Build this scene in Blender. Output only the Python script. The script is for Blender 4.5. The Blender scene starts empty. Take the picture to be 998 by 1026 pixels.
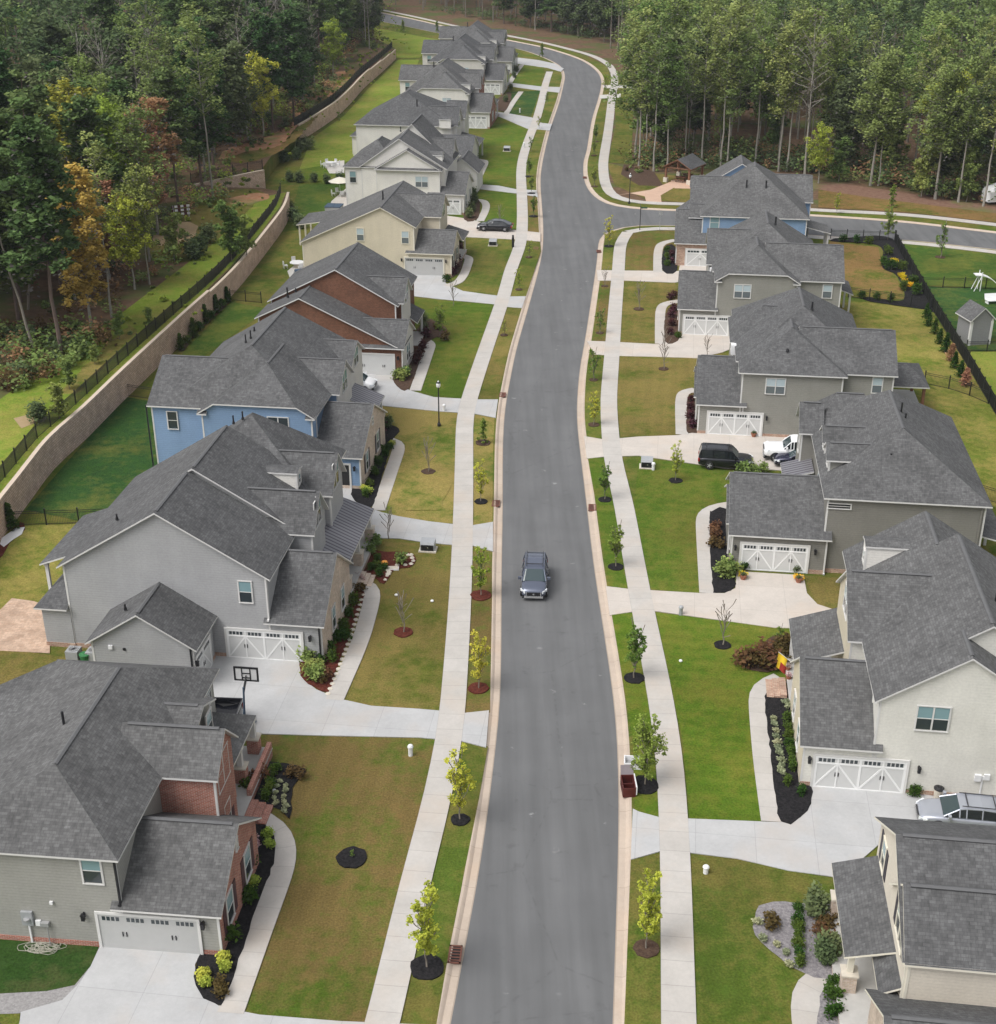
import bpy, math, random
from mathutils import Vector
from mathutils.geometry import tessellate_polygon
R=math.radians
random.seed(7)
scn=bpy.context.scene
# ---------------------------------------------------------------- camera, sky, sun, exposure
CAM_H=46.5; FPX=1359.0; PITCH=26.0
cam=bpy.data.objects.new("camera",bpy.data.cameras.new("camera"))
scn.collection.objects.link(cam); scn.camera=cam
cam.location=(0,0,CAM_H); cam.rotation_euler=(R(90-PITCH),0,0)
cam.data.sensor_fit='HORIZONTAL'; cam.data.sensor_width=36; cam.data.lens=36*FPX/998
cam.data.clip_start=0.5; cam.data.clip_end=6000
SUN_EL,SUN_AZ=55,238
w=bpy.data.worlds.new("World"); scn.world=w; w.use_nodes=True
nt=w.node_tree; bgn=nt.nodes["Background"]
sky=nt.nodes.new("ShaderNodeTexSky"); sky.sky_type='NISHITA'; sky.sun_disc=False
sky.sun_elevation=R(SUN_EL); sky.sun_rotation=R(SUN_AZ); sky.air_density=1.0; sky.dust_density=4.0
hs=nt.nodes.new("ShaderNodeHueSaturation"); hs.inputs['Saturation'].default_value=0.2
nt.links.new(sky.outputs[0],hs.inputs['Color']); nt.links.new(hs.outputs[0],bgn.inputs['Color'])
bgn.inputs['Strength'].default_value=0.15
sun=bpy.data.objects.new("sun",bpy.data.lights.new("sun",'SUN')); scn.collection.objects.link(sun)
sun.data.energy=1.4; sun.data.angle=R(42); sun.data.color=(1.0,0.985,0.965)
_a=R(SUN_AZ); _e=R(SUN_EL)
_d=Vector((math.sin(_a)*math.cos(_e),math.cos(_a)*math.cos(_e),math.sin(_e)))
sun.rotation_euler=_d.to_track_quat('Z','Y').to_euler()
scn.view_settings.view_transform='Standard'; scn.view_settings.look='None'
scn.view_settings.exposure=0.45; scn.view_settings.gamma=1
scn.cycles.max_bounces=5; scn.cycles.diffuse_bounces=3; scn.cycles.glossy_bounces=2
scn.cycles.transmission_bounces=2; scn.cycles.transparent_max_bounces=4

# ---------------------------------------------------------------- survey helper: picture point -> point of the place
_c,_s=math.cos(R(PITCH)),math.sin(R(PITCH))
def ray(px,py):
    a=(px-499)/FPX; b=(513-py)/FPX
    return a,_c+b*_s,-_s+b*_c
def G(px,py,z=0.0):
    d=ray(px,py); t=(z-CAM_H)/d[2]
    return (d[0]*t,d[1]*t)
def Gs(pts,z=0.0): return [G(x,y,z) for x,y in pts]

# ---------------------------------------------------------------- objects
C=scn.collection
def tag(o,label=None,cat=None,group=None,kind=None):
    if label: o['label']=label
    if cat: o['category']=cat
    if group: o['group']=group
    if kind: o['kind']=kind
    return o
def empty(name,loc=(0,0,0),rz=0,label=None,cat=None,group=None):
    o=bpy.data.objects.new(name,None); C.objects.link(o); o.location=loc; o.rotation_euler=(0,0,rz)
    o.empty_display_size=0.3
    return tag(o,label,cat,group)
def copy_tree(o,parent=None):
    c=o.copy(); C.objects.link(c); c.parent=parent
    for ch in list(o.children): copy_tree(ch,c)
    return c
def dup(o,loc,rz=0,sc=1.0,label=None,group=None):
    c=copy_tree(o); c.location=loc; c.rotation_euler=(0,0,rz); c.scale=(sc,sc,sc) if not isinstance(sc,tuple) else sc
    if label: c['label']=label
    if group: c['group']=group
    return c

class MB:
    def __init__(s): s.v=[]; s.f=[]; s.m=[]; s.uv={}; s.col=None
    def face(s,pts,mat,uv=None):
        i=len(s.v); s.v.extend([tuple(p) for p in pts]); s.f.append(tuple(range(i,i+len(pts)))); s.m.append(mat)
        if uv: s.uv[len(s.f)-1]=uv
    def idx(s,vs,fs,mat):
        i=len(s.v); s.v.extend([tuple(p) for p in vs])
        for f in fs: s.f.append(tuple(i+k for k in f)); s.m.append(mat)
    def box(s,a,b,mat):
        x0,x1=sorted((a[0],b[0])); y0,y1=sorted((a[1],b[1])); z0,z1=sorted((a[2],b[2]))
        V=[(x0,y0,z0),(x1,y0,z0),(x1,y1,z0),(x0,y1,z0),(x0,y0,z1),(x1,y0,z1),(x1,y1,z1),(x0,y1,z1)]
        s.idx(V,[(3,2,1,0),(4,5,6,7),(0,1,5,4),(1,2,6,5),(2,3,7,6),(3,0,4,7)],mat)
    def prism(s,poly,z0,z1,mat,side=None,hole=False):
        n=len(poly); ar=sum(poly[i][0]*poly[(i+1)%n][1]-poly[(i+1)%n][0]*poly[i][1] for i in range(n))
        if ar<0: poly=poly[::-1]
        i=len(s.v); s.v.extend([(x,y,z1) for x,y in poly]); s.v.extend([(x,y,z0) for x,y in poly])
        for t in tessellate_polygon([[Vector((x,y,0)) for x,y in poly]]):
            a,b,c=t; A,B,Cc=poly[a],poly[b],poly[c]
            if (B[0]-A[0])*(Cc[1]-A[1])-(B[1]-A[1])*(Cc[0]-A[0])<0: t=(a,c,b)
            s.f.append(tuple(i+k for k in t)); s.m.append(mat)
        for k in range(n):
            j=(k+1)%n; s.f.append((i+n+k,i+n+j,i+j,i+k)); s.m.append(side or mat)
    def slab(s,poly,th,mat,side):            # sloping slab, top face = poly, extruded straight down
        P=[Vector(p) for p in poly]; n=Vector((0,0,0))
        for k in range(len(P)): n+=P[k].cross(P[(k+1)%len(P)])
        if n.z<0: P=P[::-1]
        i=len(s.v); N=len(P); s.v.extend([tuple(p) for p in P]); s.v.extend([(p.x,p.y,p.z-th) for p in P])
        s.f.append(tuple(range(i,i+N))); s.m.append(mat)
        s.f.append(tuple(range(i+2*N-1,i+N-1,-1))); s.m.append(side)
        for k in range(N):
            j=(k+1)%N; s.f.append((i+N+k,i+N+j,i+j,i+k)); s.m.append(side)
    def ext_v(s,prof,v0,v1,mat):              # profile of (u,z) extruded along v
        A=[(u,v0,z) for u,z in prof]; B=[(u,v1,z) for u,z in prof]; s._ext(A,B,mat)
    def ext_u(s,prof,u0,u1,mat):              # profile of (v,z) extruded along u
        A=[(u0,v,z) for v,z in prof]; B=[(u1,v,z) for v,z in prof]; s._ext(A,B,mat)
    def _ext(s,A,B,mat):
        i=len(s.v); N=len(A); s.v.extend(A); s.v.extend(B)
        s.f.append(tuple(range(i,i+N))); s.m.append(mat)
        s.f.append(tuple(range(i+2*N-1,i+N-1,-1))); s.m.append(mat)
        for k in range(N):
            j=(k+1)%N; s.f.append((i+N+k,i+N+j,i+j,i+k)); s.m.append(mat)
    def tube(s,p,q,r0,r1=None,mat=None,n=8,cap=True):
        r1=r0 if r1 is None else r1
        p=Vector(p); q=Vector(q); d=(q-p)
        if d.length<1e-6: return
        d.normalize(); a=d.orthogonal().normalized(); b=d.cross(a); i=len(s.v)
        for c,r in ((p,r0),(q,r1)):
            for k in range(n):
                t=2*math.pi*k/n; s.v.append(tuple(c+a*(r*math.cos(t))+b*(r*math.sin(t))))
        for k in range(n):
            j=(k+1)%n; s.f.append((i+k,i+j,i+n+j,i+n+k)); s.m.append(mat)
        if cap:
            s.f.append(tuple(range(i+n-1,i-1,-1))); s.m.append(mat); s.f.append(tuple(range(i+n,i+2*n))); s.m.append(mat)
    def lathe(s,prof,c,mat,n=16):             # prof [(r,z)...] around vertical axis at c
        i=len(s.v)
        for r,z in prof:
            for k in range(n):
                t=2*math.pi*k/n; s.v.append((c[0]+r*math.cos(t),c[1]+r*math.sin(t),c[2]+z))
        for a in range(len(prof)-1):
            for k in range(n):
                j=(k+1)%n; s.f.append((i+a*n+k,i+a*n+j,i+(a+1)*n+j,i+(a+1)*n+k)); s.m.append(mat)
        s.f.append(tuple(range(i+n-1,i-1,-1))); s.m.append(mat)
        m=len(prof)-1; s.f.append(tuple(range(i+m*n,i+m*n+n))); s.m.append(mat)
    def build(s,name,parent=None,smooth=False,fixn=True):
        me=bpy.data.meshes.new(name); me.from_pydata(s.v,[],s.f)
        mats=[]
        for m in s.m:
            if m not in mats: mats.append(m)
        for m in mats: me.materials.append(M[m])
        if s.f:
            me.polygons.foreach_set('material_index',[mats.index(m) for m in s.m])
        uvl=me.uv_layers.new(name="UVMap"); Z=Vector((0,0,1)); data=[0.0]*(2*len(me.loops))
        for p in me.polygons:
            if p.index in s.uv:
                for li,c in zip(p.loop_indices,s.uv[p.index]): data[2*li]=c[0]; data[2*li+1]=c[1]
                continue
            n=p.normal
            if abs(n.z)>0.995: t=Vector((1,0,0)); b=Vector((0,1,0))
            else: t=Z.cross(n).normalized(); b=n.cross(t)
            for li in p.loop_indices:
                co=me.vertices[me.loops[li].vertex_index].co
                data[2*li]=co.dot(t); data[2*li+1]=co.dot(b)
        uvl.data.foreach_set('uv',data)
        if s.col:
            ca=me.color_attributes.new(name="tint",type='FLOAT_COLOR',domain='CORNER')
            arr=[]
            for p in me.polygons:
                t=s.col[p.index]
                for _ in p.loop_indices: arr.extend((t,t,t,1.0))
            ca.data.foreach_set('color',arr)
        if smooth: me.polygons.foreach_set('use_smooth',[True]*len(me.polygons))
        me.update()
        o=bpy.data.objects.new(name,me); C.objects.link(o); o.parent=parent
        return o

# ---------------------------------------------------------------- materials
M={}
def newmat(name,rough=0.8,spec=0.3,metal=0.0):
    m=bpy.data.materials.new(name); m.use_nodes=True; M[name]=m
    b=m.node_tree.nodes["Principled BSDF"]; b.inputs['Roughness'].default_value=rough
    b.inputs['Specular IOR Level'].default_value=spec; b.inputs['Metallic'].default_value=metal
    return m,m.node_tree,b
def nd(nt,typ,**kw):
    n=nt.nodes.new('ShaderNode'+typ)
    for k,v in kw.items():
        if k in n.inputs: n.inputs[k].default_value=v
        else: setattr(n,k,v)
    return n
def c4(c): return (c[0],c[1],c[2],1.0)
def mix(nt,fac,a,b,blend='MIX'):
    n=nt.nodes.new('ShaderNodeMix'); n.data_type='RGBA'; n.blend_type=blend
    for sock,val in ((n.inputs[0],fac),(n.inputs[6],a),(n.inputs[7],b)):
        if hasattr(val,'is_linked'): nt.links.new(val,sock)
        elif isinstance(val,(int,float)): sock.default_value=val
        else: sock.default_value=c4(val)
    return n.outputs[2]
def ramp(nt,src,stops):
    n=nt.nodes.new('ShaderNodeValToRGB'); el=n.color_ramp.elements
    while len(el)<len(stops): el.new(0.5)
    for e,(p,c) in zip(el,stops): e.position=p; e.color=c4(c) if not isinstance(c,(int,float)) else (c,c,c,1)
    nt.links.new(src,n.inputs[0]); return n.outputs[0]
def noise(nt,scale,detail=4,rough=0.55,vec=None,src='Object'):
    n=nd(nt,'TexNoise',Scale=scale,Detail=detail,Roughness=rough)
    if vec is None:
        tc=nt.nodes.new('ShaderNodeTexCoord'); vec=tc.outputs[src]
    nt.links.new(vec,n.inputs['Vector']); return n.outputs['Fac']
def mapping(nt,src='UV',scale=(1,1,1),rot=0):
    tc=nt.nodes.new('ShaderNodeTexCoord'); mp=nt.nodes.new('ShaderNodeMapping')
    mp.inputs['Scale'].default_value=scale; mp.inputs['Rotation'].default_value=(0,0,rot)
    nt.links.new(tc.outputs[src],mp.inputs['Vector']); return mp.outputs[0]
def bump(nt,b,h,strength=0.3,dist=0.02):
    n=nd(nt,'Bump',Strength=strength,Distance=dist); nt.links.new(h,n.inputs['Height']); nt.links.new(n.outputs[0],b.inputs['Normal'])
def geo_pos(nt): return nt.nodes.new('ShaderNodeNewGeometry').outputs['Position']
def plain(name,col,rough=0.6,spec=0.4,metal=0.0,var=0.12,sc=3.0):
    m,nt,b=newmat(name,rough,spec,metal)
    f=noise(nt,sc,3)
    o=mix(nt,f,[c*(1-var) for c in col],[min(1,c*(1+var)) for c in col]); nt.links.new(o,b.inputs['Base Color']); return m
def shingle(name,a,bcol):
    m,nt,b=newmat(name,0.9,0.15)
    uv=mapping(nt,'UV')
    br=nd(nt,'TexBrick',Scale=1.0); br.offset=0.37; br.squash=1.0
    br.inputs['Brick Width'].default_value=0.3; br.inputs['Row Height'].default_value=0.145
    br.inputs['Mortar Size'].default_value=0.008; br.inputs['Bias'].default_value=-0.2
    br.inputs['Color1'].default_value=c4(a); br.inputs['Color2'].default_value=c4(bcol)
    br.inputs['Mortar'].default_value=c4([x*0.8 for x in a])
    nt.links.new(uv,br.inputs['Vector'])
    f1=noise(nt,0.35,4,vec=uv); f2=noise(nt,1.0,5,0.7,vec=mapping(nt,'UV',(5.5,2.0,1)))
    k1=ramp(nt,f1,[(0.3,0.84),(0.7,1.12)]); k2=ramp(nt,f2,[(0.33,0.78),(0.68,1.26)])
    o=mix(nt,1.0,br.outputs[0],k1,'MULTIPLY'); o=mix(nt,1.0,o,k2,'MULTIPLY')
    st=mapping(nt,'UV',(1.1,0.09,1)); f3=noise(nt,1.0,3,vec=st)
    o=mix(nt,1.0,o,ramp(nt,f3,[(0.35,0.93),(0.65,1.06)]),'MULTIPLY')
    oi=nt.nodes.new('ShaderNodeObjectInfo'); o=mix(nt,1.0,o,ramp(nt,oi.outputs['Random'],[(0.0,(0.88,0.885,0.9)),(1.0,(1.09,1.08,1.06))]),'MULTIPLY')
    nt.links.new(o,b.inputs['Base Color']); bump(nt,b,br.outputs[0],0.25,0.015); return m
def siding(name,col):
    m,nt,b=newmat(name,0.65,0.3)
    uv=mapping(nt,'UV'); sx=nt.nodes.new('ShaderNodeSeparateXYZ'); nt.links.new(uv,sx.inputs[0])
    mu=nd(nt,'Math',operation='MULTIPLY'); mu.inputs[1].default_value=1/0.17; nt.links.new(sx.outputs[1],mu.inputs[0])
    fr=nd(nt,'Math',operation='FRACT'); nt.links.new(mu.outputs[0],fr.inputs[0])
    f1=noise(nt,0.5,4,vec=uv); f2=noise(nt,7,3,vec=uv)
    o=mix(nt,ramp(nt,f1,[(0.3,0.0),(0.7,1.0)]),[c*0.93 for c in col],[min(1,c*1.05) for c in col])
    o=mix(nt,1.0,o,ramp(nt,f2,[(0.3,0.93),(0.7,1.05)]),'MULTIPLY')
    sv=mapping(nt,'UV',(2.2,0.12,1)); o=mix(nt,1.0,o,ramp(nt,noise(nt,1.0,4,vec=sv),[(0.35,0.975),(0.6,1.01)]),'MULTIPLY')
    ln=ramp(nt,fr.outputs[0],[(0.0,0.62 if col[0]<.5 else .8),(0.12,1.0)])  # lap lines: shadow gap under each board painted as a darker line
    o=mix(nt,1.0,o,ln,'MULTIPLY')
    nt.links.new(o,b.inputs['Base Color']); bump(nt,b,fr.outputs[0],0.5,0.015); return m
def brick(name,a,bcol,mortar,w=0.24,h=0.08,ms=0.012,rough=0.85):
    m,nt,b=newmat(name,rough,0.2)
    uv=mapping(nt,'UV')
    br=nd(nt,'TexBrick',Scale=1.0); br.inputs['Brick Width'].default_value=w; br.inputs['Row Height'].default_value=h
    br.inputs['Mortar Size'].default_value=ms; br.inputs['Color1'].default_value=c4(a); br.inputs['Color2'].default_value=c4(bcol); br.inputs['Mortar'].default_value=c4(mortar)
    nt.links.new(uv,br.inputs['Vector'])
    f=noise(nt,0.8,4,vec=uv); f2=noise(nt,5,3,vec=uv)
    o=mix(nt,1.0,br.outputs[0],ramp(nt,f,[(0.3,0.8),(0.7,1.18)]),'MULTIPLY')
    o=mix(nt,1.0,o,ramp(nt,f2,[(0.3,0.85),(0.7,1.15)]),'MULTIPLY')
    nt.links.new(o,b.inputs['Base Color']); bump(nt,b,br.outputs['Fac'],-0.4,0.01); return m
def grass(name,g,t,bias=0.5,g2=None,stripe=0.0,ang=-7.3,fine=1.0):
    """g = green colour, t = dry colour, bias = share of dry, stripe = strength of mowing stripes"""
    m,nt,b=newmat(name,0.95,0.05)
    p=geo_pos(nt); f1=noise(nt,0.16,5,0.62,vec=p); f2=noise(nt,1.1,5,0.7,vec=p); f3=noise(nt,9,3,0.7,vec=p)
    ad=nd(nt,'Math',operation='MULTIPLY_ADD'); nt.links.new(f2,ad.inputs[0]); ad.inputs[1].default_value=0.45
    ml=nd(nt,'Math',operation='MULTIPLY'); nt.links.new(f1,ml.inputs[0]); ml.inputs[1].default_value=0.75; nt.links.new(ml.outputs[0],ad.inputs[2])
    c=1.0-bias; c=0.42+0.36*c
    fac=ramp(nt,ad.outputs[0],[(max(0,c-0.09),0.0),(min(1,c+0.09),1.0)])
    g2=g2 or [g[0]*0.75,g[1]*0.85,g[2]*0.7]
    gg=mix(nt,ramp(nt,f2,[(0.35,0.0),(0.65,1.0)]),g2,g)
    o=mix(nt,fac,gg,t)
    if stripe>0:
        mp=nt.nodes.new('ShaderNodeMapping'); mp.inputs['Rotation'].default_value=(0,0,R(-ang)); nt.links.new(p,mp.inputs[0])
        wv=nd(nt,'TexWave',Scale=0.26,Distortion=1.2,Detail=2.0); wv.inputs['Detail Scale'].default_value=0.6; nt.links.new(mp.outputs[0],wv.inputs[0])
        o=mix(nt,stripe,o,ramp(nt,wv.outputs['Fac'],[(0.35,0.55),(0.65,1.35)]),'MULTIPLY')
    o=mix(nt,1.0,o,ramp(nt,f3,[(0.25,0.6),(0.75,1.4)]),'MULTIPLY')
    o2=noise(nt,0.07,4,vec=p); o=mix(nt,1.0,o,ramp(nt,o2,[(0.35,0.82),(0.65,1.2)]),'MULTIPLY')
    f6=noise(nt,0.42,5,0.75,vec=p); o=mix(nt,ramp(nt,f6,[(0.56,0.0),(0.72,0.6)]),o,[min(1,t[0]*1.35),t[1]*1.2,t[2]*1.3])
    f7=noise(nt,0.6,5,0.75,vec=p); o=mix(nt,ramp(nt,f7,[(0.55,0.0),(0.7,0.55)]),o,[g[0]*0.8,g[1]*1.12,g[2]*0.8])
    nt.links.new(o,b.inputs['Base Color']); bump(nt,b,f3,0.6,0.05); return m
def soil(name,a,bc,sc=3.0,rough=0.95,bs=0.8,third=None):
    m,nt,b=newmat(name,rough,0.1); p=geo_pos(nt)
    f=noise(nt,sc,6,0.7,vec=p); f2=noise(nt,0.12,4,vec=p)
    o=mix(nt,ramp(nt,f,[(0.35,0.0),(0.65,1.0)]),a,bc)
    if third: o=mix(nt,ramp(nt,f2,[(0.48,0.0),(0.6,1.0)]),o,third)
    nt.links.new(o,b.inputs['Base Color']); bump(nt,b,f,bs,0.06); return m
def concrete(name,col,joint=0.0,jw=3.0,jl=3.0,uvsrc=False,stain=0.1):
    m,nt,b=newmat(name,0.85,0.2); p=geo_pos(nt)
    f=noise(nt,0.55,5,0.65,vec=p); f2=noise(nt,6,4,0.7,vec=p)
    o=mix(nt,ramp(nt,f,[(0.3,0.0),(0.7,1.0)]),[c*(1-stain) for c in col],[c*(1+stain*0.6) for c in col])
    o=mix(nt,1.0,o,ramp(nt,f2,[(0.3,0.95),(0.7,1.04)]),'MULTIPLY')
    pk=noise(nt,0.23,4,0.6,vec=p)
    o=mix(nt,ramp(nt,pk,[(0.5,0.0),(0.66,0.45)]),o,[col[0]*1.04,col[1]*0.93,col[2]*0.83])
    if joint>0:
        if uvsrc: vv=mapping(nt,'UV')
        else:
            mp=nt.nodes.new('ShaderNodeMapping'); mp.inputs['Rotation'].default_value=(0,0,R(7.3)); nt.links.new(p,mp.inputs[0]); vv=mp.outputs[0]
        br=nd(nt,'TexBrick',Scale=1.0); br.offset=0.0; br.inputs['Brick Width'].default_value=jw; br.inputs['Row Height'].default_value=jl
        br.inputs['Mortar Size'].default_value=0.018; br.inputs['Mortar Smooth'].default_value=0.3
        br.inputs['Color1'].default_value=(1,1,1,1); br.inputs['Color2'].default_value=(.95,.945,.94,1); br.inputs['Mortar'].default_value=(1-joint,)*3+(1,)
        nt.links.new(vv,br.inputs['Vector']); o=mix(nt,1.0,o,br.outputs[0],'MULTIPLY')
    nt.links.new(o,b.inputs['Base Color']); bump(nt,b,f2,0.15,0.01); return m
def asphalt(name):
    m,nt,b=newmat(name,0.85,0.25); p=geo_pos(nt)
    f=noise(nt,25,3,0.8,vec=p)
    mp=nt.nodes.new('ShaderNodeMapping'); mp.inputs['Scale'].default_value=(1.2,0.06,1); nt.links.new(p,mp.inputs[0])
    f2=noise(nt,1.0,4,vec=mp.outputs[0]); f3=noise(nt,0.25,4,vec=p)
    o=mix(nt,f,(0.105,0.106,0.108),(0.147,0.148,0.149))
    o=mix(nt,1.0,o,ramp(nt,f2,[(0.3,0.87),(0.7,1.11)]),'MULTIPLY')
    o=mix(nt,1.0,o,ramp(nt,f3,[(0.3,0.93),(0.7,1.07)]),'MULTIPLY')
    vo=nd(nt,'TexVoronoi',Scale=0.45); vo.feature='F1'; nt.links.new(p,vo.inputs['Vector'])
    f5=noise(nt,2.5,4,vec=p)
    mk=nd(nt,'Math',operation='MULTIPLY'); nt.links.new(ramp(nt,vo.outputs['Distance'],[(0.05,1.0),(0.13,0.0)]),mk.inputs[0]); nt.links.new(ramp(nt,f5,[(0.5,0.0),(0.6,1.0)]),mk.inputs[1])
    o=mix(nt,mk.outputs[0],o,(0.25,0.25,0.25))
    wn=nd(nt,'TexNoise',Scale=0.5,Detail=5); nt.links.new(p,wn.inputs['Vector']); wm=mix(nt,0.12,p,wn.outputs['Color'],'ADD')
    vc=nd(nt,'TexVoronoi',Scale=0.11); vc.feature='DISTANCE_TO_EDGE'; nt.links.new(wm,vc.inputs['Vector'])
    cm=nd(nt,'Math',operation='MULTIPLY'); nt.links.new(ramp(nt,vc.outputs['Distance'],[(0.002,1.0),(0.007,0.0)]),cm.inputs[0]); nt.links.new(ramp(nt,f5,[(0.46,0.0),(0.56,0.22)]),cm.inputs[1])
    o=mix(nt,cm.outputs[0],o,(0.05,0.05,0.05))
    st=noise(nt,0.8,4,0.6,vec=p); o=mix(nt,ramp(nt,st,[(0.62,0.0),(0.72,0.35)]),o,(0.07,0.07,0.07))
    nt.links.new(o,b.inputs['Base Color']); bump(nt,b,f,0.3,0.01); return m
def leafmat(name,dark,light,alt=None,altp=0.0,objvar=0.12):
    m=bpy.data.materials.new(name); m.use_nodes=True; M[name]=m; nt=m.node_tree
    for n in list(nt.nodes):
        if n.type!='OUTPUT_MATERIAL': nt.nodes.remove(n)
    out=[n for n in nt.nodes if n.type=='OUTPUT_MATERIAL'][0]
    at=nt.nodes.new('ShaderNodeAttribute'); at.attribute_name='tint'
    st=[(0.0,dark),(0.75,light)]
    if alt: st+= [(0.9,light),(1.0,alt)]
    o=ramp(nt,at.outputs['Fac'],st)
    oi=nt.nodes.new('ShaderNodeObjectInfo')
    hv=nt.nodes.new('ShaderNodeHueSaturation'); nt.links.new(o,hv.inputs['Color'])
    mr=nd(nt,'MapRange'); nt.links.new(oi.outputs['Random'],mr.inputs[0]); mr.inputs[3].default_value=0.5-objvar*0.35; mr.inputs[4].default_value=0.5+objvar*0.2; nt.links.new(mr.outputs[0],hv.inputs['Hue'])
    m2=nd(nt,'MapRange'); nt.links.new(oi.outputs['Random'],m2.inputs[0]); m2.inputs[3].default_value=1+objvar*2; m2.inputs[4].default_value=1-objvar*2; nt.links.new(m2.outputs[0],hv.inputs['Value'])
    d=nt.nodes.new('ShaderNodeBsdfDiffuse'); t=nt.nodes.new('ShaderNodeBsdfTranslucent'); mx=nt.nodes.new('ShaderNodeMixShader'); mx.inputs[0].default_value=0.3
    for s_ in (d,t): nt.links.new(hv.outputs[0],s_.inputs['Color'])
    nt.links.new(d.outputs[0],mx.inputs[1]); nt.links.new(t.outputs[0],mx.inputs[2]); nt.links.new(mx.outputs[0],out.inputs[0]); return m

shingle('shingles',(0.088,0.088,0.089),(0.13,0.13,0.131))
for n_,c_ in dict(siding_greige=(0.322,0.316,0.288),siding_grey=(0.373,0.373,0.376),siding_blue=(0.2,0.3,0.45),siding_cream=(0.6,0.535,0.41),siding_white=(0.701,0.678,0.633),
                  siding_bone=(0.678,0.661,0.605),siding_taupe=(0.209,0.201,0.179),siding_khaki=(0.266,0.260,0.232),siding_pale=(0.565,0.542,0.508),siding_tan=(0.633,0.576,0.486),siding_shed=(0.226,0.226,0.226)).items(): siding(n_,c_)
brick('brick_red',(0.28,0.078,0.052),(0.38,0.13,0.09),(0.4,0.33,0.28))
brick('brick_rust',(0.105,0.04,0.024),(0.155,0.062,0.036),(0.2,0.12,0.08))
brick('brick_tan',(0.45,0.34,0.26),(0.56,0.45,0.36),(0.5,0.45,0.4))
brick('brick_base',(0.3,0.14,0.09),(0.45,0.3,0.21),(0.45,0.38,0.32))
brick('wall_block',(0.52,0.37,0.285),(0.62,0.46,0.365),(0.32,0.23,0.18),0.45,0.2,0.02)
brick('paver',(0.42,0.29,0.21),(0.5,0.36,0.27),(0.35,0.27,0.2),0.4,0.3,0.012)
plain('trim',(0.6,0.59,0.57),0.5,var=0.05); plain('trim_cream',(0.68,0.64,0.54),0.5,var=0.05)
plain('white_paint',(0.75,0.75,0.74),0.4,var=0.04); plain('door_panel',(0.55,0.55,0.54),0.5,var=0.05); plain('door_grey',(0.42,0.42,0.41),0.5,var=0.05)
plain('fixture_black',(0.015,0.015,0.017),0.4); plain('fence_black',(0.012,0.013,0.012),0.5); plain('interior_shade',(0.02,0.02,0.02),0.9)  # interior black: shade inside openings painted as a colour
plain('shutter',(0.05,0.045,0.055),0.6); plain('shutter_red',(0.07,0.03,0.035),0.6); plain('cap_stone',(0.56,0.46,0.36),0.8); plain('ridge',(0.105,0.105,0.107),0.9,var=0.2)
plain('ridge_shade_side',(0.05,0.05,0.052),0.9); plain('metal_grey',(0.38,0.38,0.38),0.4,metal=0.3); plain('timber',(0.17,0.08,0.045),0.7,var=0.25); plain('timber_dark',(0.06,0.035,0.022),0.7)  # darker second ridge tone: shadow beside the ridge vent painted on one side
plain('porch_floor',(0.42,0.41,0.39),0.8); plain('bark',(0.19,0.165,0.135),0.95,var=0.35,sc=2); plain('bark_pale',(0.27,0.25,0.215),0.95,var=0.35,sc=1.5); plain('bark_pine',(0.12,0.085,0.07),0.95,var=0.3)
plain('stone_pale',(0.55,0.5,0.42),0.85,var=0.25); plain('terracotta',(0.3,0.12,0.07),0.8); plain('maroon',(0.075,0.012,0.009),0.55,var=0.3); plain('lilac_grey',(0.23,0.2,0.21),0.6)
plain('plastic_white',(0.7,0.7,0.7),0.5); plain('utility_green',(0.03,0.08,0.05),0.5); plain('utility_grey',(0.35,0.36,0.37),0.5,metal=0.2); plain('drain_rust',(0.17,0.07,0.05),0.8,var=0.3)
plain('rubber',(0.018,0.018,0.018),0.8); plain('rim',(0.45,0.45,0.46),0.35,metal=0.6); plain('chrome',(0.6,0.6,0.6),0.25,metal=0.8); plain('lamp_lens',(0.75,0.78,0.8),0.2); plain('tail_red',(0.25,0.01,0.01),0.3)
plain('lamp_globe',(0.75,0.75,0.73),0.4); plain('mum_yellow',(0.75,0.5,0.02),0.8); plain('flower_pink',(0.5,0.12,0.3),0.8); plain('flag_yellow',(0.8,0.55,0.03),0.8); plain('flag_red',(0.3,0.03,0.02),0.8)
plain('pumpkin',(0.7,0.28,0.05),0.6); plain('hose',(0.33,0.32,0.26),0.6); plain('cushion_blue',(0.05,0.08,0.12),0.8); plain('backboard',(0.62,0.62,0.62),0.3); plain('net_white',(0.7,0.7,0.7),0.7); plain('bin_green',(0.03,0.15,0.05),0.6)
def paint(name,col,rough=0.25,metal=0.4):
    m,nt,b=newmat(name,rough,0.5,metal); b.inputs['Base Color'].default_value=c4(col); b.inputs['Coat Weight'].default_value=0.6; b.inputs['Coat Roughness'].default_value=0.08
paint('paint_slate',(0.11,0.125,0.17)); paint('paint_black',(0.012,0.013,0.018)); paint('paint_white',(0.78,0.78,0.78),0.3,0.0); paint('paint_silver',(0.38,0.4,0.45)); paint('paint_navy',(0.015,0.015,0.04))
def glass(name,col,rough=0.08):
    m,nt,b=newmat(name,rough,0.8); b.inputs['Base Color'].default_value=c4(col)
glass('glass_dark',(0.035,0.045,0.05)); glass('glass_sky_blind',(0.2,0.31,0.33)); glass('glass_pale',(0.42,0.5,0.53)); glass('glass_mid',(0.13,0.15,0.16)); glass('glass_car',(0.012,0.016,0.018),0.05); glass('glass_windscreen',(0.025,0.045,0.05),0.05)  # upper sash tints: reflected sky and blinds both put into the colour
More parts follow.
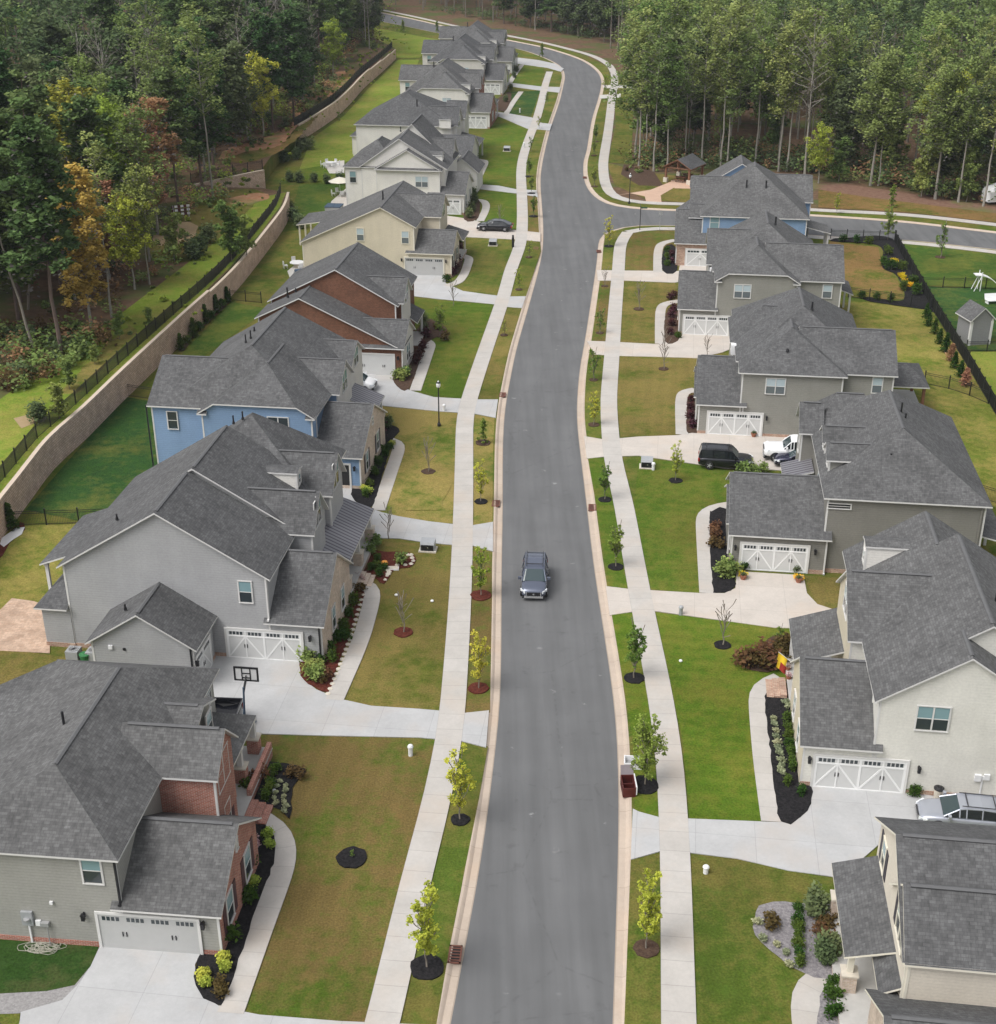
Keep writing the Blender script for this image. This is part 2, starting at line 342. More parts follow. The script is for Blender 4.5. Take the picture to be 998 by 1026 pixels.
# metal porch roof
m,nt_,b_=newmat('metal_roof',0.4,0.4,0.3); uv_=mapping(nt_,'UV'); sx_=nt_.nodes.new('ShaderNodeSeparateXYZ'); nt_.links.new(uv_,sx_.inputs[0])
mu_=nd(nt_,'Math',operation='MULTIPLY'); mu_.inputs[1].default_value=1/0.4; nt_.links.new(sx_.outputs[0],mu_.inputs[0])
fr_=nd(nt_,'Math',operation='FRACT'); nt_.links.new(mu_.outputs[0],fr_.inputs[0])
nt_.links.new(ramp(nt_,fr_.outputs[0],[(0.0,(0.055,0.05,0.065)),(0.32,(0.06,0.055,0.07)),(0.36,(0.21,0.205,0.22)),(0.95,(0.22,0.215,0.23))]),b_.inputs['Base Color'])
bump(nt_,b_,ramp(nt_,fr_.outputs[0],[(0.0,1.0),(0.3,1.0),(0.36,0.0)]),0.8,0.03)
concrete('conc_drive',(0.425,0.425,0.425),0.22,3.1,3.6); concrete('conc_drive_warm',(0.5,0.455,0.41),0.2,3.1,3.4); concrete('conc_walk',(0.455,0.43,0.4),0.3,9,1.55,True)
concrete('conc_walk_front',(0.45,0.425,0.395),0.25,9,1.5,True); concrete('conc_kerb',(0.46,0.38,0.31),0.3,9,3.0,True); concrete('conc_plain',(0.5,0.48,0.45)); concrete('conc_pink',(0.52,0.36,0.27),0.1,2,2)
asphalt('asphalt')
grass('g_brown',(0.082,0.115,0.018),(0.14,0.102,0.036),0.62,stripe=0.08,ang=-7)
grass('g_olive',(0.0988,0.111,0.021),(0.1634,0.1295,0.04),0.6,stripe=0.06)
grass('g_tan',(0.0912,0.1221,0.02),(0.2204,0.1739,0.055),0.66)
grass('g_green',(0.0798,0.1221,0.016),(0.1254,0.1258,0.025),0.42,stripe=0.07,ang=82)
grass('g_bright',(0.0874,0.1332,0.015),(0.1292,0.1332,0.0225),0.42,stripe=0.08,ang=82)
grass('g_mid',(0.0798,0.111,0.0185),(0.1406,0.1258,0.0325),0.5,stripe=0.05)
grass('g_deep',(0.0342,0.0777,0.0175),(0.0912,0.1036,0.025),0.3,g2=(0.024,0.06,0.018))
grass('g_lime',(0.168,0.216,0.033),(0.212,0.202,0.046),0.42)
grass('g_yellow',(0.1254,0.1443,0.025),(0.2128,0.1813,0.05),0.52,stripe=0.1,ang=40)
grass('g_band',(0.0988,0.1073,0.02),(0.1976,0.1221,0.0475),0.6)
grass('g_emerald',(0.0608,0.1073,0.021),(0.1102,0.1258,0.025),0.42)
grass('g_dark',(0.03,0.06,0.0144),(0.06,0.068,0.024),0.3)
soil('mulch_black',(0.008,0.008,0.009),(0.028,0.026,0.027),7); soil('mulch_red',(0.06,0.014,0.01),(0.13,0.038,0.025),7); soil('mulch_brown',(0.05,0.03,0.022),(0.1,0.065,0.045),6)
soil('gravel_grey',(0.2,0.19,0.19),(0.32,0.31,0.3),9,bs=0.4); soil('rock_bed',(0.15,0.14,0.15),(0.3,0.28,0.28),8); soil('clay',(0.3,0.13,0.065),(0.36,0.22,0.13),1.2,third=(0.13,0.14,0.045)); soil('clay_bare',(0.34,0.25,0.15),(0.3,0.22,0.12),2.0)
soil('forest_floor',(0.09,0.055,0.035),(0.16,0.1,0.06),0.8,third=(0.08,0.095,0.03)); soil('pine_straw',(0.14,0.075,0.055),(0.21,0.13,0.09),1.5,third=(0.13,0.13,0.05)); soil('base_soil',(0.06,0.06,0.03),(0.09,0.08,0.04),0.5)
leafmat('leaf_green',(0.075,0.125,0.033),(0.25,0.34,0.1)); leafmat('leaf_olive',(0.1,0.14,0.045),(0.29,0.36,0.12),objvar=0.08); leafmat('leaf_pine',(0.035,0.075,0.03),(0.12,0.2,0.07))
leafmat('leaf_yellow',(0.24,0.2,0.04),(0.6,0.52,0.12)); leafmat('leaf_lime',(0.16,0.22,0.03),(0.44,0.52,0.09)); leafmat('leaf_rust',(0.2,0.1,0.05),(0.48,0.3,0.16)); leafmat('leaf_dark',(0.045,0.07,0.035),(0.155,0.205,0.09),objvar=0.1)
leafmat('leaf_street',(0.2,0.25,0.03),(0.5,0.55,0.08)); leafmat('leaf_streetg',(0.07,0.12,0.02),(0.27,0.37,0.08))
leafmat('leaf_twig',(0.1,0.09,0.085),(0.22,0.205,0.19),objvar=0.05)
leafmat('leaf_shrub',(0.015,0.04,0.01),(0.07,0.13,0.025)); leafmat('leaf_silver',(0.16,0.19,0.1),(0.45,0.48,0.3)); leafmat('leaf_bronze',(0.05,0.03,0.015),(0.16,0.11,0.045)); leafmat('leaf_purple',(0.03,0.01,0.012),(0.1,0.04,0.04)); leafmat('leaf_flower',(0.3,0.15,0.15),(0.6,0.5,0.45))
leafmat('leaf_mum',(0.5,0.3,0.01),(0.85,0.6,0.03)); leafmat('leaf_grey',(0.06,0.055,0.045),(0.14,0.13,0.1))
# ================================================================ the ground, the road, kerbs and walks
def catmull(P,step=2.0):
    out=[]
    n=len(P)
    for i in range(n-1):
        p0=P[max(0,i-1)]; p1=P[i]; p2=P[i+1]; p3=P[min(n-1,i+2)]
        k=max(1,int(math.dist(p1,p2)/step))
        for j in range(k):
            t=j/k
            out.append(tuple(0.5*((2*p1[a])+(-p0[a]+p2[a])*t+(2*p0[a]-5*p1[a]+4*p2[a]-p3[a])*t*t+(-p0[a]+3*p1[a]-3*p2[a]+p3[a])*t**3) for a in (0,1)))
    out.append(tuple(P[-1])); return out
def smooth(P,it=2):
    for _ in range(it):
        P=[P[0]]+[((P[i-1][0]+2*P[i][0]+P[i+1][0])/4,(P[i-1][1]+2*P[i][1]+P[i+1][1])/4) for i in range(1,len(P)-1)]+[P[-1]]
    return P
def offset(P,d):      # d>0 : to the left of the direction of travel
    out=[]
    for i in range(len(P)):
        a=P[max(0,i-1)]; b=P[min(len(P)-1,i+1)]; tx,ty=b[0]-a[0],b[1]-a[1]; l=math.hypot(tx,ty) or 1
        out.append((P[i][0]-ty/l*d,P[i][1]+tx/l*d))
    return out
def sheet(name,poly,z,mat,kind='structure',th=0.03,side=None,parent=None):
    mb=MB(); mb.prism(poly,z-th,z,mat,side); o=mb.build(name,parent)
    if parent is None: o['kind']=kind
    return o
def strip(name,P,w,z,mat,th=0.05):
    A=offset(P,w/2); B=offset(P,-w/2); mb=MB(); d=0
    for i in range(len(P)-1):
        l=math.dist(P[i],P[i+1])
        a,b,c_,e=A[i],A[i+1],B[i+1],B[i]
        mb.face([(e[0],e[1],z),(c_[0],c_[1],z),(b[0],b[1],z),(a[0],a[1],z)],mat,[(w,d),(w,d+l),(0,d+l),(0,d)])
        mb.face([(a[0],a[1],z),(b[0],b[1],z),(b[0],b[1],z-th),(a[0],a[1],z-th)],mat)
        mb.face([(c_[0],c_[1],z),(e[0],e[1],z),(e[0],e[1],z-th),(c_[0],c_[1],z-th)],mat)
        d+=l
    o=mb.build(name); o['kind']='structure'; return o

ext=lambda a,b,d:(a[0]+(a[0]-b[0])*d/math.dist(a,b),a[1]+(a[1]-b[1])*d/math.dist(a,b))
LE=Gs([(453.5,1010),(480,870),(490,800),(497,740),(501,700),(502,640),(502,610),(502.5,560),(503.5,510),(503.5,450),(504.5,425),(507,400),(511,380),(517,350),(528.5,310),(539.5,270),(543.5,250),(544.3,235),(544,220),(542.5,200),(541.5,180),(543,165),(546,150),(551,130),(556,115),(561,100),(564.5,85),(566,75),(562,66),(551,59.5),(535,53),(517,48),(480,41),(436,32),(405,25.5),(382,21)])
LE=[ext(LE[0],LE[1],22)]+LE+[ext(LE[-1],LE[-2],60)]
RE=Gs([(615,1010),(619.5,870),(621,800),(619,740),(615.6,700),(609,655),(602,610),(594.5,560),(588.7,510),(581.5,450),(578.5,425),(578.5,400),(581.5,365),(584.7,350),(591,310),(597,270),(598.8,255),(599.5,243),(601.5,235),(607,229.5),(620,225.5),(640,224),(680,225),(760,230),(838,236.5),(909,239.5),(998,249)])
RE=[ext(RE[0],RE[1],22)]+RE+[ext(RE[-1],RE[-2],60)]
OE=Gs([(998,233),(909,222.5),(841,217.5),(760,213),(680,210.7),(650,209.7),(628,208.7),(612,206),(600,200),(591,192),(586,182),(584.4,172),(585,160),(588,150),(593,120),(599,100),(602,88),(602.5,80),(598,71),(584.5,61),(565,53.5),(539.6,46.3),(504.5,39.3),(458,29.5),(416,19.6),(374,11)])
OE=[ext(OE[0],OE[1],60)]+OE+[ext(OE[-1],OE[-2],60)]
LE=smooth(catmull(LE),3); RE=smooth(catmull(RE),3); OE=smooth(catmull(OE),3)
ROADZ=-0.12; KW=0.68
ground=MB(); ground.face([(-900,-60,-0.2),(900,-60,-0.2),(900,1400,-0.2),(-900,1400,-0.2)],'base_soil')
tag(ground.build('ground'),kind='structure')
mb=MB(); mb.prism(LE+OE[::-1]+RE[::-1],ROADZ-0.05,ROADZ,'asphalt'); tag(mb.build('road'),kind='structure')
def kerb(P,side,name='kerb'):
    """gutter apron, rolled face and top; side=+1 when the verge lies left of the line"""
    prof=[(-0.03,ROADZ+0.003),(0.36,ROADZ+0.012),(0.47,-0.035),(0.55,0.004),(KW,0.006),(KW,-0.15)]
    lines=[offset(P,side*o) for o,_ in prof]; mb=MB(); d=0
    for i in range(len(P)-1):
        l=math.dist(P[i],P[i+1]); w0=0
        for k in range(len(prof)-1):
            a,b=lines[k][i],lines[k][i+1]; c_,e=lines[k+1][i+1],lines[k+1][i]; za,zb=prof[k][1],prof[k+1][1]
            q=[(a[0],a[1],za),(e[0],e[1],zb),(c_[0],c_[1],zb),(b[0],b[1],za)]
            uv=[(w0,d),(w0+.1,d),(w0+.1,d+l),(w0,d+l)]
            if side>0: q=q[::-1]; uv=uv[::-1]
            mb.face(q,'conc_kerb',uv); w0+=.1
        d+=l
    return tag(mb.build(name),kind='structure')
kerb(LE,1); kerb(RE,-1); kerb(OE,-1)
LK=offset(LE,KW-0.02); RK=offset(RE,-KW+0.02); OK_=offset(OE,-KW+0.02)
sheet('lawn_ground',LK+[(-890,LK[-1][1]-30),(-890,LK[0][1])],0,'g_mid',th=0.18)
sheet('lawn_ground',RK+[(890,RK[-1][1]-20),(890,RK[0][1])],0,'g_mid',th=0.18)
sheet('woodland_ground',OK_+[(-890,OK_[-1][1]+60),(-890,1390),(890,1390),(890,OK_[0][1]-20)],0,'forest_floor',th=0.18)
# per-lot lawns (their own sowing and wear)
_lz=[0.004]
def organic(P,j=0.12,step=0.8,seed=1):
    """rounded, slightly ragged outline"""
    rn=random.Random(seed); Q=[]
    n=len(P)
    C_=catmull([P[-1]]+P+[P[0],P[1]],step)
    a=min(range(len(C_)//2),key=lambda i:math.dist(C_[i],P[0])); b=max(range(len(C_)//2,len(C_)),key=lambda i:-math.dist(C_[i],P[0]))
    C_=C_[a:b]
    return [(x+rn.uniform(-j,j),y+rn.uniform(-j,j)) for x,y in C_]
def lawn(pts,mat,z=None):
    _lz[0]+=0.001; return sheet('lawn',Gs(pts),_lz[0],mat,th=0.003)
for _n,_L,_o in (('verge_grass',OE,-2.0),):
    strip(_n,offset(OE,_o),2.75,0.003,'g_mid',th=0.002)
lawn([(240,730),(436,738),(436,760),(410,860),(366,1040),(110,1060),(150,900),(200,760)],'g_brown')
lawn([(463,742),(489,748),(480,800),(453,935),(435,1040),(404,1040),(436,860),(460,745)],'g_mid')
lawn([(340,541),(456,546),(452,600),(442,716),(343,704),(290,700),(330,600)],'g_olive')
lawn([(474,547),(493,552),(493,600),(491,714),(466,716),(470,620)],'g_brown')
lawn([(380,406),(458,414),(457,525),(380,518),(340,500),(350,410)],'g_tan')
lawn([(474,415),(495.5,419),(494,450),(493.5,524),(473,526),(473,460)],'g_tan')
lawn([(415,299),(494,305),(476,362),(463,399),(410,392),(395,380),(410,320)],'g_green')
lawn([(508,308),(522,309),(512,340),(498,401),(478,401),(490,360)],'g_olive')
lawn([(455,237),(519,240),(517,255),(497,296),(470,291),(444,280)],'g_mid')
lawn([(528,240),(541,242),(542,252),(527,297),(511,297),(524,258)],'g_mid')
lawn([(470,188),(517,194),(519,232),(480,226),(455,215)],'g_green')
lawn([(520,189),(538,191),(540,233),(519,233)],'g_brown')
lawn([(500,117),(528,129),(516,189),(476,183),(470,150)],'g_green')
lawn([(512,92),(541,91),(532,117),(504,114)],'g_deep'); lawn([(512,64),(546,64),(541,86),(510,84)],'g_green')
lawn([(555,68),(563,70),(559,88),(545,87)],'g_mid')
_lz[0]+=.001; sheet('lawn',organic(Gs([(118,470),(140,440),(152,425),(168,430),(160,470),(135,490),(112,495)]),.2,1.2),.03,'g_band',th=.004); sheet('lawn',organic(Gs([(392,470),(430,462),(450,480),(440,510),(410,512),(392,495)]),.25,1.2),.045,'g_tan',th=.004)
# right side
lawn([(695,859),(740,862),(834,880),(850,1040),(699,1040)],'g_mid')
lawn([(632,862),(662,855),(664,1040),(625,1040)],'g_mid')
lawn([(657,614),(712,621),(794,629),(840,640),(820,700),(765,700),(764,824),(691,821),(684,740),(672,690)],'g_bright')
lawn([(613,616),(634,614),(650,690),(661,820),(636,812),(634,740)],'g_bright')
lawn([(640,458),(727,471),(800,472),(780,520),(704,595),(651,591),(635,510)],'g_green')
lawn([(589,459),(606,459),(632,590),(611,589),(598,510)],'g_green')
lawn([(805,577),(880,582),(870,640),(837,612),(819,606)],'g_olive')
lawn([(617,357),(723,354),(740,420),(679,437),(622,438),(617,400)],'g_olive')
lawn([(593,357),(606,358),(602,400),(604,440),(589,438),(587,400)],'g_mid')
lawn([(625,282),(676,284),(684,300),(659,345),(621,343)],'g_olive'); lawn([(604,282),(614,282),(607,342),(594,342)],'g_brown')
lawn([(628,234),(645,231),(680,231),(680,245),(656,272),(627,271)],'g_brown'); lawn([(606,235),(615,232),(614,271),(603,270)],'g_mid')
# back yards
lawn([(26,511),(92,525),(160,470),(150,402),(126,398),(90,437)],'g_deep')
lawn([(10,528),(110,524),(60,600),(40,650),(0,650),(-30,650),(-30,560)],'g_yellow')
lawn([(0,650),(90,662),(70,690),(-60,760),(-60,650)],'g_olive')
lawn([(0,940),(100,946),(91,969),(62,1003),(47,994),(0,997),(-80,1000),(-60,930)],'g_dark'); lawn([(-60,1016),(20,1016),(18,1060),(-80,1060)],'g_mid')
lawn([(232,302),(292,232),(320,228),(300,290),(270,310)],'g_mid'); lawn([(150,402),(185,352),(232,303),(270,310),(200,360)],'g_emerald')
lawn([(292,214),(300,185),(345,185),(345,215),(320,228)],'g_emerald'); lawn([(285,168),(345,165),(345,184),(298,185)],'g_green',0.008)
lawn([(312,139),(345,116),(368,90),(399,60),(420,60),(400,110),(360,160),(300,170)],'g_lime')
lawn([(375,28),(440,40),(420,58),(398,58),(376,62)],'g_lime',0.01)
lawn([(832,242),(880,248),(884,268),(898,277),(907,300),(870,300),(830,295),(815,270)],'g_band')
lawn([(897,243),(998,255),(1060,262),(1060,292),(925,286)],'g_emerald'); lawn([(925,287),(1060,292),(1060,352),(968,352),(944,318)],'g_deep')
lawn([(968,353),(1060,353),(1060,480),(1000,418)],'g_lime'); lawn([(840,300),(930,311),(966,360),(998,418),(1000,425),(930,386),(860,350)],'g_yellow')
lawn([(905,383),(998,406),(1060,430),(1060,560),(985,500),(930,440)],'g_yellow')
lawn([(820,186),(870,197),(998,213),(1080,225),(1080,238),(998,223),(909,213),(820,208)],'g_band',0.01)
lawn([(608,163),(640,172),(690,178),(720,205),(650,201),(616,186)],'g_olive',0.008); lawn([(625,165),(655,172),(665,187),(640,186),(622,175)],'mulch_brown',0.014)
lawn([(800,178),(870,188),(998,208),(1100,222),(1100,232),(998,214),(870,198),(800,187)],'pine_straw',0.012)
lawn([(615,92),(622,72),(640,95),(634,120),(633,165),(609,163),(617,125)],'g_mid',0.008)

def walkline(pairs): return smooth(catmull([G((a+b)/2,y) for y,a,b in pairs]),2)
LW=walkline([(1045,360,396),(1026,366,400.5),(860,407.7,436.6),(820,421,446.6),(740,438,462),(700,442.4,466.3),(620,449.7,470),(560,453.6,472),(500,456,472.8),(460,457.6,472.5),(420,458.4,473.3),(400,463,477.7),(360,476.5,490.3),(300,497.7,510),(270,506,518),(255,512,524),(240,516.5,528),(220,517.8,529),(200,517.5,528.6),(170,516.5,528),(150,521,531.5),(130,529.5,537.5),(120,533.5,541.5),(100,539.5,546.5),(85,543,550),(72,547.5,554)])
RW=walkline([(1045,664,697),(1026,664,696),(860,662.4,691),(820,661,688.5),(750,656,683),(680,646.7,669.7),(620,635.6,656),(560,625.3,644),(500,615,632.5),(460,606,622),(420,603,618),(400,602.7,617),(360,606,619.6),(310,610,622.8),(270,614,625.3),(250,615.3,626.6),(240,617.5,628.5),(233,623,635)]+[])
LW=[ext(LW[0],LW[1],20)]+LW; RW=[ext(RW[0],RW[1],20)]+RW
strip('sidewalk',LW,1.55,0.076,'conc_walk'); strip('sidewalk',RW,1.55,0.076,'conc_walk')
strip('sidewalk',smooth(catmull([RW[-1]]+Gs([(640,229.2),(680,229.5),(760,233.5),(829,239),(909,243.3),(998,253),(1060,262)]))),1.5,0.08,'conc_walk')
UW=smooth(catmull(Gs([(1060,233),(998,225.5),(909,215.5),(820,211),(750,206.5),(680,204.5),(645,204.2),(622,202),(611,194),(606,183),(604.5,170),(604.8,160),(609.5,130),(613,100),(616,80),(613,69),(607,63),(592,55.5),(565,48),(539,41.8),(504,35),(458,26.5),(416,17),(374,8.4)])),3)
strip('sidewalk',UW,1.6,0.076,'conc_walk')
sheet('footpath',Gs([(618,196),(652,190.5),(672,182.5),(712,180),(712,188),(690,189),(676,188),(662,196),(663,204),(648,204),(646,197),(632,194)]),0.07,'conc_pink')
sheet('footpath',Gs([(604,85.5),(634,85.5),(634,88.5),(604,88.5)]),0.07,'conc_plain'); sheet('footpath',Gs([(601,95.5),(622,94),(622,98),(601,99)]),0.07,'conc_plain')

def drive(pts,mat='conc_drive',z=0.064): return sheet('driveway',Gs(pts),z,mat,th=0.05)
drive([(101,947),(202,956),(195.5,967),(196.7,987.6),(206,1000.6),(221.5,1010),(260,1017.6),(340,1024),(436,1028),(430,1100),(0,1100),(20,1024),(21,1015),(62.5,1003),(78,987.6),(91,969)])
drive([(150,640),(213.7,655),(304,660),(301.5,674.7),(307.5,684),(317,691.5),(331.5,697.5),(343.5,701.6),(372.4,708),(420,711),(466,715),(490,712.5),(487,749.5),(462,743),(437,741),(420,739.6),(329,737.7),(247,735.5),(150,735)])
drive([(330,483),(353,486),(354,500),(360,508),(371,510),(383,514),(400,518),(430,523),(456,526),(473,527),(494,523.5),(494,553),(473,547),(454,546.4),(430,544.5),(400,540),(364,539.5),(330,536)])
drive([(350,374),(396,375),(396.5,384.4),(410.6,391.6),(434.6,398.4),(463,400),(477,400.7),(499,400.7),(496.5,419),(474.5,414.7),(459.4,413.7),(440,412.5),(378.5,406.5),(345,400)])
drive([(403,272),(446,276.5),(446.6,284.2),(464,292),(485,295),(497,296.5),(510,297.5),(527,297.3),(523,309),(507,307.7),(494,305),(440,300),(414,297),(395,290)])
drive([(445,216),(465,219),(474,220.5),(484,224),(513,230.5),(541.5,233.5),(541.5,242.3),(519,240.4),(470,238),(440,236)],'conc_drive_warm')
drive([(455,180),(471.3,182),(480,185),(500,186.4),(516,189.7),(538,191),(539,197.7),(528,195.7),(517,194),(471,188.5),(455,187)])
drive([(484,110),(500,112.5),(516,115),(533,118),(543,123.5),(553,124.5),(551,131),(541,130),(528,129),(500,117),(484,115)])
drive([(498,81),(510,83),(543,87),(562,87.5),(560.5,93),(542,91),(512,87),(498,85)])
drive([(505,58.5),(520,58),(540,60.5),(556,64),(565,69),(562,72),(548,68),(514,63.5),(503,62)])
drive([(812,788),(899,792),(933,798),(1010,801),(1040,830),(900,830),(840,882),(834,879),(790,873),(739,861),(691,855),(664,853),(632,862),(634,811),(640,814),(662,820),(691,821),(764.6,824),(782,824.5),(802,820),(813,806)])
drive([(738,573),(805,577),(808.5,595),(819,606),(837,612),(850,625),(794,630),(776,629.5),(711.7,620.5),(658,613),(634,613.5),(611,617),(607,588),(632,591),(651,592),(702.7,595),(726,595),(736.8,590)],'conc_drive_warm')
drive([(701,433),(800,438),(800,473),(776,471.4),(726,469.6),(640,457),(606,458),(588,460),(585,437.5),(606,441),(640,438),(679.4,436.6)],'conc_drive_warm')
drive([(685,334),(733,336),(735,349),(723.6,353.5),(699.7,359.3),(660,358),(620,357),(596,355.5),(588,342),(607,342.6),(659.8,345.3),(681.7,339)],'conc_drive_warm')
drive([(682,262),(710,262),(710,278),(676,283.5),(626,281.5),(599,281.5),(598,271),(626,271.5),(680,272)],'conc_drive_warm')
sheet('gravel_path',Gs([(-80,1000),(0,996.5),(47,994),(75,988),(90,970),(80,990),(62,1004),(26,1016),(-80,1020)]),0.06,'gravel_grey',th=0.004)
def walk(pts,mat='conc_plain',z=0.069): return sheet('front_walk',Gs(pts),z,mat,th=0.05)
def arcwalk(pts,w=1.1,mat='conc_walk_front'): return strip('front_walk',smooth(catmull(Gs(pts),0.6),3),w,0.072,mat)
arcwalk([(236,813),(252,814),(268,820),(279,831),(285,845),(286,862),(277,890),(262,930),(231,1016)],1.2)
arcwalk([(356,583),(366,583.5),(373,588),(373,600),(362,640),(345,680),(335,702)],1.15)
arcwalk([(383,440),(396,441),(400,448),(392,473),(379,512)]); arcwalk([(426,341),(431.5,344),(429,354),(416,392)]); arcwalk([(462,256),(470,258),(469,264),(465,275),(458,284),(447,287)])
arcwalk([(474,200.5),(483,200.7),(487,205),(486,212),(481,222)]); arcwalk([(475,159.6),(484,161),(486,164),(477,183)])
arcwalk([(522,92),(514,103),(506,116)]); arcwalk([(523,65),(517,73),(511,83)])
arcwalk([(782,680),(769,682),(760,690),(760,706),(765,760),(774,824)],1.2); arcwalk([(731,506.5),(713,509),(705,517),(704.5,530),(708.7,595)]); arcwalk([(697,391),(686,393),(682.5,402),(683.3,436)])
arcwalk([(681,302),(667,304.5),(661.8,312),(661.5,345)]); arcwalk([(677,241),(664,244),(659.5,252),(659,273)])
arcwalk([(834,976),(818,978),(808,990),(806,1010),(812,1050)],1.3)

def bed(pts,mat='mulch_black'): return sheet('mulch_bed',organic(Gs(pts),.05,.5),0.082,mat,th=0.03)
bed([(236,826),(256,822.5),(271,832),(275.5,846),(274,866),(257,911),(221.5,1009),(205,1001),(195.6,988),(196,971),(202,955),(216,950),(225,880)])
bed([(252,764),(286,766),(306.6,771.7),(293.5,790.5),(291,821),(281,812),(262,805.5),(239,804),(236,783)])
bed([(302.6,658),(300,667.5),(304,682),(314.7,689),(329,694),(338.7,668),(356,622),(365.5,595),(358,587),(348,580),(320.7,655)],'mulch_red')
bed([(358,571),(364,548.6),(379.6,553),(411,554.4),(417,561.6),(411,569),(395,571),(384.4,585.7),(372,577),(359,574)],'mulch_red')
bed([(392.4,445),(373,508),(360,505),(352,496),(358,480),(374,450),(377,424),(400,430),(396,438)]); bed([(396.5,371),(395.3,384.4),(410,390),(425,349),(437,338),(448,331),(430,320),(415,335)],'mulch_brown')
bed([(448.6,280),(459,274),(464,262),(462.7,240),(455,246),(446.6,276)],'mulch_brown'); bed([(465,220),(478,220),(481,206),(476,195),(468,195)],'mulch_brown'); bed([(464,176),(473,181),(481,165),(476,150),(470,150)],'mulch_brown')
bed([(494,104),(505,112),(512,100),(510,92)],'mulch_brown')
bed([(766.6,699),(772.5,758),(781.6,824),(802,820),(812.5,806),(813,788),(804,770),(794,699),(780,688)]); bed([(745,662),(752,672),(778,671),(790,640),(778,636)],'mulch_brown')
bed([(713.5,513.4),(710.8,520),(714.8,595),(726,594.5),(737,588),(733,566),(729,511)]); bed([(695,396),(689,398),(688.5,434),(698,434.5),(701,430),(698,396)],'mulch_brown')
bed([(680,306),(668,312),(666.5,343),(682,338),(684,306)],'mulch_brown'); bed([(676,247),(665.5,249),(664,272),(678,272)])
bed([(832.5,242),(880.6,246.5),(884,268),(898.5,276.7),(905,301),(870,298),(870,302),(931,311.5),(940,318),(930,300),(897,241.5),(850,238.5)])
bed([(755,930),(760,909),(775,904),(800,906),(838,912),(840,975),(815,980),(800,974),(780,960),(762,945)],'rock_bed'); bed([(822,1000),(826,990),(860,980),(870,1040),(822,1040)],'rock_bed')
bed([(0,545),(20,524),(25,531),(10,545),(0,560),(-20,560)],'mulch_red'); sheet('gravel_bed',Gs([(16,530),(25,529),(22,536),(14,541),(4,549),(0,546),(2,540)]),0.09,'plastic_white',th=0.02)
bed([(184,352),(196,336),(232,301),(222,300),(205,316),(180,345)],'mulch_brown')
sheet('patio',Gs([(0,612),(12,600),(34,603),(42,606),(50,640),(50,655),(-10,652)]),0.06,'paver')
sheet('patio',Gs([(288,272),(300,262),(312,262),(306,280),(292,283)]),0.06,'conc_plain'); sheet('patio',Gs([(324,163),(345,161),(345,174),(330,174)]),0.06,'conc_plain'); sheet('patio',Gs([(332,202),(348,188),(348,222),(325,222)]),0.06,'conc_plain')
sheet('patio',Gs([(672,181),(718,180),(718,190),(676,189)]),0.074,'conc_pink')

hz=MB(); hz.box((-910,-70,-1.2),(910,1410,52),'haze')
mh=bpy.data.materials.new('haze'); M['haze']=mh; mh.use_nodes=True
for n_ in list(mh.node_tree.nodes):
    if n_.type!='OUTPUT_MATERIAL': mh.node_tree.nodes.remove(n_)
pv_=mh.node_tree.nodes.new('ShaderNodeVolumePrincipled'); pv_.inputs['Color'].default_value=(.86,.91,1,1); pv_.inputs['Density'].default_value=0.0001
mh.node_tree.links.new(pv_.outputs[0],[n for n in mh.node_tree.nodes if n.type=='OUTPUT_MATERIAL'][0].inputs['Volume'])
tag(hz.build('haze'),kind='stuff')
# ---------------------------------------------------------------- raised woodland beyond the retaining wall
PZ=2.6
W1=[(-37.6,60),(-37.4,80),(-37.2,96),(-37.1,103.5),(-36.1,110.6),(-35.1,119.7),(-33.2,135),(-30.8,154),(-29.6,175),(-29.3,186),(-29.8,194)]
W2=[(-35.2,246),(-33.6,255),(-32.2,264),(-31.1,272.7),(-30,288),(-29.1,306.2),(-27,330),(-25.3,352)]
W1B=[(-44,198),(-40,203),(-35.5,208)]
edge=smooth(W1,1)+[(-34,197),(-40,197.5),(-44,200),(-41,205),(-36,209),(-36,225)]+W2+[(-33,375),(-46,400),(-56,430)]
sheet('hillside',[(x-0.25,y) for x,y in edge]+[(-500,520),(-500,60)],PZ,'forest_floor',th=3.2,side='g_mid')
def up(pts,mat,z): return sheet('lawn' if mat.startswith('g_') else 'clay_ground',organic(Gs(pts,PZ),.25,1.5),PZ+z,mat,th=0.004)
sheet('lawn',[(x-.45,y) for x,y in smooth(W1,1)]+Gs([(284,193),(262,198),(240,210),(215,240),(190,262),(160,285),(120,315),(75,345),(40,372),(0,400),(-60,440)],PZ),PZ+.01,'g_lime',th=.004)
up([(150,252),(200,205),(232,190),(262,192),(255,205),(222,235),(190,262)],'g_olive',0.016)
up([(155,235),(175,222),(198,226),(188,242),(160,246)],'clay_bare',0.022); up([(225,200),(262,193),(268,200),(240,206)],'clay',0.022)
up([(225,158),(255,150),(276,147),(292,136),(303,120),(329,92),(350,70),(356,74),(334,100),(311,124),(298,138),(280,152),(245,163)],'g_band',0.008)
up([(222,160),(250,151),(275,148),(290,137),(301,120),(327,92),(348,71),(338,72),(316,90),(294,110),(281,130),(258,140),(226,150)],'clay',0.014); up([(240,157),(262,152),(270,154),(250,161)],'g_olive',0.02); up([(298,128),(312,110),(318,111),(304,130)],'g_olive',0.02); up([(328,96),(345,80),(350,82),(336,98)],'clay',0.014)
up([(60,395),(80,372),(130,325),(140,330),(100,370),(75,395)],'g_tan',0.016); up([(15,420),(40,412),(45,420),(20,430)],'clay_bare',0.02)

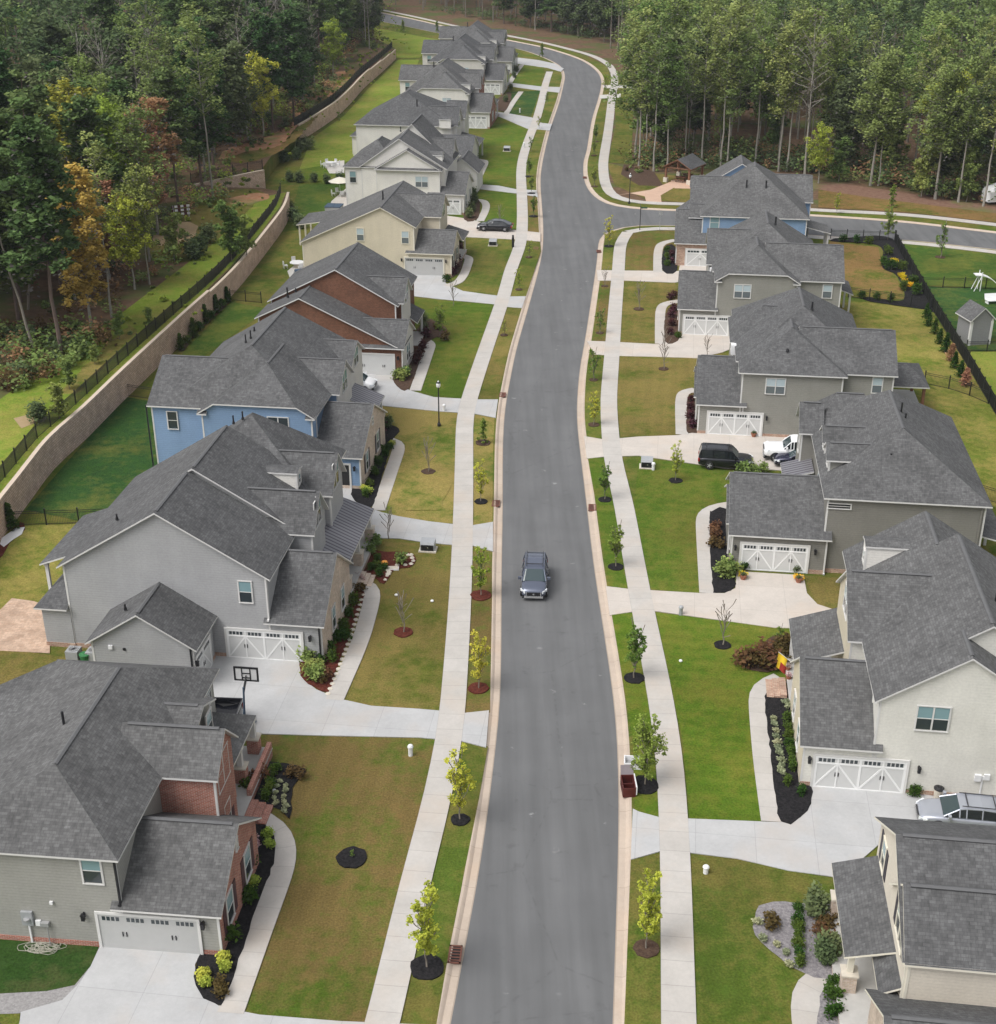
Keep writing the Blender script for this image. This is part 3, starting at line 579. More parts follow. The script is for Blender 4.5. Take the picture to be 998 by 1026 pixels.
def wall_run(name,P,z0,z1s,label,cat,th=0.3):
    """block retaining wall with a stepped cap"""
    root=empty(name,(P[0][0],P[0][1],0),0,label,cat); ox,oy=P[0]
    Q=catmull(P,2.0); A=offset(Q,0.0); B=offset(Q,th)
    mb=MB(); cp=MB()
    n=len(Q)
    for i in range(n-1):
        t=i/(n-1); h=z1s(t); h=round(h/0.2)*0.2
        a,b,c_,e=[(p[0]-ox,p[1]-oy) for p in (A[i],A[i+1],B[i+1],B[i])]
        mb.prism([a,b,c_,e],z0,h,'wall_block')
        A2,B2=offset(Q,-0.03),offset(Q,th+0.03); a,b,c_,e=[(p[0]-ox,p[1]-oy) for p in (A2[i],A2[i+1],B2[i+1],B2[i])]
        cp.prism([a,b,c_,e],h+0.003,h+0.1,'cap_stone')
    mb.build('block_face',root); cp.build('coping',root); return root
wall_run('retaining_wall',W1,0,lambda t:2.7+0.2*math.sin(t*5),'long tall tan block retaining wall behind the blue and brick houses','retaining wall')
wall_run('retaining_wall',W2,0,lambda t:2.75-.6*max(0,t-0.6)/0.4,'curved tan block retaining wall behind the farthest houses','retaining wall')
wall_run('retaining_wall',W1B,0,lambda t:2.7,'short block retaining wall beside the orange clay bank','retaining wall')

# ---------------------------------------------------------------- fences
def fence(P,z,label,h=1.25,panel=2.4,group=None,dense=False,mat='fence_black'):
    root=empty('picket_fence',(P[0][0],P[0][1],z),0,label,'fence',group); ox,oy=P[0]
    L=[0]
    for i in range(len(P)-1): L.append(L[-1]+math.dist(P[i],P[i+1]))
    T=L[-1]; n=max(1,round(T/panel))
    while n>90: n=90
    def at(d):
        for i in range(len(P)-1):
            if d<=L[i+1]+1e-6: t=(d-L[i])/(L[i+1]-L[i]); return (P[i][0]+(P[i+1][0]-P[i][0])*t-ox,P[i][1]+(P[i+1][1]-P[i][1])*t-oy)
        return (P[-1][0]-ox,P[-1][1]-oy)
    pp=MB()
    pts=[at(T*k/n) for k in range(n+1)]
    post=MB(); post.box((-0.045,-0.045,0),(0.045,0.045,h+0.12),mat); post.box((-0.06,-0.06,h+0.12),(0.06,0.06,h+0.16),mat)
    p0=post.build('post',root); p0.location=(pts[0][0],pts[0][1],0)
    for q in pts[1:]:
        c=p0.copy(); C.objects.link(c); c.parent=root; c.location=(q[0],q[1],0)
    for a,b in zip(pts,pts[1:]):
        d=math.dist(a,b); tx,ty=(b[0]-a[0])/d,(b[1]-a[1])/d
        for zz in (0.12,h-0.22,h-0.05):
            pp.tube((a[0],a[1],zz),(b[0],b[1],zz),0.022,mat=mat,n=4)
        k=int(d/(0.085 if dense else 0.12)); r=0.016 if dense else 0.011
        for j in range(1,k):
            x=a[0]+tx*d*j/k; y=a[1]+ty*d*j/k; pp.tube((x,y,0.04),(x,y,h),r,mat=mat,n=3,cap=False)
    pp.build('picket_panel',root); return root
gf='black picket fences round the yards'
fence(offset(catmull(W1,4),1.2),PZ,'long black picket fence on top of the tall block retaining wall',panel=2.6,dense=True,group=gf)
fence(offset(catmull(W2,4),0.9),PZ,'black picket fence on the curved retaining wall behind the farthest houses',dense=True,h=1.4,group=gf)
fence([(-45,200),(-41,205),(-36,209.5)],PZ,'short black picket fence above the orange clay bank',dense=True,h=1.4,group=gf)
fence(Gs([(14,527),(112,524)]),0,'black picket fence across the yard behind the large grey house',group=gf)
fence(Gs([(127,397),(156,401)]),0,'short black picket fence beside the blue house wing',group=gf)
fence(Gs([(231,301),(262,304)]),0,'black picket fence behind the rust brick house',group=gf)
fence(Gs([(896,243),(935,312),(966,362),(1000,420),(1040,490)]),0,'long dark picket fence running beside the evergreen row and the shed',dense=True,h=1.5,group=gf)
fence(Gs([(923,288),(960,289),(1030,290)]),0,'black picket fence across the bright lawn behind the shed',group=gf)
fence(Gs([(968,352),(1030,352)]),0,'low black picket fence in front of the grey shed',h=1.1,group=gf)
fence(Gs([(850,298),(907,306),(932,311.5)]),0,'black picket fence along the lower edge of the yellow flower bed',group=gf)
fence(Gs([(926,385),(960,392),(990,405)]),0,'black picket fence behind the covered timber deck',group=gf)
fence(Gs([(832,239.5),(897,241.5)]),0,'black picket fence between the side street sidewalk and the corner yard',group=gf)
fence(Gs([(980,499),(1030,515)]),0,'short black picket fence beside the hipped taupe house',group=gf)
# ================================================================ houses
TH=0.11
class House:
    def __init__(s,name,label,cat,o,ang,wall,trim='trim',sc=1.0,roof='shingles',group=None,base='brick_base'):
        s.o=o; s.ang=R(ang); s.sc=sc; s.wall=wall; s.trim=trim; s.rf=roof; s.base=base
        s.root=empty(name,(o[0],o[1],0),R(ang),label,cat,group); s.root.scale=(sc,sc,sc)
        s.Wm=MB(); s.Rm=MB(); s.Tm=MB(); s.cap=MB()
    # wall planes seen in the photograph: give the point on a wall as local coordinates
    def on(s,px,py,v=None,u=None):
        d=ray(px,py); cu,su=math.cos(s.ang),math.sin(s.ang)
        ox,oy=s.o
        if v is not None: nx,ny,k=-su,cu,v*s.sc
        else: nx,ny,k=cu,su,u*s.sc
        t=(ox*nx+oy*ny+k)/(d[0]*nx+d[1]*ny); x,y,z=d[0]*t-ox,d[1]*t-oy,CAM_H+d[2]*t
        return ((x*cu+y*su)/s.sc,(-x*su+y*cu)/s.sc,z/s.sc)
    def roofpoly(s,*polys,th=TH,mat=None):
        for p in polys: s.Rm.slab(p,th,mat or s.rf,s.trim)
    def ridge(s,a,b,w=0.24):
        a=Vector(a); b=Vector(b)
        if abs(a.x-b.x)<abs(a.y-b.y): s.Rm.slab([(a.x-w/2,a.y,a.z+.0),(a.x,a.y,a.z+.05),(b.x,b.y,b.z+.05),(b.x-w/2,b.y,b.z+.0)],0.04,'ridge','ridge'); s.Rm.slab([(a.x+w/2,a.y,a.z+.0),(a.x,a.y,a.z+.05),(b.x,b.y,b.z+.05),(b.x+w/2,b.y,b.z)],0.04,'ridge','ridge_shade_side')
        else: s.Rm.slab([(a.x,a.y-w/2,a.z),(a.x,a.y,a.z+.05),(b.x,b.y,b.z+.05),(b.x,b.y-w/2,b.z)],0.04,'ridge','ridge_shade_side'); s.Rm.slab([(a.x,a.y+w/2,a.z),(a.x,a.y,a.z+.05),(b.x,b.y,b.z+.05),(b.x,b.y+w/2,b.z)],0.04,'ridge','ridge')
    def foundation(s,u0,u1,v0,v1,h=0.32):
        s.Wm.box((u0-.03,v0-.03,-.15),(u1+.03,v1+.03,h),s.base)
    def board(s,a,b):
        m=MB(); m.box(a,b,s.trim); m.build('corner_board',s.root)
    def gv(s,u0,u1,v0,v1,ze,zr,uc=None,ze2=None,ov=0.35,wall=None,z0=-.15,fnd=False,cap=True,ends=True,mat=None):
        """gabled volume, ridge along v; u0,u1,v0,v1 are the eaves"""
        wall=wall or s.wall; uc=(u0+u1)/2 if uc is None else uc; ze2=ze if ze2 is None else ze2
        s.roofpoly([(u0,v0,ze),(uc,v0,zr),(uc,v1,zr),(u0,v1,ze)],[(uc,v0,zr),(u1,v0,ze2),(u1,v1,ze2),(uc,v1,zr)],mat=mat)
        if cap: s.ridge((uc,v0+.3,zr),(uc,v1-.3,zr))
        if wall!='none':
            m0=(zr-ze)/(uc-u0); m1=(zr-ze2)/(u1-uc); t=TH+0.03
            s.Wm.ext_v([(u0+ov,z0),(u1-ov,z0),(u1-ov,ze2+ov*m1-t),(uc,zr-t),(u0+ov,ze+ov*m0-t)],v0+ov*.8,v1-ov*.8,wall)
            for u,z in ((u0+ov,ze+ov*m0-t),(u1-ov,ze2+ov*m1-t)): s.board((u-.06,v0+ov*.8-.025,max(0.3,z0)),(u+.06,v0+ov*.8+.07,z))
        if fnd: s.foundation(u0+ov,u1-ov,v0+ov*.8,v1-ov*.8)
    def gu(s,u0,u1,v0,v1,ze,zr,vc=None,ze2=None,ov=0.35,ovg=0.3,wall=None,z0=-.15,fnd=False,cap=True,front=None,mat=None):
        """gabled volume, ridge along u"""
        wall=wall or s.wall; vc=(v0+v1)/2 if vc is None else vc; ze2=ze if ze2 is None else ze2
        s.roofpoly([(u0,v0,ze),(u1,v0,ze),(u1,vc,zr),(u0,vc,zr)],[(u0,vc,zr),(u1,vc,zr),(u1,v1,ze2),(u0,v1,ze2)],mat=mat)
        if cap: s.ridge((u0+.3,vc,zr),(u1-.3,vc,zr))
        if wall!='none':
            m0=(zr-ze)/(vc-v0); m1=(zr-ze2)/(v1-vc); t=TH+0.03
            prof=[(v0+ov,z0),(v1-ov,z0),(v1-ov,ze2+ov*m1-t),(vc,zr-t),(v0+ov,ze+ov*m0-t)]
            s.Wm.ext_u(prof,u0+ovg,u1-ovg,wall)
            for uu in (u0+ovg,u1-ovg):
                s.board((uu-.06,v0+ov-.025,max(0.3,z0)),(uu+.06,v0+ov+.07,prof[4][1]))
            if front:   # (side,material): a facing a hand's breadth proud of the gable end
                side,fm=front; uu=u1-ovg if side>0 else u0+ovg
                s.Wm.ext_u(prof,uu,uu+side*0.06,fm)
        if fnd: s.foundation(u0+ovg,u1-ovg,v0+ov,v1-ov)
    def hip(s,u0,u1,v0,v1,ze,zr,a,b,ov=0.35,wall=None,z0=-.15,fnd=False,mat=None):
        """hipped volume; a,b = ridge ends (u,v), along v when a.u==b.u"""
        wall=wall or s.wall; A=(a[0],a[1],zr); B=(b[0],b[1],zr)
        p=[(u0,v0,ze),(u1,v0,ze),(u1,v1,ze),(u0,v1,ze)]
        if abs(a[0]-b[0])<=abs(a[1]-b[1]): s.roofpoly([p[0],p[1],A],[p[1],p[2],B,A],[p[2],p[3],B],[p[3],p[0],A,B],mat=mat)
        else: s.roofpoly([p[0],p[1],B,A],[p[1],p[2],B],[p[2],p[3],A,B],[p[3],p[0],A],mat=mat)
        if math.dist(a,b)>.5: s.ridge(A,B)
        if wall!='none':
            s.Wm.box((u0+ov,v0+ov,z0),(u1-ov,v1-ov,ze-.02),wall)
            for u in (u0+ov,u1-ov): s.board((u-.06,v0+ov-.025,max(.3,z0)),(u+.06,v0+ov+.07,ze-.03))
        if fnd: s.foundation(u0+ov,u1-ov,v0+ov,v1-ov)
    def jerk(s,u0,u1,v0,v1,ze,zr,zc,va,uc=None,ov=0.35,wall=None,z0=-.15,fnd=False):
        """gable with a clipped (half-hipped) near end: clip height zc, ridge starts at va"""
        wall=wall or s.wall; uc=(u0+u1)/2 if uc is None else uc
        m0=(zr-ze)/(uc-u0); m1=(zr-ze)/(u1-uc); cl=u0+(zc-ze)/m0; cr=u1-(zc-ze)/m1
        s.roofpoly([(u0,v0,ze),(cl,v0,zc),(uc,va,zr),(uc,v1,zr),(u0,v1,ze)],[(cl,v0,zc),(cr,v0,zc),(uc,va,zr)],[(cr,v0,zc),(u1,v0,ze),(u1,v1,ze),(uc,v1,zr),(uc,va,zr)])
        s.ridge((uc,va,zr),(uc,v1-.3,zr)); t=TH+.03
        s.Wm.ext_v([(u0+ov,z0),(u1-ov,z0),(u1-ov,ze+ov*m1-t),(cr,zc-t),(cl,zc-t),(u0+ov,ze+ov*m0-t)],v0+ov*.8,v1-ov*.8,wall)
        for u in (u0+ov,u1-ov):
            s.board((u-.06,v0+ov*.8-.025,max(.3,z0)),(u+.06,v0+ov*.8+.07,ze-.05))
        for ua,ub in ((u0,u0+.8),(u1-.8,u1)): s.Rm.slab([(ua,v0-.02,ze-.02),(ub,v0-.02,ze-.02),(ub,v0+.32,ze+.2),(ua,v0+.32,ze+.2)],.1,s.rf,s.trim)
        if fnd: s.foundation(u0+ov,u1-ov,v0+ov*.8,v1-ov*.8)
    # oriented boxes on walls: face N (towards -v), R (+u), L (-u)
    def ob(s,mb,face,at,a0,a1,z0,z1,d0,d1,mat):
        if face=='N': mb.box((a0,at-d1,z0),(a1,at-d0,z1),mat)
        elif face=='R': mb.box((at+d0,a0,z0),(at+d1,a1,z1),mat)
        else: mb.box((at-d1,a0,z0),(at-d0,a1,z1),mat)
    def win(s,face,at,a,z,w=0.9,h=1.5,n=1,shut=None,upper='glass_sky_blind',lower='glass_dark',tm=None):
        """sash window(s); a = centre along the wall, z = centre height"""
        tm=tm or s.trim; f=MB(); g=MB(); W=w*n
        for k in range(n):
            a0=a-W/2+k*w; a1=a0+w
            s.ob(g,face,at,a0+.05,a1-.05,z-h/2+.05,z-.02,0.004,0.022,lower); s.ob(g,face,at,a0+.05,a1-.05,z+.02,z+h/2-.05,0.004,0.03,upper)
            s.ob(f,face,at,a0,a0+.04,z-h/2,z+h/2,0,.06,tm); s.ob(f,face,at,a1-.04,a1,z-h/2,z+h/2,0,.058,tm); s.ob(f,face,at,a0+.04,a1-.04,z-.02,z+.02,0,.05,tm)
        s.ob(f,face,at,a-W/2-.05,a+W/2+.05,z+h/2,z+h/2+.06,0,.07,tm); s.ob(f,face,at,a-W/2-.05,a+W/2+.05,z-h/2-.05,z-h/2,0,.08,tm)
        s.ob(f,face,at,a-W/2-.05,a-W/2,z-h/2,z+h/2,0,.05,tm); s.ob(f,face,at,a+W/2,a+W/2+.05,z-h/2,z+h/2,0,.05,tm)
        o=f.build('window',s.root); g.build('pane',o)
        if shut:
            for sx in (-1,1):
                q=MB(); c0=a+sx*(W/2+.32); s.ob(q,face,at,c0-.21,c0+.21,z-h/2-.02,z+h/2+.02,.0,.045,shut); q.build('shutter',s.root)
        return o
    def winpx(s,px,py,v=None,u=None,face='N',**k):
        p=s.on(px,py,v=v,u=u)
        return s.win(face,v if v is not None else u,p[0] if v is not None else p[1],p[2],**k)
    def gdoor(s,face,at,a0,a1,h=2.13,style='x',tm=None,panelmat='door_panel'):
        tm=tm or s.trim; f=MB(); g=MB(); x=MB(); W=a1-a0
        s.ob(g,face,at,a0,a1,0.03,h,.006,.03,panelmat)
        door=g.build('garage_door',s.root)
        for t0,t1,z0,z1 in ((a0-.14,a0,0.02,h+.14),(a1,a1+.14,0.02,h+.14),(a0,a1,h,h+.14)): s.ob(f,face,at,t0,t1,z0,z1,0,.075,tm)
        f.build('door_frame',door)
        n=4 if W>3.5 else 2; bay=W/n
        q=MB()
        for k in range(n):
            for j in range(4):
                ww=(bay-.3)/4; b0=a0+k*bay+.15+j*ww
                s.ob(q,face,at,b0+.03,b0+ww-.03,h-.36,h-.13,.031,.04,'glass_dark')
        if style!='blank': q.build('pane',door)
        if style=='x':
            def bar(aa,za,bb,zb,w=.05,pr=.045):
                L=math.hypot(bb-aa,zb-za); nx,nz=-(zb-za)/L*w,(bb-aa)/L*w
                P=[(aa+nx,za+nz),(bb+nx,zb+nz),(bb-nx,zb-nz),(aa-nx,za-nz)]
                if face=='N': x.ext_v(P,at-pr,at-.031,'white_paint')
                elif face=='R': x.ext_u(P,at+.031,at+pr,'white_paint')
                else: x.ext_u(P,at-pr,at-.031,'white_paint')
            for k in range(n):
                c0=a0+k*bay; c1=c0+bay
                if k%2==0: bar(c0+.05,.1,c1-.03,h-.5,pr=.05)
                else: bar(c0+.03,h-.5,c1-.05,.1,pr=.05)
            for k in range(n+1):
                c=a0+k*bay; c=min(max(c,a0+.06),a1-.06); bar(c,.06,c,h-.03,.06 if k%2==0 else .035,.056)
            for zz in (.08,h-.45,h-.06): bar(a0+.05,zz,a1-.05,zz,.045,.062)
            x.build('cross_brace',door)
        hd=MB()
        cs=[a0+bay*1,a0+bay*3] if n==4 else [a0+bay]
        for c in cs:
            for dx in (-.09,.09): s.ob(hd,face,at,c+dx-.02,c+dx+.02,.85,1.1,.03,.075,'fixture_black')
        hd.build('handle',door)
        return door
    def lamp(s,face,at,a,z=1.9):
        m=MB()
        s.ob(m,face,at,a-.06,a+.06,z-.12,z+.12,0,.03,'fixture_black'); s.ob(m,face,at,a-.03,a+.03,z+.1,z+.16,0,.22,'fixture_black')
        s.ob(m,face,at,a-.08,a+.08,z-.2,z+.1,.1,.26,'fixture_black'); s.ob(m,face,at,a-.1,a+.1,z+.1,z+.14,.08,.28,'fixture_black')
        m.build('wall_lamp',s.root)
    def vent(s,u,v,z,h=0.5,r=0.06,mat='fixture_black'):
        m=MB(); m.tube((u,v,z-.15),(u,v,z+h),r,mat=mat,n=8); m.tube((u,v,z-.1),(u,v,z+.08),r*2,r*1.3,mat=mat,n=8); m.build('roof_vent',s.root)
    def downpipe(s,u,v,z0,z1,mat='fixture_black'):
        m=MB(); m.box((u-.05,v-.05,z0),(u+.05,v+.03,z1),mat); m.box((u-.06,v-.2,z0),(u+.06,v-.05,z0+.1),mat); m.build('downpipe',s.root)
    def post(s,u,v,z1,z0=0.0,w=.22,base=None,mat=None,name='porch_post'):
        m=MB(); mat=mat or s.trim
        if base: m.box((u-.32,v-.32,z0),(u+.32,v+.32,z0+.95),base); m.box((u-.38,v-.38,z0+.95),(u+.38,v+.38,z0+1.03),'stone_pale'); zb=z0+1.03
        else: zb=z0
        m.prism([(u-w/2,v-w/2),(u+w/2,v-w/2),(u+w/2,v+w/2),(u-w/2,v+w/2)],zb,z1,mat); m.box((u-w*.7,v-w*.7,z1-.15),(u+w*.7,v+w*.7,z1-.01),mat); m.build(name,s.root)
    def porch(s,u0,u1,v0,v1,z=.5,edge=None,name='porch_floor'):
        m=MB(); m.box((u0,v0,-.1),(u1,v1,z-.06),edge or s.base); m.box((u0-.03,v0-.03,z-.06),(u1+.03,v1+.03,z),'porch_floor'); m.build(name,s.root)
    def steps(s,u0,u1,v0,v1,n=3,z=.5,axis='u',sgn=1,mat=None):
        m=MB()
        for k in range(n):
            zz=z*(n-k)/(n+1)
            if axis=='u':
                a=u0+(u1-u0)*k/n; b=u0+(u1-u0)*(k+1)/n; m.box((a,v0,-.1),(b,v1,zz),mat or s.base)
        m.build('steps',s.root)
    def shed(s,name,poly,th=.12,mat=None):
        m=MB(); m.slab(poly,th,mat or s.rf,s.trim); return m.build(name,s.root)
    def entry(s,face,at,a,z=.5,col='shutter_red'):
        m=MB(); s.ob(m,face,at,a-.5,a+.5,z,z+2.1,.0,.05,col); m2=MB()
        for t0,t1,z0,z1 in ((a-.62,a-.5,z,z+2.2),(a+.5,a+.62,z,z+2.2),(a-.5,a+.5,z+2.1,z+2.2)): s.ob(m2,face,at,t0,t1,z0,z1,0,.07,s.trim)
        o=m.build('front_door',s.root); m2.build('door_frame',o)
    def done(s,acc=None):
        s.Wm.build('wall',s.root)
        r=s.Rm.build('roof',s.root); 
        if s.Tm.f: s.Tm.build('corner_trim',s.root)
        return s

# ---- L1: near left, brick front
H=House('brick_front_house','greige house with a red brick street front, nearest on the left','house',(-19.0,48.8),-5.8,'siding_greige',base='brick_red')
H.hip(-7.4,1.95,-.6,15.5,5.6,8.0,(-2.1,3.0),(-2.05,11.4),fnd=True)
H.roofpoly([(-7.3,15.4,5.63),(-11.6,11.0,5.2),(-14.5,3,4.7),(-7.3,3,5.63)]); H.Wm.prism([(-7.2,15),(-11.2,10.8),(-14,3.3),(-7.2,3.3)],-.1,4.55,'siding_greige')
H.gu(1.2,6.45,-.6,6.6,2.7,5.1,vc=3.1,front=(1,'brick_red'),fnd=True)
H.gu(-.5,4.75,5.55,9.3,5.6,7.4,wall='brick_red',z0=2)
H.Wm.box((1.3,6.0,-.1),(4.4,9.0,5.5),'brick_red')
H.gu(-1.5,2.6,8.7,12.6,5.6,6.45)
H.roofpoly([(1.3,9.3,4.0),(3.9,9.3,2.8),(3.9,15.2,2.8),(1.3,13.6,4.0)],[(1.3,13.6,4.0),(3.9,15.2,2.8),(1.3,15.2,2.8)],mat='shingles')
H.porch(1.5,4.6,9.0,15.3,.55,'brick_red'); H.steps(4.6,5.8,9.2,10.8,3,.55,mat='brick_red')
H.post(3.7,14.9,2.75,.55,.3,'brick_red'); H.post(3.7,12.2,2.75,.55,.3,'brick_red')
mm=MB(); mm.box((4.35,10.9,.5),(4.6,15.3,.95),'brick_red'); mm.build('porch_wall',H.root)
H.gdoor('N',-.27,.42,5.15,2.1,'plain',panelmat='door_grey'); H.lamp('N',-.25,-.25,1.95); H.lamp('N',-.25,5.45,1.95)
H.winpx(92,872,v=-.25,face='N',w=.95,h=1.5)
for vv in (1.3,4.4): H.win('R',6.21,vv,1.6,1.0,1.7,2 if vv>9 else 1,shut='shutter_red')
H.win('R',6.21,3.1,3.85,.35,.6,1,lower='trim',upper='trim')
H.win('R',4.4,7.4,5.0,.95,1.8,2,shut='shutter_red'); H.win('R',4.4,7.4,2.0,.95,1.7,1,shut='shutter_red'); H.win('R',2.6,11.1,5.0,.9,1.4,1); H.win('R',1.6,14.2,4.8,.8,1.4,1)
H.entry('R',1.6,10.6); H.vent(-3.3,6.9,7.3,.9,.07); H.vent(-4.2,3.6,6.7,.25,.06); H.downpipe(1.62,-.3,2.8,5.5); H.downpipe(6.0,-.1,.05,2.7)
mm=MB(); H.ob(mm,'N',-.27,-3.3,-2.75,1.15,1.95,0,.14,'utility_grey'); H.ob(mm,'N',-.27,-3.05,-2.97,.0,1.15,.02,.1,'plastic_white'); mm.lathe([(.0,0),(.15,.0),(.15,.1),(0,.1)],(-3.02,-.45,1.5),'metal_grey',12); mm.build('electric_meter',H.root)
mm=MB(); H.ob(mm,'N',-.27,-2.65,-2.4,1.15,1.45,0,.12,'plastic_white'); H.ob(mm,'N',-.27,-2.4,-2.0,1.2,1.4,0,.2,'metal_grey'); mm.tube((-2.1,-.42,0),(-2.1,-.42,1.25),.03,mat='metal_grey'); mm.build('gas_meter',H.root)
mm=MB(); H.ob(mm,'N',-.27,-1.8,-1.65,2.5,2.65,0,.1,'plastic_white'); mm.build('wall_vent',H.root)
H.done()

# ---- L2: large grey house, gable towards the camera
H=House('grey_gabled_house','large grey house with tall front gable, striped metal porch roof and low side garage','house',(-29.3,75.5),-7.0,'siding_grey')
H.gv(1.55,15.35,-.2,6.1,6.0,10.2,uc=8.4,fnd=True)
H.gv(1.55,15.8,6.05,13.6,6.0,10.4,uc=8.72,ze2=6.1)
H.hip(4.3,15.6,10.8,20,6.1,10.45,(9.9,15.6),(9.9,16.0))
H.gu(14.7,18.6,-.25,8.3,2.9,5.9,vc=4.1,front=(1,'brick_tan'),fnd=True)
H.gu(11.5,16.75,5.6,9.7,6.25,8.5); H.gu(11.5,16.55,11.6,16.0,6.25,8.6)
H.Wm.box((15,9.6,0),(15.9,11.7,6),'siding_grey')
H.gu(10.6,14.4,10.7,12.1,8.25,8.42,wall='siding_white',z0=6.3,ov=.1,ovg=.1,cap=False)
H.win('R',14.3,11.4,7.6,.5,.7,1)
H.gv(4.6,11.65,-4.1,.1,3.0,5.25,uc=8.1,fnd=True)
H.roofpoly([(-.35,-.35,3.0),(1.85,-.35,3.0),(1.85,3.0,4.6)],[(-.35,-.35,3.0),(1.85,3.0,4.6),(1.85,6,4.6),(-.35,6,3.0)])
H.Wm.box((0,0,-.1),(1.9,6,2.85),'siding_grey'); H.foundation(0,1.9,0,6)
H.roofpoly([(-.7,2.0,4.9),(1.7,2.0,5.8),(1.7,9.2,5.8),(-.7,9.2,4.9)]); H.post(-.4,2.4,4.8,2.6,.2); H.post(-.4,8.8,4.8,0,.2)
H.shed('metal_porch_roof',[(15.9,7.9,3.95),(18.25,7.9,2.85),(18.25,16.9,2.85),(15.9,16.4,3.95)],mat='metal_roof')
H.porch(15.9,18.3,8.3,17.0,.5,'brick_tan'); 
for vv in (8.8,12.6,16.5): H.post(17.9,vv,2.8,.5,.28,'brick_tan')
H.steps(18.3,19.3,10.2,11.8,3,.5,mat='brick_tan')
H.gdoor('N',.06,12.15,17.0,2.13,'x'); H.lamp('N',.06,17.6,1.9)
H.gdoor('R',11.32,-3.55,-.95,2.13,'x'); H.lamp('R',11.32,-3.75,1.9)
H.winpx(246,593,v=.05,face='N',w=.85,h=1.5)
H.win('R',16.46,7.65,7.0,.85,1.9,2); H.win('R',16.26,13.8,7.0,.85,1.9,2); H.win('R',16.46,7.65,8.0,.5,.3,1)
H.win('R',18.38,3.0,1.7,.9,1.6,1); H.win('R',18.38,5.6,1.7,.9,1.6,1); H.entry('R',15.9,10.9); H.win('R',15.9,14.3,1.8,.9,1.6,2)
H.vent(4.6,2.9,8.1,.3); H.vent(8.9,14.6,10.2,.5); H.vent(9.4,15.2,10.3,.5); H.vent(6.7,-2.3,4.6,.3)
H.downpipe(15.0,.0,3,6,'trim'); H.downpipe(18.2,0,.05,2.9); H.downpipe(11.2,-3.9,.05,2.95)
mm=MB(); H.ob(mm,'N',-3.82,6.0,6.25,2.6,2.85,0,.12,'plastic_white'); H.ob(mm,'N',-3.82,6.9,7.05,2.55,2.7,0,.08,'fixture_black'); mm.build('wall_vent',H.root)
H.done()

# ---- L3: blue house
H=House('blue_house','blue sided house with clipped gable and a long left wing','house',(-11.2,99.7),-7.3,'siding_blue',base='brick_tan')
H.gu(-17.6,-9.5,.8,10.0,6.0,8.75,vc=5.4,fnd=True)
H.jerk(-13.0,-3.3,-.35,9.0,6.0,9.0,6.9,3.9,fnd=True)
H.hip(-16.3,-3.3,.9,17.1,6.0,10.0,(-9.8,5.2),(-9.8,15.6))
H.gu(-7.5,-2.6,5.2,10.8,6.0,8.1,front=(1,'siding_pale'))
H.gu(-7.5,-3.0,11.3,16.9,6.0,7.7,front=(1,'siding_pale'))
H.gu(-4.0,.45,-.55,9.6,2.9,5.6,vc=4.6,front=(1,'brick_tan'),fnd=True)
H.shed('metal_porch_roof',[(-3.3,9.6,4.0),(-.6,9.6,2.9),(-.6,13.4,2.9),(-3.3,13.4,4.0)],mat='metal_roof')
H.porch(-3.3,-.7,9.4,13.4,.4,'brick_tan'); H.post(-.9,13,2.8,.4,.25,'brick_tan'); H.entry('R',-3.3,11.5)
mm=MB(); H.ob(mm,'N',-.2,-5.4+1.6,-.75,0.03,2.13,.003,.012,'interior_shade'); dd=mm.build('garage_shade_panel',H.root); mm=MB()  # flat dark panel, painted shade for the inside of the open garage
for t in ((-3.95,-3.8,.02,2.27),(-.75,-.6,.02,2.27),(-3.8,-.75,2.13,2.27)): H.ob(mm,'N',-.2,*t,0,.075,'trim')
mm.build('door_frame',dd)
H.lamp('N',-.2,-.3,1.9)
H.winpx(173,421,v=1.1,w=.85,h=1.5,upper='glass_dark'); H.winpx(279,427,v=-.07,w=.85,h=1.5,n=2,upper='glass_dark')
H.win('R',.21,2.0,1.6,.9,1.6,1,shut='shutter'); H.win('R',.21,6.2,1.6,.9,1.6,1,shut='shutter'); H.win('R',.21,4.6,4.1,.5,.6,1)
H.win('R',-2.84,8.0,6.2,.85,1.7,2); H.win('R',-3.24,14.1,6.2,.85,1.5,2)
H.vent(-11,7.5,9.5,.6); H.vent(-10.9,8.6,9.5,.6); H.vent(-11.6,3.9,7.5,.25); H.vent(-11.6,11.9,9.0,.3)
H.downpipe(-17.7,1.0,.05,6); H.done()

# ---- L4: rust brick twin gables
H=House('rust_brick_house','rust brown brick house with two stepped gables and a pale garage door','house',(-10.0,126.1),-7.3,'brick_rust',base='brick_rust')
H.gv(-13.9,.8,-.4,4.2,5.4,7.6,uc=-9.3,ze2=2.75)
H.gv(-13.7,-.35,3.6,14.2,5.9,9.4,uc=-6.6)
H.gu(-4.5,.95,-.5,5.8,2.9,4.9,front=(1,'siding_pale')); H.gu(-5.0,.1,4.3,9.2,6.0,8.0,front=(1,'siding_pale'))
H.roofpoly([(-.8,8.4,3.7),(.7,8.0,2.8),(.7,12.4,2.8),(-.8,12.0,3.7)]); H.porch(-.6,.7,8,12.4,.4); H.post(.4,12,2.7,.4,.2)
H.gdoor('N',-.16,-4.25,-.2,2.13,'blank'); H.lamp('N',-.13,.25,1.9)
H.win('R',.71,2.6,1.6,.9,1.6,2); H.win('R',-.14,6.7,6.3,.9,1.6,2)
H.vent(-11.2,2.4,6.9,.9,.08); H.vent(-10.6,3.3,7.2,.3); H.done()

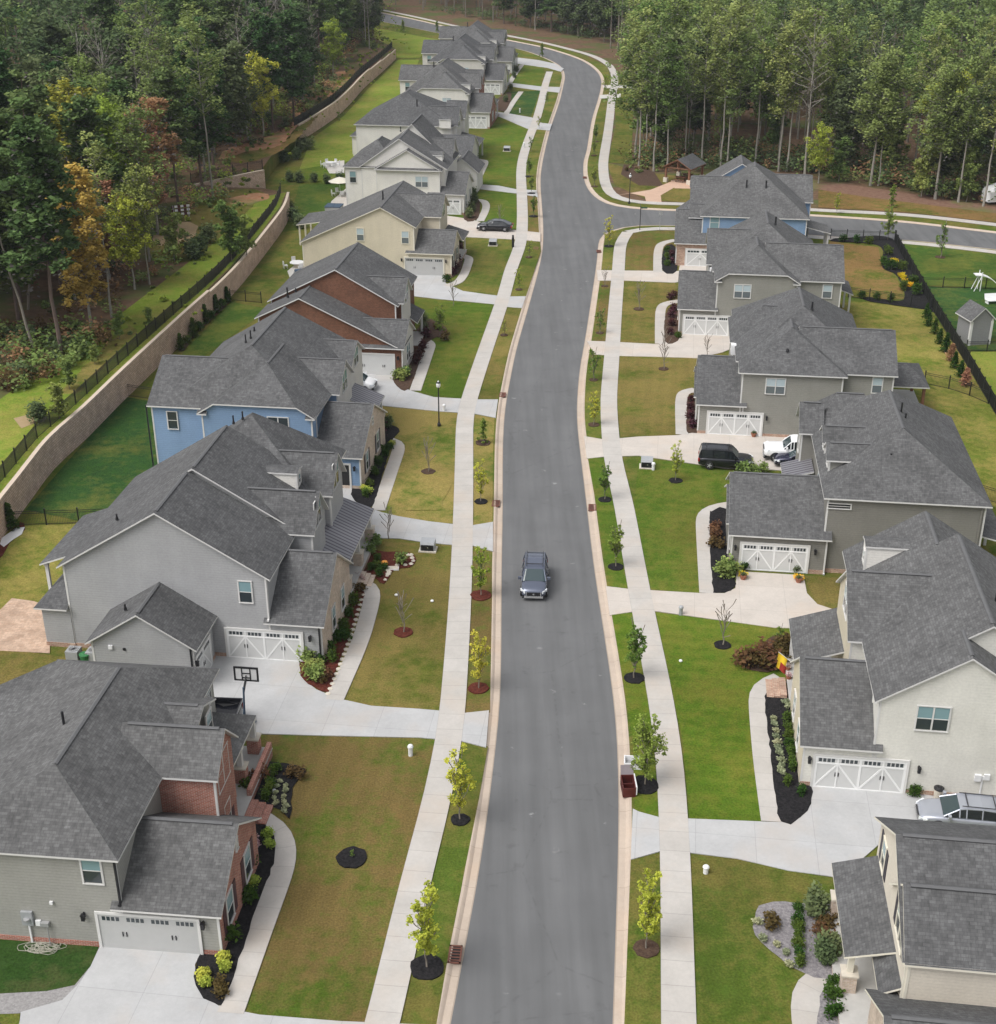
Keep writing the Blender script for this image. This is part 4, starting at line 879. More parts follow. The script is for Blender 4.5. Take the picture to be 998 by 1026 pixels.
# ---- L5: cream house
H=House('cream_house','cream sided house with a broad asymmetrical gable and back patio roof','house',(-6.6,160.9),-7.3,'siding_cream','trim_cream')
H.gv(-17.7,-3.2,-.4,14.5,3.6,8.2,uc=-7.5,ze2=5.9,fnd=True)
H.gu(-4.6,1.25,-.5,6.6,2.8,4.9,fnd=True)
H.gu(-7.5,-1.0,5.0,11.5,5.9,8.0)
H.roofpoly([(-21.2,11.2,2.8),(-16,11.2,3.6),(-16,17.6,3.6),(-21.2,17.6,2.8)])
for vv in (11.6,14.4,17.2): H.post(-20.9,vv,2.8,0,.2)
H.gdoor('N',-.16,-4.7,0.0,2.13,'plain',panelmat='door_grey'); H.lamp('N',-.15,.35,1.9); H.lamp('N',-.15,-5.1,1.9)
H.winpx(361,235,v=-.13,w=.9,h=1.5,upper='glass_pale',lower='glass_mid'); H.winpx(406,238,v=-.13,w=.9,h=1.5,upper='glass_pale',lower='glass_mid'); H.win('R',.96,1.6,1.6,.9,1.6,1,shut='shutter'); H.win('R',.96,4.4,1.6,.9,1.6,1,shut='shutter'); H.win('R',-1.3,8.2,6.0,.9,1.4,2)
H.vent(-8.3,5.2,7.9,1.0,.09); H.porch(-1,1.2,6.5,11,.4); H.post(1,10.6,2.6,.4,.2)
H.shed('porch_roof',[(-1.2,6.6,3.5),(1.5,6.6,2.7),(1.5,11.2,2.7),(-1.2,11.2,3.5)]); H.done()

# ---- L6: white twin gable house
def white_house(o,label,sc=1.0,wall='siding_white'):
    H=House('white_gabled_house',label,'house',o,-7.3,wall,sc=sc)
    H.gv(-12.2,-2.5,-.35,9,6.1,8.9,uc=-7.4,fnd=True); H.gv(-14.6,-1.9,.9,12.5,6.1,10.2,uc=-8.7,fnd=True); H.gv(-13.2,-3.2,8,16.5,6.1,11.0,uc=-8.2)
    H.hip(-17.0,-9,1.0,13.5,6.1,9.0,(-12.8,6),(-12.8,9))
    H.gu(-4.6,.85,-.4,8.6,2.9,5.2,fnd=True); H.gu(-8.5,-2.2,7.5,13.5,6.1,8.7); H.gu(-6.2,-2.9,3.2,4.8,7.6,8.0,wall='siding_white',z0=6,ov=.1,ovg=.1,cap=False)
    H.gv(-4.2,.9,13,20,3.1,5.2)
    H.Rm.slab([(-12.0,-.5,6.15),(-2.7,-.5,6.15),(-2.7,-.05,6.4),(-12.0,-.05,6.4)],.12,'shingles','trim')
    H.gdoor('N',-.12,-4.2,.1,2.13,'x'); H.win('N',-.07,-5.4,4.5,.9,1.5,2,upper='glass_pale',lower='glass_mid'); H.win('N',1.33,-15.6,4.6,.95,1.6,1)
    H.win('R',.56,2,1.6,.9,1.6,1); H.win('R',.56,6,1.6,.9,1.6,1); H.vent(-8,9,9.8,.8,.1); H.vent(-9.8,8,10,.6,.08)
    H.done(); return H
white_house((-5.4,191.7),'white house with two stacked gables beside the black sedan driveway')
# ---- L7: white house with a broad hipped roof
H=House('white_hipped_house','white house with a broad hipped roof behind the twin gabled one','house',(-5.0,219),-7.3,'siding_white')
H.hip(-19.8,-3.2,7.0,22.5,6.0,10.4,(-12,13),(-12,16))
H.hip(-21.5,-14,11,20,3.4,5.2,(-18,14),(-18,16)); H.gu(-8,-2.6,8,14,6.0,8.6); H.gu(-6,-2.4,15,21,6,8.4)
H.gu(-5,.9,-.4,8.4,2.9,5.3); H.gdoor('N',-.12,-4.4,.2,2.13,'x'); H.win('R',.6,3,1.6,.9,1.6,2); H.win('R',-2.9,11,6.2,.9,1.6,2)
H.gu(-5.5,-3.5,6.5,7.6,7.2,7.6,wall='siding_white',z0=5.8,ov=.1,ovg=.1,cap=False)
H.vent(-9.5,9,8.9,1.0,.1); H.shed('porch_roof',[(-3,8.4,3.8),(.8,8.4,2.8),(.8,15,2.8),(-3,15,3.8)]); H.post(.5,14.6,2.8,0,.25); H.post(.5,9,2.8,0,.25); H.done()
# ---- L8-L10
def wing_house(o,label,wall,front,sc=1.1,name='pale_hipped_house'):
    H=House(name,label,'house',o,-7.3,wall,sc=sc)
    H.gu(-19.3,-9,15,21.5,5.9,8.3); H.jerk(-13.5,-3.3,-.35,9.0,6.0,9.0,6.9,3.9,fnd=True)
    H.hip(-15.5,-3.3,2.0,17.1,6.0,10.2,(-9.6,6.5),(-9.6,14.5)); H.gu(-8,-2.4,6.5,11.5,6.0,8.4,front=(1,front)); H.gu(-7,-2.7,12,16.5,6.0,8.2,front=(1,front))
    H.gu(-6.3,-3.6,2.6,4.0,7.2,7.5,wall='siding_white',z0=6,ov=.1,ovg=.1,cap=False)
    H.gu(-4.6,.5,-.5,8.4,2.9,5.6,front=(1,front),fnd=True); H.shed('porch_roof',[(-3.2,8.6,4),(.2,8.6,2.9),(.2,14,2.9),(-3.2,14,4)]); H.porch(-3.3,.2,8.4,14,.4); H.post(-.1,13.6,2.8,.4,.25); H.post(-.1,9.2,2.8,.4,.25)
    H.gdoor('N',-.16,-4.2,-.3,2.13,'x'); H.win('N',-.07,-7.5,4.6,.8,1.3,2,upper='glass_pale',lower='glass_mid'); H.win('R',.26,4,1.6,.9,1.6,2); H.win('R',-2.64,9,6.3,.9,1.6,2); H.win('N',15.34,-17.6,4.7,.9,1.5,1)
    H.vent(-11,7.2,9.6,.9,.1); H.done(); return H
wing_house((-1.8,258),'pale house with dark red brick front, third from the far end','siding_white','brick_red',1.03)
wing_house((.7,297),'pale house with a white front, second from the far end','siding_pale','siding_white',1.03)
wing_house((2.9,326),'pale taupe house at the far end of the left row by the bend','siding_pale','siding_grey',1.0)

# ================================ right side: street fronts face -u
# ---- R1: near right corner
H=House('tan_house','tan house with brick porch piers in the near right corner','house',(15.9,46.1),-7.3,'siding_tan','trim_cream',base='brick_tan')
H.gu(1.15,14,-4.3,5.1,5.7,8.5,fnd=True); H.gu(1.25,6,-4.35,.6,5.65,7.75,vc=-1.9)
H.roofpoly([(-.55,-1.3,2.9),(1.6,-1.9,4.05),(1.6,4.4,4.05),(-.55,4.9,2.9)])
H.roofpoly([(.65,-3.3,2.9),(1.6,-3.9,4.05),(1.6,-1.9,4.0),(.65,-1.2,2.95)])
H.gu(.15,14,-10.6,-3.0,2.85,5.25,front=(-1,'brick_tan'),fnd=True)
H.porch(-.6,1.6,-3.0,5.0,.45,'brick_tan'); H.post(-.1,-.6,2.8,.45,.26,'brick_tan'); H.post(-.1,4.3,2.8,.45,.26,'brick_tan'); H.entry('L',1.45,2.4)
H.win('L',1.45,-1.9,5.6,.85,1.8,2,shut='shutter'); H.win('L',1.45,3.2,5.0,.85,1.5,1,shut='shutter'); H.vent(7.9,3.8,6.5,.35); H.done()

# ---- R2: bone white house
H=House('bone_white_house','bone white sided house with a large dormer gable behind the silver wagon','house',(16.9,60.7),-7.3,'siding_bone')
H.gv(3.1,12.3,-.2,3.0,6.0,9.05,uc=7.7,fnd=True); H.gv(3.1,15,1.8,12.7,6.0,9.9,uc=9.0); H.gv(3.1,12.9,12.2,17.2,6.0,9.17,uc=7.9)
H.gu(-.5,3.9,-.27,8.3,2.9,5.85,vc=4.1,front=(-1,'siding_cream'),fnd=True)
H.gu(2.3,8.5,5.9,13.0,6.0,8.7,front=(-1,'siding_cream')); H.gu(3.9,7.0,13.5,15.0,8.25,8.4,wall='siding_white',z0=6.6,ov=.1,ovg=.1,cap=False); H.win('L',4.0,14.2,7.3,.5,.7,1)
H.roofpoly([(-.25,8.2,2.9),(2.8,8.0,4.1),(2.8,13.2,4.1),(-.25,13.4,2.9)]); H.porch(-.3,2.9,8.0,13.3,.4,'brick_base'); H.post(.1,13.0,2.8,.4,.25); H.post(.1,8.6,2.8,.4,.25); H.entry('L',2.65,11)
H.steps(-.4,-1.6,8.6,10.6,3,.4,mat='brick_base')
H.gdoor('N',.06,.45,5.3,2.13,'x'); H.lamp('N',.06,.12,1.9); H.lamp('N',.06,5.95,1.8)
H.winpx(934.5,720,v=.05,w=.85,h=1.5,n=2); H.win('L',-.26,2.6,1.6,.9,1.6,1); H.win('L',-.26,5.6,1.6,.9,1.6,1); H.win('L',2.54,9.5,6.6,.9,1.6,2)
H.vent(9.9,5.6,9.3,.55,.08); H.vent(10.2,5.9,9.2,.55,.08)
mm=MB(); H.ob(mm,'N',.06,8.9,9.25,1.3,1.7,0,.15,'plastic_white'); H.ob(mm,'N',.06,9.25,9.4,1.4,1.6,0,.08,'plastic_white'); H.ob(mm,'N',.06,9.4,9.7,1.4,1.75,0,.12,'plastic_white'); H.ob(mm,'N',.06,9.3,9.38,.1,1.4,.02,.07,'plastic_white'); mm.build('electric_meter',H.root)
H.done()

# ---- R3: taupe hipped house
H=House('taupe_hipped_house','dark taupe house with a broad hipped roof and two small dormers','house',(16.8,86.0),-7.3,'siding_taupe')
H.hip(5.95,17.3,0,16.6,6.0,9.6,(11.5,4.7),(11.5,12.4),fnd=True)
H.gu(-.4,6.8,-.35,9.3,2.9,5.6,vc=4.6,fnd=True); H.hip(6.2,11.5,11.3,17.8,6.0,8.4,(7.9,14.6),(10,14.6))
H.gu(-.55,.6,1.4,7.8,2.95,4.6,vc=4.6,z0=0)
for vv in (4.8,8.0): H.gu(6.25,9.9,vv-1.3,vv+1.3,7.35,8.25,z0=6.0,wall='siding_khaki'); H.win('L',6.54,vv,6.9,.8,.9,1)
H.gu(5.0,6.9,11.4,15.2,6.1,8.0); H.shed('metal_porch_roof',[(3.9,9.2,3.2),(6.2,9.2,3.9),(6.2,12.2,3.9),(3.9,12.2,3.2)],mat='metal_roof'); H.post(4.1,9.5,3.1,0,.2); H.porch(3.9,6.2,9.2,12.2,.3)
H.roofpoly([(16.9,1,3.3),(19,1,2.8),(19,6.5,2.8),(16.9,6.5,3.3)]); H.post(18.8,1.3,2.8,0,.2); H.post(18.8,6.2,2.8,0,.2)
H.gdoor('N',-.02,.6,5.25,2.13,'x'); H.lamp('N',-.05,5.75,1.85); H.lamp('N',-.05,.15,1.85)
p=H.on(841,507,v=.34); H.win('N',.33,p[0],p[2],1.6,.35,1,lower='interior_shade',upper='interior_shade')
H.win('L',6.3,6.4,4.2,.9,1.5,2); H.win('L',5.3,13.3,4.6,.8,1.5,1); H.win('L',-.1,2,1.6,.9,1.6,1)
H.vent(11.9,8.6,9.3,.8,.07); H.vent(12.1,7.7,9.1,.5,.07); H.vent(10.6,3,8.2,.15); H.vent(15,1.6,7,.15); H.downpipe(16.7,.25,.05,5.9,'siding_taupe'); H.downpipe(6.5,0,.05,2.9,'trim')
H.done()

# ---- R4
H=House('khaki_hipped_house','khaki house with hipped roofs and a covered back deck','house',(18.1,111.3),-7.3,'siding_khaki')
H.hip(2.8,12.0,-.5,12,6.0,8.8,(7.35,3.9),(7.35,11)); H.hip(2.6,14.2,2.5,17.6,6.0,9.7,(8.5,7.5),(8.5,13.5))
H.foundation(3.15,11.65,-.15,12)
H.hip(2.2,9,7.6,15,6.0,8.5,(5.2,11.3),(8,11.3)); H.gu(8,16.3,.3,9.2,6.0,8.7,fnd=True)
H.gu(-.7,3.7,-.5,9.4,2.9,5.7,vc=4.6,fnd=True); H.gu(-.9,.5,1.2,8,2.95,4.6,z0=0)
H.hip(15.8,20.2,6.0,12.6,3.0,4.1,(17.2,9.3),(18.6,9.3),wall='none')
for u,v in ((19.8,6.4),(19.8,12.2),(16.6,6.4)): H.post(u,v,3.0,0,.25,mat='timber')
H.porch(16,20,6.2,12.4,.35); H.gdoor('N',-.17,.45,5.1,2.13,'x'); H.lamp('N',-.16,5.5,1.85)
H.winpx(777,387,v=-.17,w=.82,h=1.4,n=2,upper='glass_pale',lower='glass_mid'); H.winpx(879,386,v=.63,w=.85,h=1.4,upper='glass_pale',lower='glass_mid'); H.win('L',-.4,3,1.6,.9,1.6,1); H.win('L',2.6,11.3,4.6,.9,1.5,2)
H.vent(9.3,8,9.3,.7,.09); H.vent(6.9,1.6,7.5,.15,.08)
mm=MB(); mm.box((2.3,6.4,5.2),(3.0,7.1,6.1),'plastic_white'); mm.build('chimney_cap',H.root)
H.done()

# ---- R5
H=House('khaki_clipped_house','khaki house with a clipped gable and white twin window behind the deck house','house',(20.0,138.7),-7.3,'siding_khaki')
H.jerk(2.7,11.6,-.35,11,6.0,8.8,6.9,4.1,fnd=True); H.hip(2.5,14.2,3.5,18,6.0,9.9,(8.4,9.5),(8.4,15.5)); H.gu(8,16.2,1.0,10,6.0,8.8,fnd=True); H.gu(1.9,9,6.2,15.6,6.0,8.8)
H.gu(-1.0,3.3,-.42,10,2.9,5.6,vc=4.9,fnd=True,front=(-1,'brick_base')); H.shed('porch_roof',[(15.6,6.8,3.9),(18,6.8,3),(18,12,3),(15.6,12,3.9)]); H.post(17.7,7.1,3,0,.2); H.post(17.7,11.7,3,0,.2)
H.gdoor('N',-.09,-.2,4.5,2.13,'x'); H.winpx(744,292,v=-.07,w=.85,h=1.4,n=2,upper='glass_pale',lower='glass_mid'); H.winpx(829,292,v=1.3,w=.95,h=1.4,upper='glass_pale',lower='glass_mid')
H.win('L',-.8,3,1.6,.9,1.6,1); H.vent(9.3,11,9.5,.8,.09); H.vent(7,2,7.6,.15,.08); H.vent(2.4,4.9,5.4,.6,.12,'plastic_white'); H.done()

# ---- R6: blue house with brick garage
H=House('blue_hipped_house','blue house with brick garage wall at the side street corner','house',(22.2,165.4),-7.3,'siding_blue')
H.hip(2.6,15.9,1.2,19.5,6.0,10.5,(9.3,9.8),(9.3,12.5)); H.gu(9,17,10.2,19,6.0,8.6); H.gu(1.3,8.5,7,17.4,6.0,8.6,wall='siding_blue'); H.gu(1.2,7,3.6,8.5,5.2,6.4)
H.gv(3.3,12.3,12.5,18.5,7.4,10.2,uc=7.8)
H.gu(-.4,3.9,-.35,11.3,2.9,5.8,wall='brick_base',vc=5.5); H.hip(-.3,4,11,18,2.9,5,(1.4,14.5),(2.4,14.5))
H.roofpoly([(15,6.5,4.0),(19.2,6.5,3),(19.2,11,3),(15,11,4.0)]); 
for vv in (6.9,8.0,9.3,10.6): H.post(18.9,vv,3,0,.2)
H.gdoor('N',-.08,1.15,4.6,2.13,'x'); H.Wm.box((-.1,-.06,2.2),(5,.3,2.75),'brick_base'); H.winpx(716,223,v=1.55,w=1.1,h=1.4,upper='glass_sky_blind',lower='glass_sky_blind')
H.vent(8.2,6.2,8.6,.9,.1); H.vent(10.6,6.2,8.6,.9,.1); H.done()

# ---- shed beyond the fence
a0=G(970,346.5); a1=G(990.5,345); an=math.degrees(math.atan2(a1[1]-a0[1],a1[0]-a0[0]))
H=House('garden_shed','small grey gabled garden shed with white corner boards beside the dark fence','shed',a0,an,'siding_shed')
wS=math.dist(a0,a1)
H.gv(-.3,wS+.3,-.3,2.9,2.75,4.1,ov=.3,fnd=False,cap=False)
H.board((-.1,-.12,-.05),(.15,.12,2.6)); H.board((wS-.15,-.12,-.05),(wS+.1,.12,2.6)); mm=MB()
for k in range(2): mm.box((.3+k*(wS-.5)/2,-.02,.1),(.3+(k+1)*(wS-.6)/2,.02,1.9),'siding_shed')
mm.build('door',H.root); H.done()
# ---- timber picnic pavilion
pv=G(685,181); root=empty('picnic_pavilion',(pv[0],pv[1],0),R(58),'open timber picnic pavilion with a grey gabled roof on a pink paved patio','pavilion')
m=MB(); m.slab([(-3.3,-2.8,3.0),(3.3,-2.8,3.0),(3.3,0,4.6),(-3.3,0,4.6)],.16,'shingles','timber'); m.slab([(-3.3,0,4.6),(3.3,0,4.6),(3.3,2.8,3.0),(-3.3,2.8,3.0)],.16,'shingles','timber'); m.build('roof',root)
for x in (-2.8,2.8):
    for y in (-2.3,2.3):
        m=MB(); m.box((x-.17,y-.17,.9),(x+.17,y+.17,3.0),'timber'); m.box((x-.35,y-.35,0),(x+.35,y+.35,.9),'stone_pale'); m.build('post',root)
m=MB()
for x in (-2.9,2.9):
    m.tube((x,-2.4,2.85),(x,2.4,2.85),.13,mat='timber',n=4); m.tube((x,-2.4,2.95),(x,0,4.3),.11,mat='timber',n=4); m.tube((x,2.4,2.95),(x,0,4.3),.11,mat='timber',n=4); m.tube((x,0,2.9),(x,0,4.3),.1,mat='timber',n=4)
for y in (-2.4,2.4): m.tube((-2.9,y,2.8),(2.9,y,2.8),.13,mat='timber',n=4)
m.build('truss',root)
root.scale=(.86,.86,.82)
for k,(x,lb) in enumerate(((-1.2,'timber picnic table under the pavilion, nearer the road'),(1.3,'timber picnic table under the pavilion, nearer the woods'))):
    c,s_=math.cos(R(58)),math.sin(R(58)); t=empty('picnic_table',(pv[0]+x*c,pv[1]+x*s_,0.06),R(58),lb,'table')
    m=MB(); m.box((-.4,-.9,.7),(.4,.9,.76),'timber'); m.build('tabletop',t)
    for sx in (-1,1): m=MB(); m.box((sx*.75-.15,-.9,.42),(sx*.75+.15,.9,.47),'timber'); m.build('bench',t)
    m=MB()
    for y in (-.6,.6): m.tube((-.6,y,0),(.3,y,.7),.05,mat='timber',n=4); m.tube((.6,y,0),(-.3,y,.7),.05,mat='timber',n=4); m.tube((-.8,y,.4),(.8,y,.4),.04,mat='timber',n=4)
    m.build('leg_frame',t)
# ================================================================ vehicles
def loft(mb,secs,mat,matfn=None,cap=True):
    """secs: list of rings (same count) of (x,y,z)"""
    n=len(secs[0]); i=len(mb.v)
    for r in secs: mb.v.extend(r)
    for k in range(len(secs)-1):
        for j in range(n):
            q=(j+1)%n; mb.f.append((i+k*n+j,i+k*n+q,i+(k+1)*n+q,i+(k+1)*n+j)); mb.m.append(matfn(k,j) if matfn else mat)
    if cap:
        mb.f.append(tuple(range(i+n-1,i-1,-1))); mb.m.append(mat); m=len(secs)-1; mb.f.append(tuple(range(i+m*n,i+m*n+n))); mb.m.append(mat)
def wheel(root,x,y,r=.36,w=.24):
    m=MB(); sg=1 if y>0 else -1; n=20; pr=[(r*.62,0),(r*.97,0.0),(r,w*.15),(r,w*.85),(r*.97,w),(r*.62,w)]
    V=[]
    for rr,d in pr: V.append([(x+rr*math.cos(2*math.pi*k/n),y-sg*w/2+sg*d,r+rr*math.sin(2*math.pi*k/n)) for k in range(n)])
    loft(m,V,'rubber'); o=m.build('wheel',root)
    m=MB(); yo=y+sg*(w/2-.01)
    m.tube((x,yo-sg*.05,r),(x,yo-sg*.02,r),r*.62,mat='fixture_black',n=18)
    for k in range(5):
        a=2*math.pi*k/5; m.tube((x,yo,r),(x+r*.56*math.cos(a),yo,r+r*.56*math.sin(a)),.045,mat='rim',n=5)
    m.tube((x,yo-sg*.03,r),(x,yo+sg*.015,r),.08,mat='rim',n=10); m.lathe([],(0,0,0),'rim') if False else None
    N=18; R0=[(x+r*.66*math.cos(2*math.pi*k/N),yo-sg*.02,r+r*.66*math.sin(2*math.pi*k/N)) for k in range(N)]; R1=[(x+r*.56*math.cos(2*math.pi*k/N),yo+sg*.012,r+r*.56*math.sin(2*math.pi*k/N)) for k in range(N)]
    loft(m,[R0,R1],'rim',cap=False); m.build('rim',o)
def vehicle(name,label,cat,loc,rz,paintm,L,W,prof,cab,wheels,rack=False,bed=None,wr=.36,glassm='glass_car'):
    """x = forward.  prof: [(x,z_top,halfwidth_scale,z_bottom)] ; cab: [(x,z_roof,inset)] from front glass base to rear"""
    t=empty(name,(loc[0],loc[1],loc[2] if len(loc)>2 else ROADZ),rz,label,cat); hw=W/2; m=MB(); secs=[]
    for x,zt,ws,zb in prof:
        h=hw*ws; zm=zb+(zt-zb)*.55
        secs.append([(x,-h*.86,zb),(x,-h*.98,zb+.12),(x,-h,zm),(x,-h*.97,zt-.1),(x,-h*.86,zt),(x,-h*.4,zt+.035),(x,h*.4,zt+.035),(x,h*.86,zt),(x,h*.97,zt-.1),(x,h,zm),(x,h*.98,zb+.12),(x,h*.86,zb)])
    loft(m,secs,paintm,lambda k,j: 'rubber' if j in (11,) else paintm)
    b=m.build('body',t,smooth=True)
    md=b.modifiers.new('s','SUBSURF'); md.levels=1; md.render_levels=1
    g=MB(); secs=[]
    for x,zb,zr,ins in cab:
        h0=hw*.93; h1=hw*ins
        secs.append([(x,-h0,zb),(x,-h1-.02,zr-.04),(x,-h1*.85,zr),(x,h1*.85,zr),(x,h1+.02,zr-.04),(x,h0,zb)])
    n=len(cab)
    def mf(k,j):
        if j in (0,4): return glassm
        if j in (1,2,3):
            dz=abs(cab[k][2]-cab[k+1][2]); return (('glass_windscreen' if k==n-2 else glassm) if dz>.18 else paintm)
        return paintm
    loft(g,secs,glassm,mf); g.build('cabin',t)
    pl=MB()
    for s_ in (-1,1):
        for k in range(1,n-1):
            x,zb,zr,ins=cab[k]; pl.tube((x,s_*hw*.94,zb-.02),(x,s_*(hw*ins+.03),zr-.03),.045,mat=paintm,n=5)
            if k<n-2: x2,_,zr2,i2=cab[k+1]; pl.tube((x,s_*(hw*ins+.02),zr-.03),(x2,s_*(hw*i2+.02),zr2-.03),.04,mat=paintm,n=5)
        pl.tube((cab[0][0],s_*hw*.9,cab[0][1]),(cab[1][0],s_*(hw*cab[1][3]+.02),cab[1][2]-.03),.045,mat=paintm,n=5); pl.tube((cab[-1][0],s_*hw*.9,cab[-1][1]),(cab[-2][0],s_*(hw*cab[-2][3]+.02),cab[-2][2]-.03),.045,mat=paintm,n=5)
    pl.build('pillar',t)
    for x in wheels:
        for s_ in (-1,1): wheel(t,x,s_*(hw-.1),wr)
    xf=prof[-1][0]; xr=prof[0][0]; zt=prof[-2][1]
    for s_ in (-1,1):
        q=MB(); q.idx([(xf-.42,s_*hw*.93,zt-.2),(xf-.02,s_*hw*.62,zt-.26),(xf-.02,s_*hw*.62,zt-.12),(xf-.42,s_*hw*.95,zt-.04),(xf-.34,s_*hw*.99,zt-.2),(xf+.03,s_*hw*.66,zt-.26),(xf+.03,s_*hw*.66,zt-.1),(xf-.34,s_*hw*1.0,zt-.04)],[(0,1,2,3),(7,6,5,4),(0,4,5,1),(1,5,6,2),(2,6,7,3),(3,7,4,0)],'lamp_lens'); q.build('headlight',t)
        q=MB(); q.box((xr-.02,s_*hw*.68,prof[1][1]-.38),(xr+.14,s_*hw*.97,prof[1][1]-.12),'tail_red'); q.build('tail_light',t)
        q=MB(); xm=cab[-1][0]-.35; q.box((xm,s_*hw*.98,cab[0][1]+.02),(xm+.16,s_*(hw+.2),cab[0][1]+.2),paintm); q.build('mirror',t)
    q=MB(); q.box((xf-.02,-hw*.5,zt-.42),(xf+.035,hw*.5,zt-.16),'fixture_black'); q.box((xf-.02,-hw*.5,zt-.46),(xf+.05,hw*.5,zt-.42),'chrome'); q.box((xf-.02,-hw*.56,zt-.45),(xf+.05,-hw*.5,zt-.16),'chrome'); q.box((xf-.02,hw*.5,zt-.45),(xf+.05,hw*.56,zt-.16),'chrome'); q.box((xf+.02,-.06,zt-.34),(xf+.06,.06,zt-.24),'chrome')
    q.build('grille',t); q=MB(); q.box((xf-.06,-hw*.7,.3),(xf+.05,hw*.7,.42),'metal_grey'); q.box((xf-.25,-hw*.86,.26),(xf+.0,hw*.86,.31),'rubber'); q.build('bumper',t)
    if rack:
        q=MB(); z=max(c[2] for c in cab)+.05
        for s_ in (-1,1): q.tube((cab[1][0]+.1,s_*hw*.62,z),(cab[-2][0]-.1,s_*hw*.62,z),.022,mat='fixture_black',n=6)
        xs=[cab[1][0]+.45,cab[-2][0]-.4] 
        for x in xs: q.tube((x,-hw*.62,z+.02),(x,hw*.62,z+.02),.028,mat='fixture_black',n=6)
        q.build('roof_rack',t)
    if bed:
        x0,x1,zz=bed; q=MB(); q.box((x0,-hw+.1,zz-.42),(x1,hw-.1,zz-.36),'rubber'); 
        for s_ in (-1,1): q.box((x0,s_*(hw-.12),zz-.4),(x1,s_*hw*.99,zz+.02),paintm)
        q.box((x0-.06,-hw*.97,zz-.4),(x0+.02,hw*.97,zz+.02),paintm); q.build('cargo_bed',t)
    return t
SUVP=[(-2.35,.75,.86,.42),(-2.28,1.02,.93,.3),(-1.6,1.06,1,.24),(-.6,1.05,1,.22),(.6,1.03,1,.22),(1.15,1.04,1,.24),(1.8,.98,.98,.26),(2.2,.88,.9,.3),(2.36,.68,.8,.4)]
SUVC=[(-2.25,1.02,1.1,.85),(-1.95,1.02,1.62,.70),(-.9,1.04,1.72,.72),(.1,1.04,1.68,.72),(.55,1.04,1.6,.70),(1.3,1.03,1.06,.84)]
WAGC=[(-2.2,.98,1.04,.85),(-1.8,.98,1.4,.68),(-.7,1.0,1.5,.70),(.1,1.0,1.47,.70),(.45,1.0,1.4,.68),(1.25,.98,1.0,.84)]
SEDP=[(-2.4,.7,.84,.42),(-2.3,.96,.92,.3),(-1.6,.98,1,.22),(-.6,.94,1,.2),(.6,.94,1,.2),(1.2,.93,1,.22),(1.9,.86,.96,.25),(2.3,.76,.86,.3),(2.42,.6,.78,.38)]
SEDC=[(-2.0,.94,.99,.85),(-1.15,.94,1.36,.68),(-.5,.94,1.44,.70),(.1,.94,1.42,.70),(.35,.94,1.36,.68),(1.25,.92,.97,.84)]
cx,cy=G(535.5,586,-.1)
vehicle('moving_suv','slate blue crossover driving toward the camera in the middle of the road','car',(cx,cy),R(-90-3),'paint_slate',4.45,1.85,SUVP,SUVC,(-1.42,1.45),True)
cx,cy=G(726,467); vehicle('parked_suv','black square-backed SUV parked on the driveway of the khaki house','car',(cx,cy-.2,.07),R(-9),'paint_black',5.0,1.95,
  [(-2.6,.8,.9,.4),(-2.55,1.12,.96,.32),(-1.7,1.15,1,.26),(-.6,1.14,1,.24),(.7,1.13,1,.24),(1.3,1.13,1,.26),(2.0,1.1,.98,.28),(2.45,1.02,.92,.32),(2.58,.78,.86,.4)],
  [(-2.55,1.12,1.2,.86),(-2.35,1.12,1.84,.76),(-1.2,1.14,1.9,.76),(.2,1.14,1.88,.76),(.6,1.14,1.8,.74),(1.2,1.13,1.16,.84)],(-1.5,1.6),True,wr=.4)
bpy.data.objects['parked_suv'].scale=(.87,.92,.92)
cx,cy=G(785,450); vehicle('white_pickup_truck','white pickup truck parked nose to the left beside the black SUV','pickup truck',(cx+.6,cy-2.2,.07),R(172),'paint_white',5.6,2.0,
  [(-2.8,.9,.94,.5),(-2.75,1.2,.98,.42),(-1.6,1.22,1,.36),(-.6,1.22,1,.34),(.7,1.22,1,.34),(1.2,1.22,1,.36),(2.0,1.2,1,.38),(2.6,1.14,.96,.42),(2.72,.9,.92,.5)],
  [(-.9,1.2,1.26,.88),(-.75,1.2,1.84,.76),(0,1.22,1.9,.76),(.3,1.22,1.88,.76),(.55,1.22,1.82,.74),(1.15,1.2,1.26,.85)],(-1.6,1.75),bed=(-2.7,-1.0,1.25),wr=.44)
cx,cy=G(790,469); vehicle('dark_navy_car','small dark navy car half hidden by the striped porch roof of the taupe house','car',(cx+1.3,cy+.5,.07),R(174),'paint_navy',4.4,1.8,SEDP,SEDC,(-1.45,1.45))
cx,cy=G(496,231); vehicle('black_sedan','black sedan parked across the driveway of the white twin gabled house','car',(cx,cy,.07),R(172),'paint_black',4.8,1.88,SEDP,SEDC,(-1.45,1.45))
cx,cy=G(965,826); vehicle('silver_wagon','silver station wagon with roof bars parked against the bone white house','car',(cx,cy+.0,.07),R(171),'paint_silver',4.8,1.86,SEDP,WAGC,(-1.45,1.45),True)
